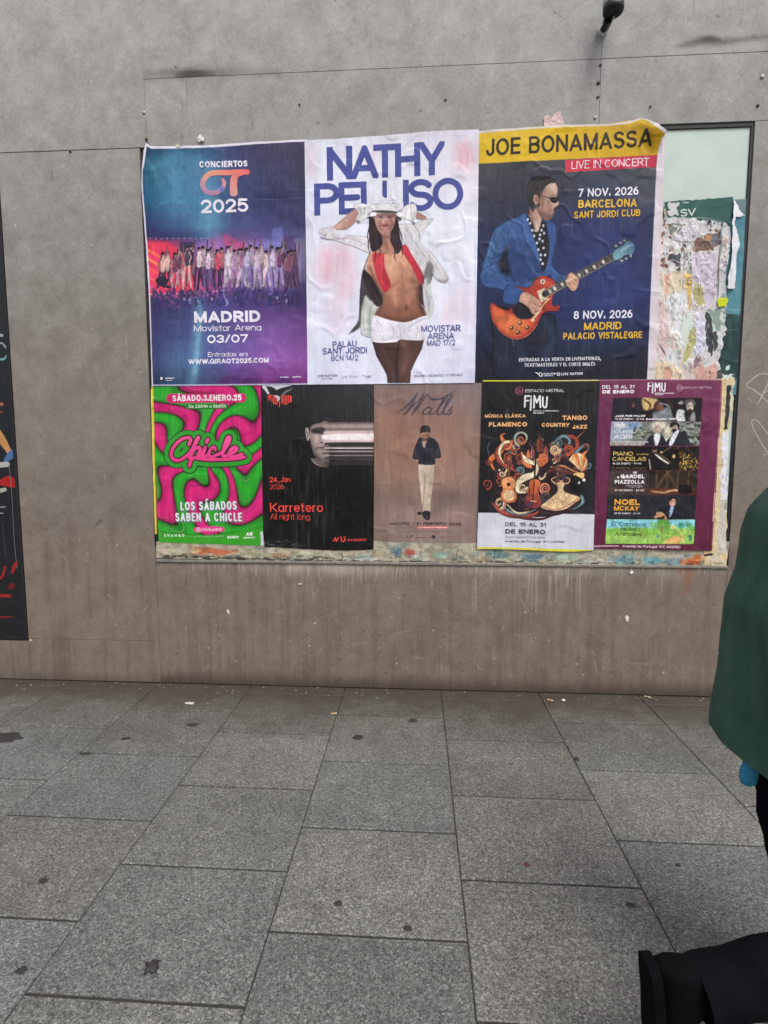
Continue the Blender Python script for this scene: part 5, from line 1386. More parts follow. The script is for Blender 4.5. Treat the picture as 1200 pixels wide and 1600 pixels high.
# torn top corner: white paper core
a.poly([(596, 30), (612, 30), (636, 80), (628, 84), (608, 58), (600, 52)], (206, 206, 214), 2, False); a.poly([(598, 30), (780, 30), (740, 40), (690, 52), (668, 62), (660, 52), (640, 44), (620, 42)], (202, 202, 212), 2, False); a.line([(690, 92), (712, 72), (748, 54)], [2, 6, 3], (160, 160, 166), 3, alpha=.9)
a.cut([(598, 36), (800, 37), (1151, 30), (1152, 400), (1149, 846), (1090, 852), (960, 853), (800, 846), (690, 838), (610, 836), (604, 700)])
P.put(a, 'paper_sheet')
q_ = P.art(795, 205, 1152, 455, 1.8)
q_.poly([(812, 254), (824, 246), (830, 262), (832, 300), (826, 312), (816, 296)], (150, 138, 136), 4); q_.line([(818, 262), (826, 280), (822, 300)], [2, 4, 2], (70, 62, 62), 3)
q_.poly([(842, 238), (880, 225), (925, 228), (925, 400), (905, 404), (880, 398), (858, 378), (844, 340), (836, 300), (836, 262)], (122, 108, 106), 7)
q_.poly([(846, 400), (880, 396), (925, 400), (925, 438), (896, 441), (862, 428), (842, 408)], (86, 76, 76), 8)
q_.poly([(842, 256), (870, 246), (906, 248), (906, 274), (870, 280), (846, 272)], (44, 38, 40), 6, True, .92); q_.ell(868, 266, 16, 7, (22, 20, 22), soft=5, alpha=.9); q_.ell(868, 300, 14, 22, (168, 152, 148), soft=14, alpha=.8); q_.line([(900, 290), (902, 320), (890, 330)], [8, 14, 6], (176, 160, 156), 8, alpha=.8); q_.ell(894, 322, 7, 5, (48, 40, 42), soft=4, alpha=.8)
q_.line([(862, 350), (884, 346), (906, 350)], [4, 7, 5], (62, 50, 52), 4, alpha=.85); q_.line([(850, 340), (862, 376), (884, 394)], [10, 16, 10], (78, 68, 68), 10, alpha=.7); q_.ell(884, 366, 14, 6, (146, 128, 124), soft=6, alpha=.7); q_.line([(844, 402), (862, 424), (892, 438)], [4, 5, 3], (170, 158, 156), 4, alpha=.6)
for (y, h, c, al) in [(226, 16, (110, 98, 98), .6), (240, 20, (140, 126, 124), .9), (256, 16, (104, 92, 92), .95), (272, 20, (168, 150, 150), .95), (294, 34, (204, 190, 192), 1), (314, 14, (176, 158, 158), .9), (328, 18, (46, 40, 42), .95), (342, 8, (70, 62, 64), .9), (348, 4, (220, 206, 206), .95), (356, 8, (44, 40, 42), .95), (364, 6, (150, 136, 134), .95), (373, 10, (58, 52, 54), .95), (384, 5, (134, 124, 124), .95), (398, 22, (52, 48, 50), .8), (422, 26, (44, 42, 44), .6)]:
    q_.line([(908 + rng.uniform(-8, 8), y), (1000, y), (1180, y)], [h * .7, h, h], c, 4, alpha=al)
q_.a[:, q_.xs > 1149] = 0
q_.rgb = np.clip(q_.rgb * 1.22, 0, .95); P.put(q_.photo(.10, 21, 1.0, 8, 1, .2), 'face_picture', .0006)
RD = (226, 74, 68)
def kar(q):
    for (x, y0, y1) in [(632, 96, 112), (640, 92, 104), (648, 100, 118), (656, 96, 130), (664, 104, 132), (672, 112, 130), (684, 116, 124), (684, 128, 134), (684, 137, 144), (696, 92, 128), (704, 86, 130), (712, 84, 132), (720, 92, 132), (729, 88, 124), (738, 90, 120)]: q.line([(x, y0), (x, y1)], 5, RD, smooth=False)
    q.line([(628, 94), (650, 88), (672, 106)], 5, RD); q.line([(664, 90), (680, 100), (676, 114)], [8, 14, 6], (190, 190, 196))
P.letter('club_logo', [('I', (740, 122), (741, 122), 30, RD, .17)], paint=kar, pad=112)
P.letter('title_lettering', [('Karretero', (638, 663), (900, 663), 45, RD, .145), ('All night long', (639, 700), (834, 702), 30, RD, .08)])
P.letter('date_lettering', [('24_Jan', (636, 517), (739, 515), 26, RD, .14), ('2026', (636, 552), (706, 550), 25, RD, .09)])
def kb(q): q.poly([(946, 808), (958, 788), (962, 788), (966, 800), (974, 788), (978, 788), (968, 810), (962, 810), (958, 796), (952, 810)], RD, None, False); q.line([(986, 787), (992, 787)], 4, RD); q.line([(1002, 787), (1008, 787)], 4, RD); q.line([(990, 793), (990, 804), (998, 808), (1007, 804), (1007, 793)], 6, RD)
P.letter('small_print', [('BASEMENT', (1022, 807), (1114, 806), 11, RD, .2)], paint=kb, pad=78)

# ---------------------------------------------------------------- 6: brown poster, man walking
P = Poster('concert_poster', 'dull brown poster with a man in cream trousers walking below a dark script word', 570, 580, 5.335, .0052, (520, 1470), 26)
a = P.art(60, 80, 990, 1490, 1.5)
a.field([75, 280, 520, 760, 960], [98, 250, 400, 650, 900, 1050, 1200, 1425], [
 [(136, 114, 110), (130, 110, 108), (132, 112, 112), (134, 116, 118), (128, 114, 116)], [(140, 114, 108), (132, 106, 100), (136, 112, 110), (140, 118, 116), (134, 116, 114)],
 [(142, 112, 100), (146, 110, 98), (148, 114, 104), (146, 116, 106), (138, 116, 110)], [(142, 112, 98), (150, 114, 98), (156, 120, 104), (152, 118, 104), (140, 114, 104)],
 [(136, 110, 98), (148, 116, 102), (156, 124, 110), (150, 120, 110), (138, 114, 106)], [(122, 102, 94), (128, 106, 98), (138, 114, 106), (134, 112, 106), (126, 106, 102)],
 [(134, 112, 102), (142, 120, 112), (150, 126, 118), (148, 124, 116), (136, 116, 110)], [(126, 108, 98), (136, 116, 108), (142, 122, 116), (138, 118, 112), (128, 110, 104)]])
for k in range(26):
    x = rng.uniform(90, 940); y = rng.uniform(380, 900)
    a.line([(x, y), (x + rng.uniform(-50, 50), y + rng.uniform(60, 200)), (x + rng.uniform(-60, 60), y + rng.uniform(200, 420))], [4, 18, 6], (166, 132, 116) if rng.rand() < .5 else (124, 98, 90), 20, alpha=.25)
a.poly([(560, 990), (760, 1010), (800, 1060), (700, 1130), (560, 1210), (545, 1150)], (104, 88, 84), 50, True, .5)
a.grain(30, 200, .06, 2); a.grain(6, 200, .05, 12)
a.line([(285, 1333), (500, 1336), (725, 1337)], 4, (104, 80, 76), 2, alpha=.9)
a.line([(70, 1428), (500, 1424), (960, 1428)], 10, (150, 134, 128), 6, alpha=.4)
a.cut([(74, 97), (500, 95), (976, 97), (966, 500), (952, 1000), (944, 1428), (800, 1432), (640, 1424), (500, 1430), (340, 1422), (220, 1420), (120, 1412), (74, 1408)])
P.put(a, 'paper_sheet')
q_ = P.art(255, 150, 770, 385, 2.0)
IK = (84, 74, 86)
for pts, w in [([(276, 338), (300, 326), (350, 290), (400, 232), (438, 178)], [3, 8, 12, 12, 8]), ([(438, 178), (410, 240), (366, 320), (324, 366)], [10, 18, 20, 9]), ([(324, 362), (400, 290), (470, 220), (494, 186)], [5, 9, 9, 7]), ([(494, 186), (460, 260), (420, 320), (392, 366)], [9, 18, 19, 9]),
               ([(394, 360), (440, 310), (486, 240), (520, 196), (560, 234), (640, 226), (700, 196), (748, 164)], [5, 8, 9, 10, 12, 10, 9, 4]), ([(560, 316), (536, 300), (500, 318), (484, 346), (500, 360), (530, 346), (562, 312)], [9, 12, 15, 15, 12, 10, 9]), ([(562, 312), (540, 346), (556, 360), (584, 342)], [12, 13, 11, 6]),
               ([(584, 342), (640, 280), (688, 214), (690, 196), (664, 220), (620, 300), (604, 350), (624, 360), (650, 342)], [6, 9, 10, 9, 14, 18, 15, 11, 6]), ([(640, 340), (690, 280), (728, 210), (722, 198), (696, 240), (660, 320), (658, 356), (684, 352)], [6, 9, 9, 9, 14, 17, 13, 7]),
               ([(684, 350), (710, 318), (734, 294), (716, 312), (722, 340), (704, 360), (676, 356)], [6, 9, 10, 12, 14, 12, 8])]:
    q_.line(pts, w, IK, sub=5)
P.put(q_, 'script_lettering', .0011, M_INK)
q_ = P.art(380, 435, 660, 1255, 2.0)
TR = (206, 190, 172)
q_.poly([(440, 775), (580, 772), (576, 860), (566, 960), (548, 1080), (548, 1165), (480, 1178), (468, 1090), (462, 1000), (444, 880)], gr(TR, (188, 170, 150), (450, 900), (570, 900)), 4, False)
q_.line([(500, 850), (496, 980), (484, 1120), (476, 1170)], [3, 9, 9, 4], (140, 114, 98), 8, alpha=.7); q_.line([(560, 790), (556, 900), (540, 1060)], [4, 12, 8], (168, 140, 118), 12, alpha=.6); q_.line([(464, 800), (470, 940), (478, 1080)], [8, 16, 8], (222, 200, 172), 14, alpha=.6); q_.line([(530, 860), (520, 1000)], [4, 10], (220, 198, 172), 12, alpha=.5)
for y in (1110, 1130, 1150): q_.line([(486, y), (520, y + 8), (546, y - 4)], [2, 5, 2], (156, 128, 108), 5, alpha=.7)
q_.poly([(478, 1182), (500, 1164), (540, 1170), (546, 1206), (536, 1240), (508, 1236), (486, 1212)], (44, 40, 46), 4); q_.ell(520, 1222, 14, 8, (88, 84, 90), soft=6, alpha=.6); q_.poly([(438, 1178), (462, 1170), (474, 1180), (468, 1196), (444, 1198)], (54, 44, 46), 4)
SHT = (44, 44, 54)
q_.poly([(456, 552), (432, 596), (412, 650), (400, 712), (412, 734), (448, 738), (454, 774), (578, 778), (588, 728), (622, 726), (636, 706), (626, 650), (606, 590), (548, 552), (500, 600)], SHT, 4)
q_.line([(430, 640), (420, 690), (470, 724)], [6, 16, 8], (66, 66, 78), 12, alpha=.7); q_.line([(600, 630), (612, 690), (570, 720)], [6, 16, 8], (64, 64, 78), 12, alpha=.7); q_.line([(540, 600), (530, 680), (540, 760)], [4, 10, 6], (30, 30, 38), 12, alpha=.8); q_.line([(452, 740), (510, 735), (580, 742)], [3, 7, 3], (26, 26, 34), 6, alpha=.9); q_.line([(470, 640), (500, 660), (560, 650)], [4, 9, 4], (62, 62, 76), 10, alpha=.6)
q_.poly([(478, 560), (520, 560), (508, 610), (496, 636), (484, 610)], (176, 146, 132), 4); q_.line([(484, 600), (494, 634)], [4, 8], (206, 190, 180), 5, alpha=.8)
q_.poly([(468, 500), (490, 490), (538, 494), (544, 520), (536, 556), (516, 580), (498, 580), (476, 552), (468, 524)], gr((178, 132, 112), (126, 88, 78), (480, 530), (540, 540)), 4)
q_.poly([(462, 520), (462, 482), (476, 458), (504, 450), (532, 456), (546, 480), (546, 516), (536, 510), (520, 506), (490, 510), (474, 514)], (46, 40, 44), 4)
q_.line([(484, 534), (500, 532)], 4, (70, 48, 46), 3); q_.line([(514, 532), (532, 534)], 4, (70, 48, 46), 3); q_.line([(506, 534), (508, 552)], [3, 6], (196, 150, 128), 4, alpha=.8); q_.line([(482, 558), (506, 574), (532, 556)], [8, 16, 8], (70, 52, 50), 7, alpha=.75); q_.line([(464, 552), (486, 580)], [6, 8], (30, 30, 36), 4); q_.line([(546, 548), (524, 580)], [6, 8], (30, 30, 36), 4)
P.put(q_.photo(.11, 18, .9, 5, .95, .3), 'performer_picture', .0006)
q2 = (62, 48, 54)
def wl(q):
    q.poly([(438, 1292), (692, 1293), (690, 1313), (434, 1313)], (206, 84, 90), None, False)
P.letter('venue_lettering', [('MADRID / 21 FEBRERO 2026', (211, 1280), (806, 1284), 23, q2, .25)])
bd = P.art(428, 1286, 698, 1318, 2.2); wl(bd); P.put(bd, 'ticket_band', .0006, M_INK)
P.letter('band_lettering', [('¡ÚLTIMAS ENTRADAS!'.replace('¡', ''), (446, 1309), (686, 1309), 12, (240, 222, 222), .22)], lift=.0012)
def wl2(q):
    q.line([(355, 1364), (350, 1386), (368, 1386)], 4, q2, smooth=False); q.line([(376, 1388), (386, 1366)], 3, q2); q.line([(388, 1388), (394, 1366), (406, 1366)], 5, q2, smooth=False); q.line([(428, 1386), (512, 1388)], 4, q2, smooth=False)
    q.poly([(560, 1368), (588, 1368), (588, 1392), (560, 1392)], q2, None, False)
P.letter('small_print', [('A', (538, 1390), (552, 1390), 15, q2, .22), ('vpi', (632, 1388), (662, 1388), 15, (110, 88, 88), .16)], paint=wl2, pad=285)

# ---------------------------------------------------------------- 7: black festival poster with swirling instruments
P = Poster('festival_poster', 'black and white festival poster with orange swirls around a guitar, a violin and a dancer', 740, 580, 5.333, .0130, (510, 1480), 27)
a = P.art(15, 60, 1060, 1515, 1.5)
a.field([30, 540, 1045], [80, 500, 1190], [[(32, 33, 36), (34, 35, 38), (36, 37, 40)], [(26, 27, 30), (27, 28, 31), (30, 31, 35)], [(30, 31, 35), (28, 29, 32), (34, 35, 40)]])
for k in range(50):
    x = rng.uniform(50, 1030); y = rng.uniform(100, 1000); a.line([(x, y), (x + rng.uniform(-5, 5), y + rng.uniform(40, 200))], [1, 3], (120, 122, 128), 4, alpha=rng.uniform(.04, .2))
a.poly([(20, 1178), (540, 1184), (1012, 1192), (1006, 1490), (20, 1490)], (206, 208, 218), None, False)
for k in range(14): a.ell(rng.uniform(60, 980), rng.uniform(1200, 1470), rng.uniform(20, 60), rng.uniform(10, 40), (214, 216, 226) if k % 2 else (196, 198, 208), soft=20, alpha=.4)
a.line([(28, 1472), (300, 1476), (640, 1490), (1000, 1500)], [14, 14, 20, 20], (216, 208, 60), 3); a.line([(72, 80), (400, 80), (800, 79), (1048, 76)], [12, 12, 9, 7], (212, 206, 60), 3); a.line([(700, 78), (1048, 75)], 4, (220, 218, 206), 2, smooth=False)
a.grain(10, 160, .05, 15)
a.cut([(76, 75), (500, 75), (1049, 72), (1030, 500), (1012, 1000), (998, 1494), (760, 1508), (640, 1500), (400, 1488), (200, 1482), (28, 1482), (44, 1000), (62, 500)])
P.put(a, 'paper_sheet')
q_ = P.art(60, 470, 1000, 1245, 1.9)
OR, RDk, CR, TL, BR = (206, 108, 62), (150, 62, 52), (222, 192, 150), (96, 122, 130), (92, 50, 46)
q_.poly([(150, 900), (170, 720), (260, 560), (360, 600), (420, 660), (520, 600), (620, 650), (720, 560), (850, 560), (900, 700), (960, 800), (900, 960), (900, 1080), (820, 1160), (640, 1210), (400, 1210), (250, 1160), (180, 1080)], (44, 30, 36), 10, True, .95)
def swirl(cx, cy, r0, turns, w, c, start=0, dirn=1, tail=None, c2=None):
    t = np.linspace(0, turns * 2 * np.pi, int(16 * turns) + 4)
    rr = r0 * (1 - t / t[-1]) ** .8 + 2
    pts = [(cx + rr_ * math.cos(start + dirn * tt), cy + rr_ * math.sin(start + dirn * tt)) for rr_, tt in zip(rr, t)]
    ww = list(np.linspace(w, w * .3, len(pts)))
    if tail: pts = list(tail) + pts; ww = list(np.linspace(w * .3, w, len(tail))) + ww
    q_.line(pts, [v + 5 for v in ww], (34, 24, 30), sub=3); q_.line(pts, ww, c, sub=3)
    if c2: q_.line([(x + 2, y + 2) for x, y in pts], [v * .35 for v in ww], c2, sub=3, alpha=.8)
rq = np.random.RandomState(8)
for k in range(46):
    ang = rq.uniform(0, 2 * math.pi); rr0 = math.sqrt(rq.uniform(.05, 1)); swirl(530 + 370 * rr0 * math.cos(ang), 860 + 320 * rr0 * math.sin(ang), rq.uniform(16, 40), rq.uniform(1, 1.8), rq.uniform(8, 20), [RDk, BR, TL, OR, (120, 64, 50), (70, 60, 70), CR][k % 7], rq.uniform(0, 6), 1 if k % 2 else -1)
# big ribbons
for pts, w, c in [([(170, 820), (140, 740), (210, 680), (250, 600), (230, 540), (262, 518)], [10, 40, 50, 40, 20, 6], OR), ([(330, 660), (250, 620), (200, 680), (230, 760), (330, 820), (360, 840)], [20, 44, 46, 40, 20, 4], RDk), ([(340, 650), (300, 590), (240, 610), (215, 690), (250, 770)], [8, 22, 26, 20, 6], CR),
                  ([(320, 580), (300, 640), (260, 650)], [18, 26, 10], OR), ([(160, 1100), (220, 1160), (330, 1200), (480, 1200), (540, 1170)], [10, 40, 44, 30, 8], RDk), ([(230, 1100), (300, 1170), (420, 1190), (520, 1150)], [6, 22, 22, 6], TL), ([(280, 1110), (360, 1180), (470, 1170)], [6, 16, 5], CR),
                  ([(700, 560), (770, 540), (850, 560), (860, 640), (800, 680), (760, 660)], [10, 26, 34, 30, 22, 8], RDk), ([(680, 650), (690, 580), (750, 540), (800, 580), (770, 650), (720, 640)], [6, 22, 26, 22, 16, 6], TL), ([(860, 560), (900, 520), (930, 490)], [8, 5, 2], OR), ([(840, 700), (890, 640), (930, 610), (960, 640), (940, 680)], [26, 22, 14, 10, 5], TL), ([(890, 720), (920, 690), (945, 660)], [30, 26, 8], OR),
                  ([(130, 600), (116, 640), (130, 700)], [3, 6, 3], TL), ([(640, 800), (740, 790), (830, 830), (880, 850)], [8, 14, 12, 5], (190, 120, 80)), ([(600, 860), (680, 810), (740, 830), (820, 850)], [10, 40, 50, 20], BR), ([(700, 740), (760, 700), (810, 760)], [10, 26, 10], BR), ([(400, 680), (440, 760), (480, 800)], [14, 60, 20], OR), ([(900, 1040), (910, 1090), (870, 1130), (830, 1150)], [20, 26, 14, 6], TL)]:
    q_.line(pts, [v + 7 for v in w], (30, 22, 28)); q_.line(pts, w, c)
    q_.line([(x - 3, y - 4) for x, y in pts], [max(1.5, v * .18) for v in w], tuple(min(255, int(v * 1.3 + 20)) for v in c), 3, alpha=.6)
for args in [(400, 560, 62, 1.6, 26, TL, 2.0, 1, None, CR), (395, 575, 36, 1.5, 14, OR, 0, 1), (375, 880, 40, 2, 16, RDk, 0, 1, None, OR), (595, 975, 46, 2.2, 18, (196, 96, 70), 1, 1, None, CR), (110, 940, 40, 1.4, 18, RDk, 1.5, -1), (122, 755, 24, 1.4, 10, RDk, 0, 1), (680, 655, 40, 2, 22, CR, 0, 1, None, OR), (790, 655, 40, 2, 22, RDk, 2, -1, None, OR), (700, 720, 28, 1.8, 12, RDk, 1, 1, None, CR), (710, 600, 34, 1.8, 12, TL, 3, 1),
             (600, 1050, 40, 2, 14, (70, 74, 86), 1, 1), (215, 1100, 46, 1.2, 26, CR, 1.2, -1, None, RDk), (835, 1090, 30, 1.6, 12, (70, 50, 56), 0, 1), (945, 625, 26, 1.3, 8, RDk, 2.6, 1), (950, 790, 26, 1.2, 14, TL, -1, 1), (238, 855, 24, 1.3, 14, CR, 0, 1), (640, 600, 20, 1.3, 6, (140, 110, 90), 0, 1), (410, 970, 34, 1.6, 12, CR, 0, 1, [(470, 860), (400, 890), (360, 940), (372, 1000)])]:
    swirl(*args)
# music ribbon
q_.line([(410, 700), (440, 740), (500, 770), (530, 800), (500, 860), (420, 890), (366, 940), (372, 1000), (430, 1010)], [14, 44, 30, 30, 50, 60, 44, 34, 16], (34, 26, 32)); q_.line([(410, 700), (440, 740), (500, 770), (530, 800), (500, 860), (420, 890), (366, 940), (372, 1000), (430, 1010)], [10, 38, 24, 24, 44, 54, 38, 28, 12], (222, 206, 172))
for k in range(22): q_.ell(rng.uniform(380, 500), rng.uniform(720, 980), 3, 3, (70, 52, 48))
# palace domes
for (x, y, s_, c) in [(490, 680, 1.0, (120, 66, 70)), (550, 600, 1.5, BR), (600, 660, .9, (140, 76, 60)), (455, 690, .7, OR)]:
    q_.poly([(x - 20 * s_, y + 50 * s_), (x - 22 * s_, y), (x - 12 * s_, y - 26 * s_), (x, y - 60 * s_), (x + 12 * s_, y - 26 * s_), (x + 22 * s_, y), (x + 20 * s_, y + 50 * s_)], c, 3, False); q_.line([(x - 6 * s_, y - 20 * s_), (x - 8 * s_, y + 44 * s_)], 5 * s_, CR if s_ == 1.0 else OR, 3, alpha=.7)
q_.poly([(545, 700), (600, 690), (620, 740), (590, 780), (548, 790)], OR, 4); q_.line([(556, 720), (604, 716)], 6, RDk); q_.line([(552, 750), (604, 742)], 6, RDk)
# guitar
q_.line([(298, 700), (292, 930)], 22, (52, 30, 28), smooth=False); q_.poly([(282, 700), (314, 696), (316, 740), (280, 744)], (150, 76, 56), 3, False)
q_.poly([(232, 940), (240, 900), (290, 880), (338, 900), (348, 945), (334, 985), (362, 1030), (350, 1080), (300, 1096), (244, 1080), (228, 1030), (246, 985)], (40, 26, 26), 3, grow=4); q_.poly([(232, 940), (240, 900), (290, 880), (338, 900), (348, 945), (334, 985), (362, 1030), (350, 1080), (300, 1096), (244, 1080), (228, 1030), (246, 985)], gr((224, 158, 100), (196, 100, 62), (240, 900), (350, 1080)), 3)
q_.ell(292, 944, 16, 16, (50, 28, 26)); q_.ell(296, 1036, 46, 44, (226, 200, 160)); q_.ell(296, 1036, 36, 34, (212, 176, 130)); q_.line([(294, 720), (292, 930)], 4, (190, 130, 96), smooth=False)
# violin
q_.line([(520, 670), (506, 930)], 14, (40, 24, 26), smooth=False)
VB = [(462, 940), (478, 908), (516, 900), (548, 914), (556, 950), (540, 1000), (556, 1060), (566, 1110), (530, 1140), (470, 1140), (428, 1110), (436, 1050), (468, 1000)]
q_.poly(VB, (38, 22, 26), 3, grow=4); q_.poly(VB, gr((214, 110, 60), (120, 44, 50), (540, 920), (440, 1110)), 3); q_.ell(460, 1110, 30, 22, (60, 40, 80), soft=12, alpha=.8); q_.line([(504, 920), (490, 1120)], 8, (60, 30, 32), smooth=False); q_.line([(470, 1010), (462, 1050)], 4, (50, 26, 30)); q_.line([(532, 1020), (530, 1060)], 4, (50, 26, 30)); q_.line([(478, 1080), (520, 1086)], 6, CR)
# fan
for k in range(9):
    t0 = math.radians(200 + 22 * k); t1 = math.radians(222 + 22 * k); c0 = (890, 850)
    p0 = (870 + 80 * math.cos(t0) * 1.0, 770 + 90 * math.sin(t0)); p1 = (870 + 80 * math.cos(t1), 770 + 90 * math.sin(t1))
    q_.poly([(900, 836), p0, p1], [(226, 196, 150), (216, 156, 96), (206, 110, 60)][k % 3], 2, False)
q_.poly([(830, 860), (860, 846), (920, 850), (910, 890), (850, 890)], (226, 180, 110), 4)
q_.poly([(800, 880), (850, 870), (900, 900), (920, 960), (880, 1020), (830, 1010), (800, 950)], (22, 22, 26), 6)
q_.ell(920, 905, 14, 14, (214, 206, 190)); q_.ell(880, 930, 9, 12, (200, 196, 186)); q_.line([(548, 880), (560, 900), (590, 880), (600, 850)], [10, 16, 16, 8], CR)
# dancer
q_.poly([(700, 930), (756, 930), (748, 980), (770, 1010), (860, 1040), (890, 1060), (840, 1100), (760, 1150), (660, 1160), (560, 1130), (640, 1060), (700, 1000)], (212, 180, 134), 4)
q_.ell(728, 908, 13, 16, (206, 150, 110)); q_.ell(728, 898, 14, 10, (40, 26, 28)); q_.line([(704, 940), (670, 930), (650, 900), (690, 880)], [10, 10, 8, 6], (206, 160, 120)); q_.line([(752, 940), (790, 930), (800, 900), (770, 884)], [10, 10, 8, 6], (206, 160, 120))
for k in range(5): q_.line([(690 + 10 * k, 1010 + 10 * k), (660 + 20 * k, 1080), (590 + 56 * k, 1146 - 8 * k)], [2, 5, 3], (160, 108, 82), 3, alpha=.8)
q_.line([(580, 1130), (660, 1150), (740, 1140), (800, 1110), (860, 1070), (880, 1050)], 6, RDk); q_.line([(570, 1120), (660, 1136), (740, 1126), (820, 1084)], 3, CR)
q_.line([(300, 1200), (420, 1226), (560, 1232), (660, 1204)], [8, 22, 20, 5], (84, 42, 44))
P.put(q_.photo(.3, 19, .7, 4, .92, .2), 'illustration', .0006)
WT = (224, 224, 228)
def fim(q, s_=1.0, ox=0, oy=0, c=WT):
    T_ = lambda p: [(ox + x * s_, oy + y * s_) for x, y in p]
    q.line(T_([(430, 206), (426, 296)]), 15 * s_, c, smooth=False); q.line(T_([(430, 210), (462, 206)]), 15 * s_, c, smooth=False); q.line(T_([(428, 248), (456, 245)]), 13 * s_, c, smooth=False)
    q.line(T_([(478, 232), (474, 322)]), 15 * s_, c, smooth=False); q.ell(*T_([(478, 212)])[0], 8 * s_, 8 * s_, c)
    q.line(T_([(502, 304), (506, 206), (526, 262), (552, 206), (556, 300)]), 14 * s_, c, smooth=False); q.line(T_([(576, 216), (578, 284), (592, 302), (606, 290), (612, 216)]), 14 * s_, c)
def fm(q):
    fim(q); q.ell(381, 164, 36, 36, (150, 84, 110)); q.ell(381, 164, 31, 31, (34, 32, 36))
P.letter('festival_logo', [('EM', (354, 182), (410, 182), 36, (176, 96, 126), .11), ('ESPACIO MISTRAL', (430, 176), (755, 174), 25, WT, .12), ('FESTIVAL INTERNACIONAL', (497, 336), (708, 335), 10, WT, .24), ('DE MÚSICA', (497, 354), (588, 354), 10, WT, .24)], paint=fm)
OY = (232, 178, 124)
P.letter('genre_lettering', [('MÚSICA CLÁSICA', (94, 388), (432, 385), 28, OY, .24), ('FLAMENCO', (127, 462), (445, 460), 37, OY, .27), ('TANGO', (738, 408), (947, 406), 38, OY, .26), ('COUNTRY', (567, 464), (797, 464), 33, OY, .26), ('JAZZ', (822, 480), (945, 478), 31, OY, .26)])
NK = (58, 60, 72)
P.letter('date_lettering', [('DEL 15 AL 31', (264, 1290), (600, 1296), 32, NK, .24), ('DE ENERO', (264, 1353), (597, 1358), 37, NK, .26), ('www.espaciomistral.es', (264, 1388), (595, 1393), 19, (120, 122, 134), .12), ('Avenida de Portugal 157, MADRID', (262, 1425), (760, 1431), 17, (84, 86, 98), .18)])

# ---------------------------------------------------------------- 8: purple festival programme poster
P = Poster('festival_poster', 'wine purple programme poster with six stacked picture strips down its middle', 920, 580, 5.0, .0115, (500, 1400), 28)
a = P.art(10, 55, 1055, 1420, 1.5)
a.field([30, 540, 1040], [70, 500, 1400], [[(112, 52, 84), (116, 54, 86), (118, 56, 88)], [(104, 42, 78), (106, 44, 78), (110, 46, 80)], [(94, 34, 62), (98, 36, 66), (92, 32, 58)]])
a.grain(40, 60, .08, 3); a.grain(6, 140, .05, 5)
a.line([(1036, 70), (1012, 500), (992, 800), (960, 1400)], 5, (196, 150, 140), 3, alpha=.6); a.line([(1016, 520), (1000, 790)], 7, (224, 180, 170), 2, smooth=False); a.line([(986, 950), (970, 1170)], 7, (224, 180, 170), 2, smooth=False); a.line([(40, 1370), (230, 1364)], 5, (230, 200, 210), 3, smooth=False); a.line([(40, 1362), (120, 1362), (232, 1366)], 3, (236, 220, 226), 2)
a.line([(84, 70), (500, 66), (1040, 68)], 6, (190, 160, 170), 3, alpha=.7)
a.cut([(86, 66), (500, 63), (1041, 66), (1036, 220), (1028, 380), (1012, 620), (992, 960), (972, 1260), (962, 1404), (700, 1398), (300, 1388), (24, 1384), (40, 1000), (66, 460)])
P.put(a, 'paper_sheet')
def strip(name, x0, x1, y0, y1, dx, paint, c):
    q = P.art(x0 - 10, y0 - 2, x1 + 10, y1 + 2, 1.9)
    q.poly([(x0, y0), (x1, y0 + 2), (x1 - dx, y1), (x0 - dx, y1 - 1)], c, None, False)
    keep = q.a.copy(); paint(q); q.a = keep; q.photo(.28, int(y0), .9, 2, .95, .0)
    P.put(q, name, .0006)
SK = (196, 156, 132)
def s1(q):
    q.poly([(186, 206), (420, 206), (416, 392), (176, 392)], (34, 32, 44), 4, False); q.ell(345, 252, 24, 34, (44, 36, 42), soft=8); q.ell(348, 264, 13, 20, (120, 66, 66), soft=7); q.line([(330, 260), (356, 250)], 5, (20, 18, 24), 3); q.poly([(280, 330), (330, 290), (400, 310), (410, 392), (270, 392)], (28, 28, 36), 14)
    q.poly([(420, 206), (500, 210), (540, 230), (500, 290), (430, 300)], (206, 176, 116), 10); q.line([(430, 220), (480, 260), (470, 300)], [10, 16, 8], (70, 48, 34), 8); q.line([(600, 210), (660, 290)], [14, 10], (90, 50, 40), 10)
    q.ell(545, 280, 40, 46, (66, 40, 36), soft=8); q.ell(556, 278, 26, 32, (120, 72, 58), soft=10); q.poly([(500, 330), (560, 310), (620, 280), (650, 330), (640, 392), (520, 392)], (112, 120, 126), 10); q.line([(560, 250), (620, 270), (640, 340)], [8, 12, 10], (140, 146, 150), 8)
    q.ell(790, 250, 44, 32, (90, 84, 84), soft=10); q.ell(790, 282, 27, 40, (196, 180, 170), soft=6); q.ell(790, 312, 20, 16, (50, 44, 46), soft=6); q.line([(768, 272), (782, 270)], 4, (50, 40, 40), 2); q.line([(798, 270), (812, 272)], 4, (50, 40, 40), 2); q.poly([(690, 310), (730, 300), (760, 330), (780, 392), (690, 392)], (206, 206, 210), 6); q.line([(756, 330), (770, 392)], [24, 30], (30, 28, 32), 5); q.poly([(800, 340), (826, 320), (830, 392), (790, 392)], (140, 140, 146), 8); q.ell(718, 246, 20, 14, (170, 168, 168), soft=6); q.ell(706, 236, 8, 8, (40, 36, 40), soft=4)
strip('strip_picture', 188, 888, 207, 390, 14, s1, (30, 27, 30))
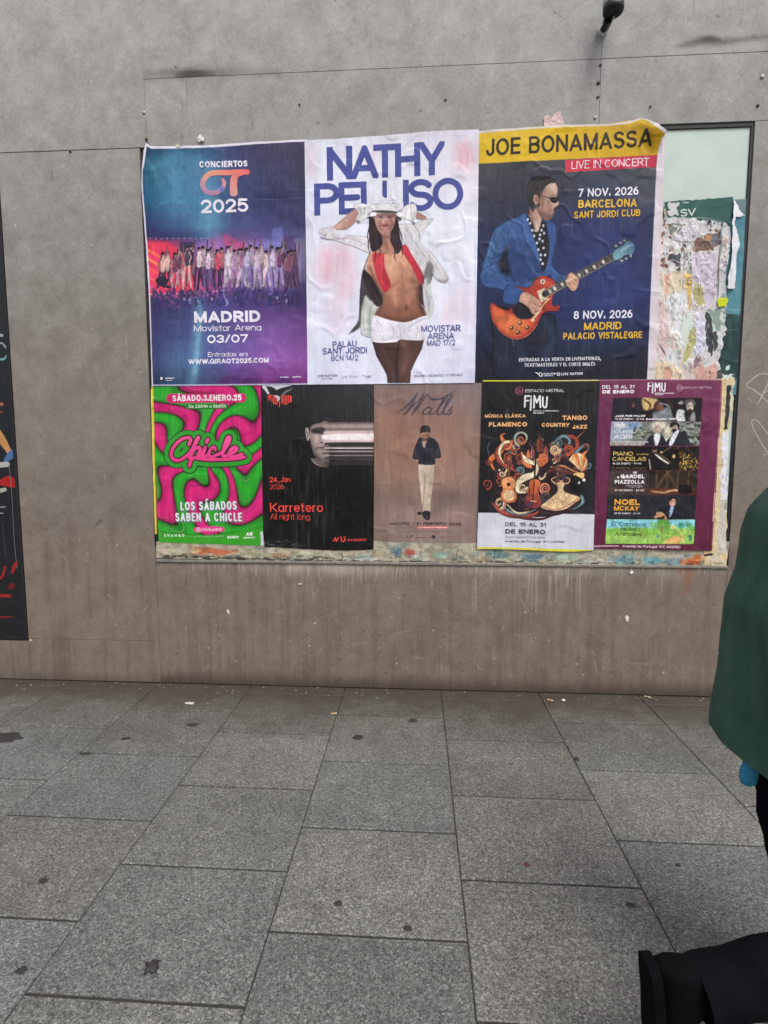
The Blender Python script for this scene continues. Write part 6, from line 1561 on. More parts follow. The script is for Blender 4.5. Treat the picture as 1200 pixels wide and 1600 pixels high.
def s2(q):
    q.poly([(176, 394), (400, 394), (380, 470), (340, 520), (168, 540)], (148, 160, 178), 14); q.ell(330, 430, 60, 26, (96, 130, 180), soft=20, alpha=.7); q.ell(250, 420, 50, 20, (206, 210, 214), soft=16); q.poly([(170, 545), (470, 548), (460, 582), (168, 582)], (160, 154, 148), 8)
    for k in range(60): q.ell(rng.uniform(340, 500), rng.uniform(440, 540), rng.uniform(5, 14), rng.uniform(4, 10), (56, 64, 50) if k % 2 else (146, 150, 132), soft=5)
    for k in range(90): q.ell(rng.uniform(700, 870), rng.uniform(396, 580), rng.uniform(5, 16), rng.uniform(4, 10), (34, 38, 36) if k % 3 else (150, 158, 140), soft=5)
    q.poly([(590, 460), (640, 430), (640, 580), (600, 580)], (206, 200, 176), 14); q.ell(550, 420, 60, 40, (214, 206, 176), soft=20, alpha=.8)
    for (x, y, sc) in ((536, 448, 1), (668, 440, 1)): q.ell(x, y, 27 * sc, 40 * sc, (196, 170, 154), soft=5); q.ell(x - 10, y - 4, 5, 3, (60, 46, 42), soft=2); q.ell(x + 10, y - 4, 5, 3, (60, 46, 42), soft=2); q.line([(x - 10, y + 20), (x + 10, y + 20)], 4, (130, 80, 76), 2)
    q.poly([(506, 430), (520, 404), (560, 406), (566, 430), (540, 416)], (190, 184, 178), 5); q.poly([(636, 440), (640, 404), (680, 398), (706, 420), (700, 450), (680, 420)], (36, 32, 34), 5); q.ell(668, 464, 22, 16, (50, 42, 40), soft=6)
    q.poly([(446, 560), (470, 510), (516, 496), (570, 496), (606, 560), (606, 582), (440, 582)], (34, 36, 46), 5); q.poly([(510, 496), (560, 496), (536, 580), (518, 580)], (210, 214, 224), 4); q.poly([(600, 582), (640, 510), (700, 470), (760, 500), (770, 582)], (36, 38, 48), 5); q.poly([(650, 500), (706, 460), (650, 580), (626, 580)], (214, 218, 226), 4)
strip('strip_picture', 176, 876, 393, 581, 12, s2, (120, 126, 122))
def s3(q):
    for k in range(150): q.ell(rng.uniform(700, 870), rng.uniform(640, 775), rng.uniform(3, 7), rng.uniform(2, 6), (206, 170, 86) if k % 4 else (110, 76, 30), soft=3)
    q.ell(720, 640, 20, 20, (80, 56, 26), soft=10); q.poly([(740, 586), (870, 586), (866, 690), (790, 640)], (36, 27, 24), 14)
    q.ell(516, 620, 17, 24, (150, 110, 96), soft=5); q.ell(514, 604, 19, 12, (40, 30, 30), soft=4); q.poly([(466, 690), (490, 640), (540, 640), (560, 700), (560, 770), (470, 770)], (26, 22, 26), 6); q.line([(520, 650), (560, 680), (620, 720)], [10, 16, 14], (206, 200, 190), 4); q.line([(540, 640), (600, 680), (640, 714)], [4, 8, 8], (120, 96, 70), 4); q.line([(570, 640), (640, 590)], [5, 5], (150, 120, 90), 3); q.ell(664, 664, 12, 16, (226, 190, 140), soft=5); q.ell(566, 632, 7, 8, (230, 200, 160), soft=4); q.line([(470, 690), (480, 764)], 8, (190, 180, 170), 4); q.line([(700, 590), (690, 604)], 12, (100, 70, 40), 5)
strip('strip_picture', 170, 864, 586, 772, 10, s3, (24, 19, 20))
def s4(q):
    q.poly([(158, 775), (470, 775), (466, 964), (150, 964)], (66, 52, 52), 10, False); q.line([(460, 775), (456, 960)], 20, (50, 48, 50), 8, smooth=False)
    for k in range(9): q.line([(490 + 42 * k, 776), (486 + 41 * k, 910)], [14, 9], (96, 74, 48) if k % 2 else (46, 34, 24), 10)
    q.line([(540, 900), (590, 820), (640, 780)], [8, 14, 8], (130, 106, 70), 12, alpha=.7); q.line([(680, 900), (640, 830), (600, 780)], [8, 14, 8], (120, 96, 62), 12, alpha=.6); q.poly([(470, 910), (840, 915), (836, 966), (466, 966)], (84, 44, 30), 8, False); q.line([(490, 938), (560, 946), (620, 950)], [6, 14, 6], (200, 160, 110), 8); q.line([(600, 940), (680, 930), (700, 940)], [6, 16, 8], (216, 170, 130), 5); q.poly([(700, 900), (720, 890), (790, 892), (800, 950), (706, 954)], (22, 16, 16), 5); q.line([(160, 920), (300, 925), (456, 920)], [6, 8, 5], (110, 60, 40), 8)
strip('strip_picture', 160, 852, 774, 966, 10, s4, (48, 38, 32))
def s5(q):
    q.poly([(560, 1000), (860, 990), (840, 1150), (560, 1150)], (34, 38, 46), 30, True, .6); q.ell(654, 1022, 26, 38, (196, 148, 126), soft=5); q.poly([(626, 1016), (632, 986), (660, 976), (684, 990), (690, 1006), (660, 996)], (30, 24, 26), 5); q.line([(640, 1018), (652, 1016)], 4, (60, 40, 38), 2); q.line([(662, 1016), (674, 1018)], 4, (60, 40, 38), 2)
    q.poly([(540, 1090), (590, 1060), (640, 1060), (700, 1050), (760, 1080), (770, 1155), (530, 1155)], (24, 26, 34), 8); q.poly([(640, 1058), (664, 1062), (646, 1120), (626, 1140)], (150, 176, 206), 5); q.line([(520, 1140), (560, 1120), (600, 1150)], [20, 40, 20], (206, 150, 100), 6); q.ell(540, 1110, 14, 12, SK, soft=5); q.ell(580, 1140, 14, 10, (60, 36, 26), soft=4)
strip('strip_picture', 148, 840, 967, 1156, 10, s5, (36, 38, 44))
def s6(q):
    q.poly([(130, 1155), (836, 1155), (830, 1240), (130, 1250)], (130, 200, 218), 20, False); q.poly([(130, 1230), (300, 1215), (500, 1225), (836, 1220), (820, 1352), (120, 1340)], (132, 186, 78), 10, False); q.poly([(130, 1270), (340, 1260), (560, 1290), (560, 1345), (120, 1340)], (150, 196, 92), 14, False)
    for (x, y, r, c) in [(580, 1190, 50, (96, 160, 70)), (560, 1210, 34, (120, 176, 80)), (610, 1215, 30, (110, 170, 76)), (720, 1206, 30, (70, 150, 130)), (780, 1200, 26, (86, 150, 120)), (500, 1200, 26, (120, 186, 120)), (660, 1220, 24, (190, 200, 110)), (800, 1230, 26, (110, 176, 80))]: q.ell(x, y, r, r * .8, c, soft=8)
    q.line([(566, 1210), (570, 1260)], [10, 14], (150, 110, 70), 5); q.poly([(590, 1330), (660, 1290), (720, 1300), (700, 1345), (600, 1345)], (222, 170, 106), 10); q.line([(700, 1240), (730, 1290), (740, 1340)], [8, 20, 12], (216, 190, 120), 8); q.ell(540, 1290, 9, 16, (90, 120, 140), soft=4); q.ell(790, 1300, 14, 22, (50, 110, 100), soft=5)
    for k in range(50): q.ell(rng.uniform(560, 820), rng.uniform(1230, 1340), rng.uniform(3, 9), rng.uniform(3, 7), [(220, 160, 100), (90, 160, 80), (200, 210, 130), (120, 190, 110)][k % 4], soft=4, alpha=.7)
strip('strip_picture', 140, 830, 1157, 1350, 12, s6, (132, 186, 78))
WT = (236, 230, 236)
P.letter('festival_logo', [('DEL 15 AL 31', (104, 137), (355, 133), 27, WT, .30), ('DE ENERO', (104, 175), (355, 172), 27, WT, .30), ('ESPACIO MISTRAL', (738, 138), (965, 136), 17, (216, 190, 204), .12), ('EM', (692, 142), (726, 142), 22, (206, 170, 190), .12)],
    paint=lambda q: (fim(q, .72, 156, -62, WT), q.line([(515, 172), (662, 172)], 5, WT, smooth=False), q.line([(515, 184), (580, 184)], 4, WT, smooth=False), q.line([(684 + 24 * (1 + math.cos(t)), 131 + 24 * math.sin(t)) for t in np.linspace(0, 6.3, 30)], 3, (206, 170, 190))))
P.letter('strip_lettering', [('JAZZ POR PALOS', (204, 358), (440, 356), 15, WT, .26, dict(slant=.2)), ('13 DE ENERO - 21 HS', (204, 380), (432, 380), 14, WT, .22), ('BANDOLERO TRÍO', (446, 382), (676, 382), 15, WT, .24, dict(slant=.2)),
    ('CORI', (196, 448), (312, 448), 22, (226, 226, 230), .12), ('CURSI', (196, 484), (342, 484), 24, (226, 226, 230), .14), ('AGRI', (196, 528), (335, 528), 33, WT, .17), ('14 DE ENERO - 21 HS', (186, 556), (466, 558), 11, (214, 212, 214), .2),
    ('PIANO', (190, 660), (345, 660), 31, (226, 196, 110), .14), ('y', (372, 656), (392, 656), 18, (226, 196, 110), .12), ('velas', (396, 655), (466, 655), 15, (206, 176, 96), .13), ('CANDELAS', (184, 701), (446, 701), 31, (222, 192, 106), .14), ('16 DE ENERO - 19 HS', (186, 728), (410, 728), 14, (222, 216, 216), .2), ('CLASSICAL CANDLE', (176, 764), (456, 766), 15, (150, 116, 84), .12),
    ('DE', (346, 800), (376, 800), 16, WT, .26), ('a', (220, 836), (236, 836), 18, WT, .26), ('GARDEL', (248, 837), (434, 837), 30, WT, .27), ('PIAZZOLLA', (201, 879), (434, 879), 30, WT, .27), ('UN VIAJE DE TANGO', (292, 898), (418, 898), 9, (206, 200, 200), .18), ('CLÁSICO Y NUEVO', (310, 910), (418, 910), 8, (206, 200, 200), .18), ('24 DE ENERO - 20 HS', (202, 937), (430, 938), 14, WT, .2),
    ('NOEL', (200, 1043), (398, 1046), 44, (228, 164, 62), .26), ('MCKAY', (196, 1088), (392, 1091), 37, (228, 164, 62), .22), ('25 DE ENERO - 21 HS', (196, 1116), (400, 1118), 13, (216, 212, 214), .18)], lift=.0013)
TX = (48, 92, 84)
P.letter('strip_lettering', [('El Carnaval', (176, 1208), (440, 1211), 32, TX, .15), ('de los', (240, 1244), (375, 1248), 29, TX, .15), ('Animales', (202, 1285), (416, 1288), 31, (70, 70, 40), .15)], lift=.0013)
P.letter('address_lettering', [('Avenida de Portugal 157, MADRID', (262, 1376), (716, 1384), 20, (234, 222, 230), .21)])

# ================================================================ WHAT IS LEFT OF OLDER POSTERS
def jag(pts, amp, step, seed, closed=True):
    """rough torn outline through the given corners"""
    r_ = np.random.RandomState(seed); out = []; n = len(pts)
    for i in range(n if closed else n - 1):
        a_ = np.array(pts[i], float); b_ = np.array(pts[(i + 1) % n], float); d = b_ - a_; Ld = np.hypot(*d); k = max(1, int(Ld / step)); nrm = np.array([-d[1], d[0]]) / max(Ld, 1e-6)
        for q in range(k): out.append(a_ + d * q / k + (nrm * r_.normal(0, amp) if q else nrm * r_.normal(0, amp * .4)))
    return out


def scrap(q, pts, c, seed, rim=7, amp=5, step=16, rimc=(214, 210, 206), alpha=1.0):
    if rim:
        big = jag(pts, amp * 1.3, step, seed + 1); q.poly(big, rimc, q.cell, False, grow=rim, alpha=alpha)
    q.poly(jag(pts, amp, step, seed), c, q.cell, False, alpha=alpha)


def blobs(q, box, cols, n, lo, hi, seed, tall=1.5, rim=3):
    r_ = np.random.RandomState(seed)
    for k in range(n):
        x, y = r_.uniform(box[0], box[2]), r_.uniform(box[1], box[3]); s_ = r_.uniform(lo, hi)
        m = r_.randint(5, 8); pts = [(x + s_ * r_.uniform(.5, 1.2) * math.cos(t), y + tall * s_ * r_.uniform(.5, 1.2) * math.sin(t)) for t in np.linspace(0, 2 * math.pi, m, endpoint=False)]
        scrap(q, pts, cols[r_.randint(len(cols))], seed * 31 + k, rim=rim if r_.rand() < .6 else 0, amp=s_ * .12, step=max(5, s_ * .4))


GRP = 'remains of older posters around the new ones'
# --- thick layers of torn paper on the right half of the board
P = Poster('torn_poster_layers', 'thick layers of ripped pale pink, white and orange poster paper beside the guitarist poster', 1010, 170, 3.558, .0030, (250, 1500), 41, group=GRP, cat='poster remains')
a = P.art(-30, 590, 520, 1600, 1.9)
outl = jag([(60, 600), (200, 606), (330, 622), (430, 632), (466, 660), (470, 720), (448, 860), (440, 960), (446, 1060), (440, 1160), (436, 1240), (420, 1330), (400, 1400), (412, 1440), (440, 1500), (440, 1580), (-20, 1580), (10, 1000)], 4, 14, 5)
a.poly(outl, (206, 206, 208), None, False)
keep = a.a.copy()
a.poly([(40, 900), (240, 900), (250, 1100), (220, 1510), (0, 1510)], (216, 204, 204), 20, False, .8)
blobs(a, (70, 610, 440, 900), [(206, 204, 212), (150, 144, 152), (116, 84, 76), (66, 70, 80), (218, 214, 222), (190, 160, 150), (60, 76, 76), (214, 212, 214)], 130, 4, 20, 6)
blobs(a, (60, 900, 250, 1500), [(228, 222, 220), (226, 224, 230), (218, 196, 184), (206, 216, 214), (216, 206, 170), (212, 186, 180), (214, 220, 224), (230, 228, 230)], 120, 4, 26, 7, 2.6)
blobs(a, (240, 820, 430, 1120), [(212, 198, 214), (204, 190, 206), (218, 212, 222), (186, 170, 188)], 40, 6, 26, 8, 2.4)
scrap(a, [(110, 640), (215, 640), (212, 712), (130, 700)], (110, 122, 106), 70, 4); a.line([(150, 650), (180, 656), (160, 690)], 10, (200, 204, 200), 3)
scrap(a, [(140, 715), (215, 655), (330, 665), (350, 690), (260, 735), (170, 745)], (206, 204, 212), 71, 3, 4); a.line([(140, 728), (200, 742), (270, 738), (350, 700)], [3, 8, 6, 3], (120, 116, 118), 5, alpha=.8)
scrap(a, [(260, 740), (330, 700), (390, 690), (410, 740), (370, 790), (280, 800)], (116, 86, 74), 72, 3); a.ell(340, 720, 24, 16, (190, 130, 90), soft=8); a.ell(380, 730, 18, 30, (96, 100, 120), soft=8); a.line([(290, 760), (330, 740), (360, 780)], 8, (60, 42, 40), 4)
scrap(a, [(135, 805), (185, 800), (190, 870), (170, 880), (140, 850)], (62, 72, 82), 73, 6); a.line([(140, 840), (190, 855)], 4, (206, 206, 210), 2)
for k in range(26): x_ = rng.uniform(190, 250); y_ = rng.uniform(790, 930); a.line([(x_, y_), (x_ + rng.uniform(-8, 8), y_ + rng.uniform(8, 22))], [2, 5, 1][:2], (58, 66, 66), 2, alpha=.85)
scrap(a, [(260, 800), (390, 800), (404, 900), (390, 1010), (350, 1110), (300, 1060), (262, 960)], (206, 190, 210), 74, 4); a.line([(300, 870), (360, 862)], 2, (90, 80, 90), 2); a.line([(330, 840), (324, 1000)], [4, 9], (190, 170, 196), 8, alpha=.6)
scrap(a, [(66, 910), (216, 905), (230, 1020), (180, 1000), (96, 1060)], (222, 202, 174), 75, 5); scrap(a, [(205, 920), (240, 915), (256, 960), (246, 1100), (232, 1160), (226, 1040)], (228, 186, 92), 76, 3); scrap(a, [(100, 920), (130, 915), (124, 1000), (106, 1030)], (220, 162, 140), 77, 2)
draw_text(a, '1', (180, 984), (190, 984), 36, (110, 104, 108), .1); draw_text(a, '5', (226, 980), (252, 980), 42, (90, 86, 90), .1)
scrap(a, [(262, 970), (310, 985), (326, 1080), (280, 1110), (262, 1060)], (178, 172, 112), 78, 6)
scrap(a, [(150, 1020), (226, 1040), (222, 1200), (160, 1260), (140, 1120)], (218, 220, 226), 79, 4)
scrap(a, [(190, 1150), (270, 1130), (280, 1300), (220, 1420), (190, 1300)], (206, 218, 208), 80, 4); scrap(a, [(270, 1150), (320, 1120), (330, 1300), (300, 1400), (260, 1330)], (206, 204, 226), 81, 4); scrap(a, [(240, 1240), (276, 1210), (270, 1320), (220, 1420), (200, 1410)], (184, 180, 110), 82, 3)
scrap(a, [(330, 1120), (420, 1100), (436, 1170), (430, 1230), (360, 1230)], (126, 150, 140), 83, 5); scrap(a, [(330, 1130), (356, 1150), (366, 1240), (390, 1300), (360, 1380), (330, 1290)], (44, 54, 56), 84, 3); scrap(a, [(370, 1240), (396, 1236), (384, 1340), (370, 1350)], (52, 62, 60), 85, 2)
scrap(a, [(60, 1050), (110, 1100), (130, 1250), (90, 1420), (60, 1400)], (218, 190, 190), 86, 4); scrap(a, [(20, 1440), (60, 1400), (120, 1400), (190, 1460), (200, 1520), (20, 1520)], (226, 204, 166), 87, 3); scrap(a, [(96, 1440), (120, 1420), (150, 1460), (130, 1510), (90, 1500)], (222, 160, 134), 88, 2); scrap(a, [(260, 1430), (300, 1380), (320, 1450), (380, 1410), (400, 1470), (390, 1520), (270, 1520)], (216, 158, 142), 89, 3); scrap(a, [(262, 1400), (290, 1360), (302, 1430), (268, 1450)], (150, 116, 120), 90, 2); scrap(a, [(14, 1440), (36, 1470), (56, 1520), (12, 1520)], (60, 110, 150), 91, 0); scrap(a, [(390, 1460), (420, 1440), (414, 1520), (384, 1520)], (60, 66, 62), 92, 2)
a.line([(70, 1310), (90, 1340), (106, 1370)], [4, 9, 4], (70, 74, 74), 3); a.line([(150, 1080), (160, 1060)], 4, (90, 86, 90), 2)
for k in range(330):
    x_, y_ = rng.uniform(40, 420), rng.uniform(620, 1500); a.line([(x_, y_), (x_ + rng.uniform(-7, 7), y_ + rng.uniform(6, 34))], [1.5, rng.uniform(2, 6), 1][:2], [(70, 66, 70), (230, 228, 230), (150, 130, 130), (110, 116, 110)][k % 4], 2, alpha=.7)
for k in range(30): y_ = rng.uniform(640, 1230); x_ = 420 + rng.normal(0, 9); a.ell(x_, y_, rng.uniform(6, 16), rng.uniform(6, 22), (196, 204, 200) if k % 3 else (140, 152, 148), soft=3)
a.line([(416, 640), (410, 760), (400, 860), (398, 960), (396, 1050)], [6, 10, 8, 12, 5], (60, 62, 60), 4, alpha=.7)
for k in range(26): x_, y_ = rng.uniform(66, 130), rng.uniform(610, 900); a.ell(x_, y_, rng.uniform(4, 12), rng.uniform(4, 12), [(120, 60, 50), (220, 180, 160), (70, 60, 64), (206, 204, 206)][k % 4], soft=3)
a.a = keep; a.rgb = a.rgb * .8 + .2 * (a.rgb.mean(-1, keepdims=True) * .5 + .42)
P.extra = lambda px, py: .022 * np.maximum(0, fbm(px / 9, py / 15, 77, 5) - .47) * sstep(1036, 1050, px + .055 * (py - 330)) * sstep(592, 580, py)
P.put(a, 'paper_layers')

P = Poster('torn_poster', 'dark green ripped poster strip with big white letters under the pale empty board', 1010, 170, 3.558, .0020, (280, 620), 42, group=GRP, cat='torn poster')
a = P.art(70, 470, 500, 680, 2.0)
a.poly(jag([(96, 520), (200, 510), (482, 489), (480, 600), (460, 640), (330, 618), (200, 612), (100, 640)], 2.2, 14, 9), (50, 92, 86), None, False); k_ = a.a.copy()
for k in range(30): a.ell(rng.uniform(100, 480), rng.uniform(500, 630), rng.uniform(10, 40), rng.uniform(6, 20), (62, 104, 98) if k % 2 else (40, 80, 76), soft=14, alpha=.5)
scrap(a, [(125, 515), (180, 520), (170, 560), (182, 585), (140, 600), (120, 590)], (206, 206, 208), 93, 0, 5, 9); a.line([(206, 522), (232, 522)], 6, (200, 206, 204), 3); a.line([(100, 560), (106, 620)], [16, 20], (180, 160, 140), 6); a.line([(160, 612), (300, 606), (420, 626)], [3, 5, 3], (190, 200, 196), 3, alpha=.6); a.line([(360, 545), (390, 552), (420, 544)], [2, 5, 2], (34, 60, 58), 3)
draw_text(a, 'SV', (188, 602), (272, 595), 42, (216, 222, 220), .16); a.a = k_
P.put(a, 'paper_sheet')

P = Poster('torn_poster', 'teal and dark green ripped poster strip along the right edge of the display board', 1010, 170, 3.558, .0012, (500, 1490), 43, group=GRP, cat='torn poster')
a = P.art(390, 480, 580, 1600, 1.8)
a.poly([(470, 505), (556, 502), (508, 1400), (497, 1590), (400, 1590), (420, 1200)], (84, 136, 150), None, False); k_ = a.a.copy()
a.poly(jag([(400, 1150), (470, 1140), (560, 1150), (560, 1500), (400, 1500)], 5, 12, 3), (40, 66, 66), None, False); a.poly([(470, 500), (560, 498), (560, 600), (470, 600)], (104, 128, 132), 8, False)
for k in range(30): a.ell(rng.uniform(430, 540), rng.uniform(600, 1150), rng.uniform(8, 24), rng.uniform(20, 70), (96, 150, 162) if k % 2 else (72, 122, 140), soft=12, alpha=.4)
for k in range(30): a.ell(rng.uniform(420, 520), rng.uniform(1160, 1490), rng.uniform(6, 18), rng.uniform(10, 40), (52, 84, 82) if k % 2 else (30, 50, 52), soft=8, alpha=.5)
a.line([(440, 1232), (510, 1226)], 3, (120, 150, 150), 2, alpha=.7); scrap(a, [(420, 1480), (490, 1470), (485, 1520), (420, 1520)], (206, 212, 210), 95, 0, 5, 8); scrap(a, [(445, 1430), (465, 1425), (460, 1450), (440, 1450)], (196, 206, 204), 96, 0, 3, 6); a.line([(448, 1110), (500, 1120), (540, 1112)], [4, 8, 3], (150, 190, 196), 5, alpha=.5)
a.a = k_
P.put(a, 'paper_sheet')

P = Poster('torn_paper_flap', 'white ripped paper tongue hanging over the teal poster strip', 1010, 170, 3.558, .0066, (480, 1000), 44, group=GRP, cat='paper flap')
a = P.art(430, 490, 580, 1030, 2.2)
a.poly(jag([(484, 506), (502, 530), (520, 570), (540, 590), (552, 596), (520, 602), (492, 604), (488, 640), (510, 700), (518, 742), (500, 800), (496, 900), (488, 1000), (450, 1004), (448, 930), (462, 880), (470, 760), (474, 680), (468, 640), (480, 600)], 2, 12, 12), (224, 226, 230), None, False); k_ = a.a.copy()
for k in range(14): a.line([(rng.uniform(460, 510), rng.uniform(520, 900)), (rng.uniform(460, 510), rng.uniform(560, 990))], [2, 6], (204, 208, 214), 6, alpha=.5)
a.a = k_
P.extra = lambda px, py: .008 * sstep(1150, 1142, px) + .004 * fbm(px / 8, py / 20, 3, 2)
P.put(a, 'paper_sheet')

P = Poster('yellow_sticker', 'small bright yellow green sticker on the ripped poster layers', 1010, 170, 3.558, .0105, (425, 1100), 45, group=None, cat='sticker')
a = P.art(380, 1030, 470, 1115, 2.6)
a.poly(jag([(396, 1054), (444, 1048), (456, 1062), (444, 1094), (400, 1102)], 1.5, 10, 4), (206, 214, 38), None, False); a.line([(400, 1070), (450, 1064)], [3, 8], (186, 196, 30), 6, alpha=.6)
P.put(a, 'sticker_sheet')

# --- strip of crusted paper along the sill
P = Poster('old_paper_strip', 'long crust of cream, teal and orange paper scraps along the sill under the lower posters', 0, 0, 1.0, .0034, (690, 885), 46, group=GRP, cat='poster remains')
a = P.art(236, 838, 1150, 896, 1.9)
top = [(245, 846), (600, 842), (935, 848), (1138, 846)]
a.poly([(244, 846), (600, 842), (1140, 846), (1134, 889), (900, 886), (600, 881), (244, 872)], (196, 188, 166), None, False); keep = a.a.copy()
cr = [(196, 188, 166), (182, 182, 166), (172, 162, 140), (206, 198, 180), (160, 170, 160), (186, 174, 146), (140, 130, 114)]
for k in range(260):
    x_ = rng.uniform(245, 1136); y_ = rng.uniform(848, 890) ; s_ = rng.uniform(2, 9)
    a.poly(jag([(x_, y_), (x_ + s_ * 2.4, y_ + rng.uniform(-2, 2)), (x_ + s_ * 2, y_ + s_), (x_ - 2, y_ + s_ * .8)], .7, 2.5, k), cr[k % 6], .8, False, .8)
for (x_, y_, rx, ry, c, al) in [(262, 864, 12, 6, (214, 208, 190), .9), (318, 862, 22, 7, (214, 130, 90), .85), (345, 862, 22, 6, (206, 116, 76), .8), (303, 861, 8, 5, (226, 206, 150), .9), (390, 864, 18, 5, (218, 206, 160), .8), (436, 868, 14, 4, (190, 156, 130), .8), (480, 868, 30, 6, (200, 200, 176), .7), (560, 872, 26, 6, (196, 200, 178), .7), (622, 863, 8, 7, (96, 128, 156), .7), (640, 863, 10, 6, (196, 92, 90), .75), (660, 872, 20, 5, (206, 206, 196), .8), (690, 866, 14, 6, (186, 200, 190), .8), (776, 866, 20, 8, (110, 156, 160), .75), (830, 872, 24, 9, (120, 164, 170), .7), (880, 870, 22, 8, (196, 206, 190), .7), (920, 878, 26, 6, (186, 204, 190), .6), (975, 874, 26, 9, (130, 176, 190), .7), (1020, 876, 20, 7, (120, 164, 180), .6), (1050, 878, 18, 8, (130, 170, 184), .7), (1084, 879, 14, 7, (214, 112, 70), .8), (1090, 872, 8, 5, (232, 130, 70), .9), (1116, 880, 14, 8, (200, 186, 156), .8)]:
    for q in range(9): a.poly(jag([(x_ + rng.normal(0, rx * .5) + dx_ * rx * .5, y_ + rng.normal(0, ry * .4) + dy_ * ry * .6) for dx_, dy_ in ((-1, -.6), (.2, -1), (1, -.2), (.7, .8), (-.6, .9))], .8, 2.2, int(x_) + q), tuple(int(v * rng.uniform(.88, 1.1)) if v < 230 else v for v in c), .7, False, al * .62)
for k in range(420):
    x_ = rng.uniform(247, 1134); y_ = np.interp(x_, [245, 600, 900, 1134], [871, 880, 885, 888]) - abs(rng.normal(0, 2.4)); a.line([(x_, y_), (x_ + rng.uniform(2, 12), y_ + rng.uniform(-1.2, 1.2))], rng.uniform(.8, 2.4), (74, 68, 60), .7, alpha=.7)
for k in range(260):
    x_ = rng.uniform(247, 1134); y_ = rng.uniform(850, 884); a.line([(x_, y_), (x_ + rng.uniform(-2, 3), y_ + rng.uniform(2, 12))], rng.uniform(.6, 2), [(226, 220, 206), (100, 96, 90), (130, 160, 166), (210, 190, 150)][k % 4], .7, alpha=.6)
a.a = keep; a.rgb = a.rgb * .9 * (1 - .14 * sstep(.45, .6, fbm(a.XY()[0] / 9, a.XY()[1] / 5, 4, 3)))[..., None]
P.extra = lambda px, py: .012 * np.maximum(0, fbm(px / 6, py / 4, 7, 4) - .45) * sstep(857, 866, py - .016 * (px - 245))
P.put(a, 'paper_layers')

# --- strip of older paper on the right of the purple poster
P = Poster('old_paper_strip', 'narrow upright strip of cream and white paper scraps right of the purple poster', 0, 0, 1.0, .0040, (1128, 878), 47, group=GRP, cat='poster remains')
a = P.art(1086, 586, 1160, 892, 2.0)
a.poly(jag([(1120, 592), (1146, 590), (1145, 640), (1138, 690), (1136, 780), (1135, 840), (1134, 884), (1100, 884), (1104, 780), (1112, 680)], 1.2, 8, 6), (214, 196, 156), None, False); keep = a.a.copy()
a.poly([(1118, 590), (1130, 590), (1124, 700), (1112, 800), (1104, 884), (1098, 884), (1106, 760)], (222, 190, 140), 2, False)
a.poly(jag([(1136, 602), (1142, 602), (1137, 670), (1131, 672)], .6, 6, 2), (46, 50, 54), .8, False); a.poly(jag([(1143, 600), (1148, 600), (1143, 690), (1139, 690)], .6, 6, 3), (216, 212, 190), .8, False); a.poly(jag([(1128, 676), (1142, 670), (1141, 740), (1137, 800), (1126, 800)], 1.2, 6, 4), (222, 222, 232), .8, False); a.poly(jag([(1124, 780), (1136, 780), (1135, 860), (1120, 870)], 1.2, 6, 8), (196, 190, 180), .8, False); a.poly(jag([(1144, 650), (1149, 648), (1144, 680), (1140, 682)], .6, 5, 5), (150, 76, 66), .8, False)
for k in range(50): x_, y_ = rng.uniform(1106, 1142), rng.uniform(610, 880); a.line([(x_, y_), (x_ + rng.uniform(-2, 2), y_ + rng.uniform(3, 12))], rng.uniform(.6, 2), [(120, 110, 96), (232, 226, 216), (150, 150, 150), (186, 160, 130)][k % 4], .7, alpha=.6)
a.ell(1116, 872, 8, 6, (206, 196, 176), soft=2); a.line([(1100, 868), (1112, 866)], 3, (30, 28, 30), 1)
a.a = keep
P.extra = lambda px, py: .008 * np.maximum(0, fbm(px / 5, py / 9, 9, 4) - .45) * sstep(1124, 1130, px + .09 * (py - 600))
P.put(a, 'paper_layers')

# --- older posters that still peek out from under the new ones
P = Poster('covered_poster', 'older yellow and black poster peeking out behind the green swirl poster', 220, 590, 3.158, .0026, (330, 845), 48, group=GRP, cat='poster')
a = P.art(40, 25, 640, 860, 1.6)
a.poly([(50, 40), (610, 36), (616, 842), (500, 842), (420, 838), (300, 838), (70, 834), (66, 770)], (28, 28, 28), None, False); a.poly([(52, 40), (70, 40), (82, 772), (70, 772), (58, 300)], (206, 198, 60), 1, False); a.line([(52, 60), (58, 300), (70, 700), (74, 770)], 5, (226, 214, 96), 2); a.line([(66, 60), (80, 770)], 5, (150, 60, 50), 2, smooth=False)
a.line([(400, 834), (420, 822), (440, 828), (470, 822), (520, 824)], [3, 6, 8, 6, 4], (180, 200, 60), 2); a.line([(398, 832), (412, 818)], [4, 8], (206, 206, 200), 2); a.poly([(520, 838), (540, 816), (590, 826), (580, 842)], (196, 186, 160), 2); a.line([(110, 826), (150, 828)], 5, (206, 196, 120), 3)
P.put(a, 'paper_sheet')
P = Poster('covered_poster', 'older black poster with a row of white words showing below the brown poster', 570, 580, 5.335, .0030, (500, 1478), 49, group=GRP, cat='poster')
a = P.art(60, 1380, 960, 1490, 1.9)
a.poly(jag([(76, 1400), (500, 1395), (944, 1400), (936, 1470), (860, 1466), (700, 1470), (640, 1478), (420, 1462), (300, 1466), (200, 1478), (76, 1478)], 3, 16, 5), (46, 44, 52), None, False); keep = a.a.copy()
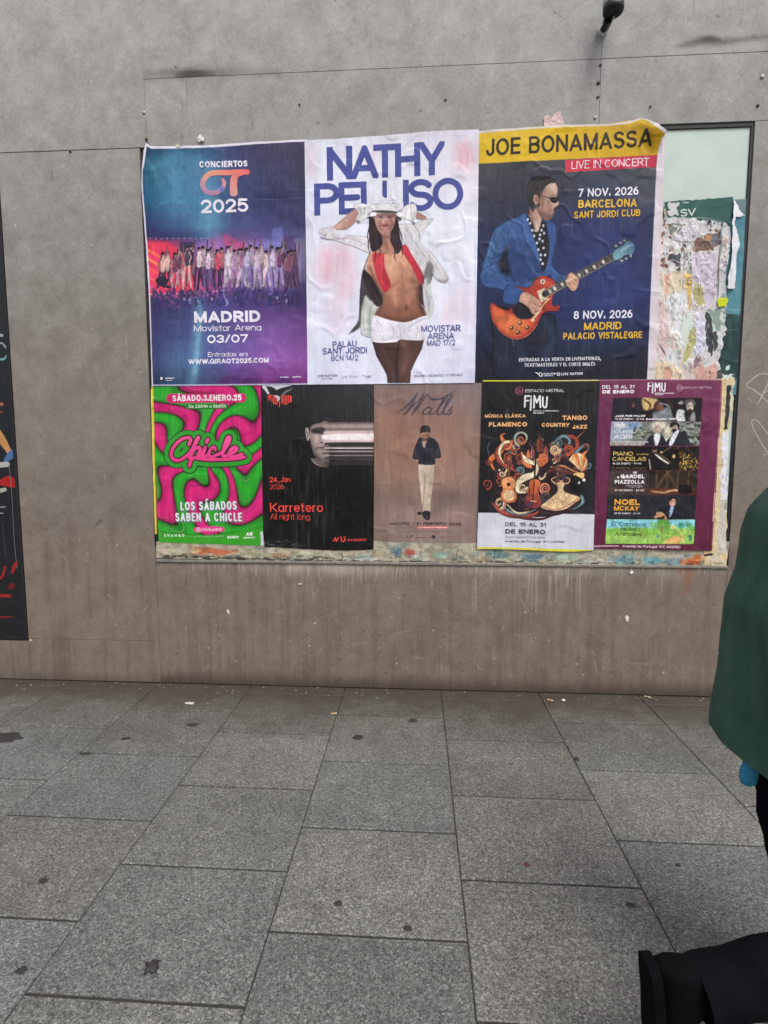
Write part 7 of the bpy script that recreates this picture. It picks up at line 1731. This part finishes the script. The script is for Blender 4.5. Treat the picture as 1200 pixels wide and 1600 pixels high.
scrap(a, [(76, 1424), (150, 1430), (160, 1440), (110, 1448), (76, 1440)], (206, 196, 200), 60, 0, 3, 8); scrap(a, [(690, 1440), (730, 1430), (760, 1440), (750, 1456), (700, 1452)], (206, 204, 212), 61, 0, 3, 8); scrap(a, [(640, 1462), (700, 1455), (760, 1466), (700, 1478), (640, 1478)], (196, 190, 180), 62, 0, 3, 8); scrap(a, [(80, 1456), (130, 1452), (150, 1466), (100, 1476)], (190, 186, 180), 63, 0, 3, 8)
a.poly([(166, 1420), (220, 1420), (222, 1446), (164, 1446)], (60, 60, 72), 2, False); a.line([(230, 1432), (370, 1436)], 8, (196, 190, 196), 2, smooth=False)
draw_text(a, 'VIERNES 5 DE ABRIL', (390, 1438), (520, 1440), 13, (206, 204, 212), .2); draw_text(a, 'ENTRADAS EN TAQUILLA', (530, 1440), (680, 1438), 13, (206, 204, 212), .2)
a.a = keep; P.put(a, 'paper_sheet')

P = Poster('old_paper_strip', 'slim pale paper edge between the guitarist poster and the ripped poster layers', 735, 170, 3.635, .0046, (1060, 1540), 50, group=GRP, cat='poster remains')
a = P.art(990, 100, 1160, 1560, 1.6)
a.poly(jag([(1060, 130), (1108, 118), (1112, 128), (1100, 300), (1092, 600), (1074, 1000), (1052, 1400), (1044, 1545), (1000, 1545), (1040, 700)], 1.5, 14, 5), (216, 206, 212), None, False); keep = a.a.copy()
for k in range(26): x_, y_ = rng.uniform(1050, 1096), rng.uniform(200, 1500); a.line([(x_, y_), (x_ + rng.uniform(-6, 6), y_ + rng.uniform(10, 60))], [1, 4, 1][:2], (170, 160, 160) if k % 2 else (226, 180, 160), 3, alpha=.6)
a.poly([(1082, 120), (1112, 116), (1110, 140), (1086, 150)], (90, 80, 140), 2, False); a.a = keep
P.put(a, 'paper_sheet')


def small_scrap(name, label, cat, pts, c, off, seed, group=None, lift=.004):
    p = np.array(pts, float)
    P = Poster(name, label, 0, 0, 1.0, off, (p[:, 0].mean(), p[:, 1].max()), seed, group=group, cat=cat)
    a = Art(p[:, 0].min() - 2, p[:, 1].min() - 2, p[:, 0].max() + 2, p[:, 1].max() + 2, .45)
    a.poly(jag(pts, .35, 2.0, seed), c, .4, False); k = a.a.copy(); a.grain(4, 6, .12, seed); a.a = k
    P.extra = lambda px, py: lift * fbm(px / 4, py / 4, seed, 2)
    o = P.put(a, name, 0, M_PRINT)
    # a single sheet: the thing is that one mesh
    r = P.root; o.parent = None; o.location = r.matrix_basis.translation
    for k_ in ('label', 'category', 'group'):
        if k_ in r: o[k_] = r[k_]
    bpy.data.objects.remove(r); return o


small_scrap('tape_piece', 'pale pink tape piece sticking up above the yellow banner', 'tape', [(850, 182), (856, 180), (862, 184), (868, 176), (876, 174), (879, 184), (882, 196), (850, 198)], (206, 180, 178), .0045, 3)
SG = 'white flecks of paper stuck to the wall'
small_scrap('paper_scrap', 'white curled paper scrap above the edge of the blue poster', 'paper scrap', [(309, 217), (314, 210), (320, 216), (319, 222), (311, 222)], (222, 220, 216), .003, 5, SG, .012)
small_scrap('paper_scrap', 'tiny cream scrap on the top edge of the blue poster', 'paper scrap', [(274, 227), (280, 224), (282, 230), (276, 231)], (206, 196, 180), .008, 6, SG)
small_scrap('paper_scrap', 'upright oval white fleck low on the brown wall under the green swirl poster', 'paper scrap', [(355, 952), (358, 953), (359, 959), (356, 959)], (216, 206, 190), .002, 7, SG)
small_scrap('paper_scrap', 'flat white fleck nearest the paste drips below the black face poster', 'paper scrap', [(466, 911), (472, 911), (472, 914), (466, 914)], (196, 186, 170), .002, 8, SG)
small_scrap('paper_scrap', 'slanted white fleck below the purple poster on the brown wall', 'paper scrap', [(977, 963), (980, 961), (983, 966), (981, 972), (978, 970)], (206, 200, 196), .002, 9, SG)
small_scrap('paper_scrap', 'white angular fleck just under the sill below the purple poster', 'paper scrap', [(983, 893), (987, 891), (990, 894), (985, 897)], (226, 224, 224), .002, 10, SG)
small_scrap('paper_scrap', 'small cream fleck on the skirting below the black panel', 'paper scrap', [(46, 999), (50, 998), (51, 1001), (47, 1002)], (206, 200, 160), .002, 12, SG)

# ---------------------------------------------------------------- litter and stains on the pavement
def disc(name, label, cat, px, py, rx, ry, mat, group, h=.003, rot=0, seed=0):
    c = on_ground(np.array(px), np.array(py)); r_ = np.random.RandomState(seed + int(px)); m = MB(); rr = []
    jit = r_.uniform(.72, 1.2, 16)
    for q, z in ((1.0, .0003), (.92, h * .7), (.55, h)):
        rr.append([(c[0] + q * jit[k] * rx * math.cos(2 * math.pi * k / 16 + rot), c[1] + q * jit[k] * ry * math.sin(2 * math.pi * k / 16 + rot), z + .0012) for k in range(16)])
    m.rings(rr); return tag(m.build(name, mat, None, True, (c[0], c[1], 0)), label, cat, group)


M_GUM = simple_mat('trodden_gum', (.028, .026, .024), .7, 0, .3, 120, .3)
M_PALE = simple_mat('pale_litter', (.55, .52, .46), .7, 0, .15, 90, .2)
M_FILT = simple_mat('cigarette_filter', (.55, .33, .14), .7, 0, .15, 90, .1)
GG = 'black gum spots trodden into the paving'
for (px, py, rx, ry, lab) in [(301, 1133, .035, .020, 'oval black gum spot at the far left nearest the wall under the green poster'), (197, 1154, .026, .018, 'faint round gum spot on the slab left of the oval one'), (134, 1178, .032, .014, 'flat gum spot lying across a long joint on the left'),
        (559, 1152, .030, .030, 'round black gum spot in line with the black face poster'), (645, 1126, .026, .022, 'gum spot near the wall below the brown poster'), (68, 1377, .018, .014, 'small gum spot by the left edge of the picture'),
        (34, 1516, .016, .013, 'grey gum spot in the lower left corner slab'), (528, 1412, .014, .012, 'small gum spot on the middle slab beside a long joint'), (637, 1451, .016, .012, 'gum spot just above a cross joint near the middle'),
        (901, 1186, .014, .018, 'gum spot on the long joint below the festival posters'), (985, 1414, .016, .012, 'gum spot right of the long joint at lower right'), (1060, 1352, .010, .010, 'tiny gum spot on the slab beside the walker'), (297, 1102 + 0, .03, .012, None)]:
    if lab: disc('gum_spot', lab, 'gum spot', px, py, rx, ry, M_GUM, GG, .0012, seed=3)
disc('wet_stain', 'large dark splash on the slabs at the left edge near the wall', 'stain', 6, 1152, .12, .05, M_GUM, None, .0008, .2, 5)
c = on_ground(np.array(235.), np.array(1512.)); m = MB(); rs2 = np.random.RandomState(4)
rr = [[(c[0] + q * r_ * math.cos(t), c[1] + q * r_ * 1.15 * math.sin(t), z) for t, r_ in zip(np.linspace(0, 6.283, 14, endpoint=False), np.random.RandomState(4).uniform(.010, .026, 14))] for q, z in ((1, .0012), (.8, .007), (.4, .009))]
m.rings(rr); tag(m.build('dark_leaf', M_GUM, None, True, (c[0], c[1], 0)), 'ragged black scrap like a rotten leaf on the slab at lower left', 'leaf')
disc('pale_stain', 'pale greyish smear on the paving near the wall under the green poster', 'stain', 296, 1099, .034, .016, M_PALE, None, .0008, .5, 6)
disc('red_stain', 'small dark red spot on the slab at centre right', 'stain', 823, 1352, .012, .012, simple_mat('red_stain', (.09, .035, .03), .8, 0, .2, 80, .1), None, .0006, 0, 7)


def butt(px, py, rot, label):
    c = on_ground(np.array(px), np.array(py)); r = .0042; d = Vector((math.cos(rot), math.sin(rot), 0)); o = Vector((c[0], c[1], r + .0005))
    e = empty('cigarette_butt', (c[0], c[1], 0), label, 'cigarette butt', 'cigarette butts by the wall')
    m = MB(); m.tube([o - d * .018, o + d * .004], r, 10); m.build('filter', M_FILT, e, True)
    m = MB(); m.tube([o + d * .0042, o + d * .013, o + d * .015], [r, r * .95, r * .7], 10); m.build('paper_end', M_PALE, e, True)


butt(860, 1095, -.5, 'cigarette butt lying at the foot of the wall next to the white pebble'); butt(522, 1116, .3, 'lone cigarette butt on the long joint below the brown poster'); butt(1012, 1090, -.6, 'cigarette butt tight against the wall right of the white pebble')
m = MB(); c = on_ground(np.array(880.), np.array(1096.)); m.rings([[(c[0] + r_ * math.cos(t), c[1] + r_ * .8 * math.sin(t), z) for t in np.linspace(0, 6.283, 12, endpoint=False)] for r_, z in ((.008, .001), (.013, .006), (.011, .012), (.004, .015))])
tag(m.build('white_pebble', M_PALE, None, True, (c[0], c[1], 0)), 'white pebble on the dirty paving at the foot of the wall', 'pebble')
bits = MB()
for k in range(90):
    x_, y_ = rng.uniform(-2.6, 1.9), WALL_Y - abs(rng.normal(0, .07)) - .01; s_ = rng.uniform(.002, .006)
    bits.add([(x_ - s_, y_ - s_ * .6, .0015), (x_ + s_, y_ - s_ * .4, .0015), (x_ + s_ * .7, y_ + s_ * .6, .0015), (x_ - s_ * .4, y_ + s_ * .5, .0015), (x_, y_, .003 + s_ * .4)], [(0, 1, 4), (1, 2, 4), (2, 3, 4), (3, 0, 4)])
tag(bits.build('grit', simple_mat('grit', (.30, .27, .22), .9, 0, .4, 200, 0), None, False, (0, WALL_Y, 0)), 'fine pale grit and crumbs along the foot of the wall', 'grit', kind='stuff')

# ================================================================ THE PASSER-BY IN THE GREEN COAT
def make_cloth(name, c0, c1, scale, bmp):
    m, nt, b = mat_new(name)
    v = mapped(nt)
    n1 = noise(nt, mapped(nt, (1, 1, .45)), 11, 5, .65); n2 = noise(nt, v, scale, 3, .6)
    c = mix(nt, c0, c1, ramp(nt, math_(nt, 'ADD', math_(nt, 'MULTIPLY', n1, .6), math_(nt, 'MULTIPLY', n2, .4)), [(.35, 0.0), (.65, 1.0)]))
    nt.links.new(c, b.inputs['Base Color'])
    b.inputs['Roughness'].default_value = .95; b.inputs['Specular IOR Level'].default_value = .05
    b.inputs['Sheen Weight'].default_value = .0 if c0[0] < .01 else .1
    bump(nt, b, n2, bmp, .004)
    return m


M_COAT = make_cloth('green_wool', (.030, .098, .066), (.086, .19, .142), 300, 1.0)
M_BLACKCLOTH = make_cloth('black_cloth', (.003, .003, .0045), (.007, .007, .010), 500, .5)
M_SHOE = simple_mat('black_shoe_suede', (.0025, .0025, .0035), .9, 0, .4, 140, .5)
M_SHOE.node_tree.nodes['Principled BSDF'].inputs['Specular IOR Level'].default_value = .08
M_SKIN = simple_mat('skin', (.48, .29, .21), .5, 0, .08, 60, .05)
M_HAIR = simple_mat('dark_hair', (.02, .014, .010), .5, 0, .4, 200, .5)
M_BLUE = simple_mat('bright_blue_fabric', (.03, .30, .50), .55, 0, .2, 90, .3)

PY = 1.25
walker = empty('person', (.93, PY, 0), 'person in a dark green wool coat and black trousers walking out of the picture', 'person')


def pxx(p):
    d = np.asarray(p, float) - CAM
    return 600 + F_PX * (d @ AX_R) / (d @ AX_F)


# --- coat: elliptic rings; the back edge follows the outline of the coat
prof = [(.742, .205, .265, 1114), (.79, .203, .26, 1115), (.89, .188, .25, 1121), (1.03, .172, .245, 1127), (1.105, .168, .243, 1131), (1.19, .165, .238, 1149), (1.27, .155, .232, 1159), (1.335, .138, .21, 1171), (1.375, .105, .165, 1192), (1.41, .075, .10, 1225), (1.45, .066, .07, 1243)]
NS = 96
rings_ = []
for (z, a_, b_w, tgt) in prof:
    t = np.linspace(0, 2 * np.pi, NS, endpoint=False)
    lo, hi = .4, 1.4
    sq = np.interp(z, [.74, 1.15, 1.4], [.62, .8, 1.0]); ct, st_ = np.sign(np.cos(t)) * np.abs(np.cos(t)) ** sq, np.sign(np.sin(t)) * np.abs(np.sin(t)) ** sq
    for _ in range(40):
        cx_ = (lo + hi) / 2
        P_ = np.c_[cx_ + a_ * ct, PY + b_w * st_, np.full(NS, z)]
        if pxx(P_).min() < tgt: lo = cx_
        else: hi = cx_
    rings_.append((z, a_, b_w, cx_))
zz_ = np.linspace(prof[0][0], prof[-1][0], 60)
Z0 = [r[0] for r in rings_]
V = []
for k, z in enumerate(zz_):
    a_, b_w, cx_ = (np.interp(z, Z0, [r[q] for r in rings_]) for q in (1, 2, 3))
    t = np.linspace(0, 2 * np.pi, NS, endpoint=False)
    low = sstep(1.15, .74, z)
    fold = 1 + low * (.048 * np.sin(7 * t + 1.2) + .030 * np.sin(12 * t + .5 + z * 3)) + .014 * np.sin(3 * t + z * 9) + .05 * (fbm(t * 3 + 9, np.full_like(t, z * 7), 5, 3) - .5) + .03 * (fbm(t * 9 + 9, np.full_like(t, z * 5), 8, 2) - .5)
    sq = np.interp(z, [.74, 1.15, 1.4], [.62, .8, 1.0]); ct, st_ = np.sign(np.cos(t)) * np.abs(np.cos(t)) ** sq, np.sign(np.sin(t)) * np.abs(np.sin(t)) ** sq
    V.append(np.c_[cx_ + a_ * fold * ct, PY + b_w * fold * st_, np.full(NS, z) + (.012 * np.sin(3 * t + 1) if k == 0 else 0)])
mb = MB(); mb.rings([list(map(tuple, r)) for r in V], False)
inner = V[0].copy(); inner[:, :2] = (inner[:, :2] - inner[:, :2].mean(0)) * .965 + inner[:, :2].mean(0)
up = inner.copy(); up[:, 2] += .12
mb.rings([list(map(tuple, up)), list(map(tuple, inner)), list(map(tuple, V[0]))], False)
mb.build('coat', M_COAT, walker, True)
bx_c = lambda z: float(np.interp(z, Z0, [r[3] for r in rings_]))
SC = bx_c(1.3)

# --- sleeves
def sleeve(y, elbow, wrist, s_):
    pts = [(SC + .01, PY + s_ * .17, 1.355), (SC + .015, y, 1.29), ((SC + .015 + elbow[0]) / 2, y + s_ * .01, (1.29 + elbow[2]) / 2), elbow, ((elbow[0] + wrist[0]) / 2, (elbow[1] + wrist[1]) / 2, (elbow[2] + wrist[2]) / 2), wrist]
    m = MB(); m.tube(spline(pts, False, 5), np.interp(np.linspace(0, 5, 26), [0, 1, 2, 3, 4, 5], [.062, .074, .068, .062, .056, .056]), 20); return m.build('coat_sleeve', M_COAT, walker, True)


e_far, w_far = (SC + .02, PY + .235, 1.06), (SC + .10, PY + .22, .86)
e_near, w_near = (SC + .09, PY - .235, 1.08), (SC + .27, PY - .20, .98)
sleeve(PY + .22, e_far, w_far, 1); sleeve(PY - .22, e_near, w_near, -1)
mb = MB(); cz = np.linspace(0, 2 * np.pi, 40, endpoint=False)
NX = bx_c(1.43)
mb.rings([[(NX + r_ * math.cos(q), PY + r_ * 1.05 * math.sin(q), z + .018 * math.cos(q) * -1) for q in cz] for r_, z in ((.075, 1.405), (.082, 1.44), (.078, 1.475), (.068, 1.478), (.062, 1.44))], False)
mb.build('coat_collar', M_COAT, walker, True)

# --- body: one skinned figure, mid-stride
hipz = .86
J = {}
ver = []; edg = []; rad = []
def J_(name, p, r, par=None):
    J[name] = len(ver); ver.append(p); rad.append(r)
    if par: edg.append((J[par], J[name]))
J_('pelvis', (SC + .01, PY, .90), (.13, .10)); J_('waist', (SC + .01, PY, 1.05), (.12, .095), 'pelvis'); J_('chest', (SC + .015, PY, 1.25), (.135, .10), 'waist'); J_('neck', (SC + .03, PY, 1.43), .05, 'chest')
J_('chin', (SC + .045, PY, 1.52), .06, 'neck'); J_('head', (SC + .055, PY, 1.60), .082, 'chin'); J_('crown', (SC + .05, PY, 1.655), .06, 'head')
knee_n, ank_n = (SC + .09, PY - .16, .462), (.59, PY - .20, .352)
knee_f, ank_f = (SC + .04, PY + .11, .475), (SC + .19, PY + .10, .09)
for s_, kn, an, nm in ((-1, knee_n, ank_n, 'n'), (1, knee_f, ank_f, 'f')):
    J_('hip' + nm, (SC + .015, PY + s_ * .09, .84), .085, 'pelvis'); J_('thigh' + nm, ((SC + kn[0]) / 2 + .01, PY + s_ * .095, .65), .072, 'hip' + nm); J_('knee' + nm, kn, .056, 'thigh' + nm)
    J_('calf' + nm, tuple(np.array(kn) * .65 + np.array(an) * .35), .054, 'knee' + nm); J_('ankle' + nm, an, .036, 'calf' + nm)
for s_, el, wr, nm in ((1, e_far, w_far, 'f'), (-1, e_near, w_near, 'n')):
    J_('sh' + nm, (SC + .015, PY + s_ * .165, 1.34), .055, 'chest'); J_('el' + nm, el, .042, 'sh' + nm); J_('wr' + nm, wr, .027, 'el' + nm)
    d = np.array(wr) - np.array(el); d /= np.linalg.norm(d); side = np.array([0, 1, 0]) - d * d[1]; side /= np.linalg.norm(side); bend = np.cross(d, side)
    J_('palm' + nm, tuple(np.array(wr) + d * .055), (.036, .015), 'wr' + nm)
    for q, (off, ln) in enumerate([(-.030, .062), (-.010, .072), (.010, .068), (.029, .054)]):
        b0 = np.array(wr) + d * .085 + side * off
        J_('k%d' % q + nm, tuple(b0), .0095, 'palm' + nm); J_('m%d' % q + nm, tuple(b0 + d * ln * .5 + bend * .012), .0085, 'k%d' % q + nm); J_('t%d' % q + nm, tuple(b0 + d * ln * .85 + bend * .036), .007, 'm%d' % q + nm)
    b0 = np.array(wr) + d * .03 - side * .03
    J_('th0' + nm, tuple(b0), .011, 'palm' + nm); J_('th1' + nm, tuple(b0 + d * .03 - side * .022 + bend * .012), .0095, 'th0' + nm); J_('th2' + nm, tuple(b0 + d * .055 - side * .024 + bend * .026), .008, 'th1' + nm)
me = bpy.data.meshes.new('body')
o0 = Vector((.93, PY, 0))
me.from_pydata([tuple(Vector(v) - o0) for v in ver], edg, [])
body = bpy.data.objects.new('body', me); COL.objects.link(body); body.parent = walker
md = body.modifiers.new('skin', 'SKIN'); md.use_smooth_shade = True
for v, r_ in zip(me.skin_vertices[0].data, rad): v.radius = r_ if hasattr(r_, '__len__') else (r_, r_)
me.skin_vertices[0].data[0].use_root = True
sb = body.modifiers.new('sub', 'SUBSURF'); sb.levels = 1; sb.render_levels = 2
me.materials.append(M_SKIN)

# --- face and hair
hc = np.array([SC + .055, PY, 1.60])
m = MB(); m.tube([hc + (.072, 0, .02), hc + (.092, 0, -.012), hc + (.084, 0, -.024)], [.008, .012, .009], 10); m.build('nose', M_SKIN, walker, True)
for s_ in (-1, 1):
    m = MB(); m.tube([hc + (.070, s_ * .032 - .012, .012), hc + (.078, s_ * .032, .012), hc + (.070, s_ * .032 + .012, .012)], [.004, .008, .004], 10); m.build('eye', M_HAIR, walker, True)
    m = MB(); m.tube([hc + (.0, s_ * .082, .022), hc + (-.008, s_ * .09, .0), hc + (.0, s_ * .08, -.03)], [.012, .016, .008], 10); m.build('ear', M_SKIN, walker, True)
m = MB(); m.tube([hc + (.070, -.024, -.052), hc + (.080, 0, -.05), hc + (.070, .024, -.052)], [.004, .007, .004], 10); m.build('mouth', simple_mat('lips', (.36, .14, .12), .5, 0, .1, 60, 0), walker, True)
m = MB()
hr = []
for ph in np.linspace(-.15, math.pi / 2 - .02, 10):
    ring_ = []
    for q in np.linspace(0, 2 * np.pi, 32, endpoint=False):
        front = .5 + .5 * math.cos(q); r_ = .099 + .004 * math.sin(9 * q)
        zc = math.sin(ph) * .105 + (.055 * front if ph < .5 else 0) * (1 - max(0, ph) / .5) - (1 - front) * .09 * (1 - min(1, max(0, ph + .15) / 1.0))
        ring_.append(tuple(hc + np.array([-.012 + r_ * math.cos(ph) * math.cos(q), r_ * .92 * math.cos(ph) * math.sin(q), .012 + zc])))
    hr.append(ring_)
m.rings(hr, True); m.build('hair', M_HAIR, walker, True)

# --- trousers and shoes
def leg_cloth(hip, kn, an, r0):
    pts = [hip, tuple((np.array(hip) + np.array(kn)) / 2 + (.012, 0, 0)), kn, tuple((np.array(kn) + np.array(an)) / 2 + (-.0, 0, -.012)), tuple(np.array(an) * 1.0)]
    sp = spline(pts, False, 7); n = len(sp)
    rr = np.interp(np.linspace(0, 4, n), [0, 1, 2, 3, 4], [.10, .088, .074, .070, .060]) * (1 + .035 * np.sin(np.arange(n) * 1.7))
    m = MB(); m.tube(sp, rr, 22); return m.build('trouser_leg', M_BLACKCLOTH, walker, True)


leg_cloth((SC + .01, PY - .09, .88), knee_n, ank_n, 0); leg_cloth((SC - .035, PY + .11, .88), knee_f, ank_f, 0)


def shoe(heel, toe, upv, hgt):
    """lofted along the sole from heel to toe"""
    h_, t_ = np.array(heel), np.array(toe); d = t_ - h_; Ls = np.linalg.norm(d); d /= Ls; u = np.array(upv, float); u -= d * (u @ d); u /= np.linalg.norm(u); s_ = np.cross(d, u)
    m = MB(); rr = []
    for f, w, hh in ((0.0, .018, .045), (.03, .030, .075), (.12, .035, hgt), (.3, .037, hgt * .98), (.45, .040, .075), (.65, .046, .058), (.85, .044, .046), (.96, .030, .034), (1.0, .012, .02)):
        c_ = h_ + d * Ls * f
        rr.append([tuple(c_ + s_ * w * math.cos(q) * (1 if math.sin(q) < 0 else .92) + u * (hh * (.5 + .5 * math.sin(q)) if math.sin(q) > -.6 else 0.0)) for q in np.linspace(0, 2 * np.pi, 22, endpoint=False)])
    m.rings(rr); sh = m.build('shoe', M_SHOE, walker, True)
    m = MB(); rr = []
    for f, w in ((-.02, .02), (.03, .034), (.15, .039), (.35, .038), (.5, .043), (.7, .050), (.88, .046), (.98, .03), (1.02, .012)):
        c_ = h_ + d * Ls * f
        rr.append([tuple(c_ + s_ * w * sx - u * dz) for sx, dz in ((-1, .001), (1, .001), (1.02, .012), (1, .022), (-1, .022), (-1.02, .012))])
    m.rings(rr); m.build('shoe_sole', M_SHOE, sh, False)
    return sh


shoe((.505, PY - .20, .412), (.535, PY - .20, .15), (1.0, 0, .15), .14)
shoe((SC + .13, PY + .10, .024), (SC + .40, PY + .10, .024), (0, 0, 1), .115)

# --- small blue pouch swinging under the coat
c_ = on_wall(np.array(1166.), np.array(1211.)); d_ = (c_ - CAM); q_p = CAM + d_ * ((PY + .06) / d_[1])
pouch = empty('blue_pouch', tuple(q_p + (0.006, 0, -.03)), 'little bright blue pouch dangling under the hem of the green coat', 'pouch')
m = MB(); m.rings([[tuple(q_p + np.array([.006 + r_ * math.cos(t_), r_ * .7 * math.sin(t_), dz])) for t_ in np.linspace(0, 2 * np.pi, 20, endpoint=False)] for r_, dz in ((.010, -.026), (.018, -.021), (.022, -.003), (.021, .014), (.017, .028), (.014, .036))]); m.build('pouch_body', M_BLUE, pouch, True)
m = MB(); m.tube([q_p + (.006, 0, .0362), q_p + (.02, 0, .08), q_p + (.05, 0, .16)], .003, 8); m.build('cord', M_BLUE, pouch, True)
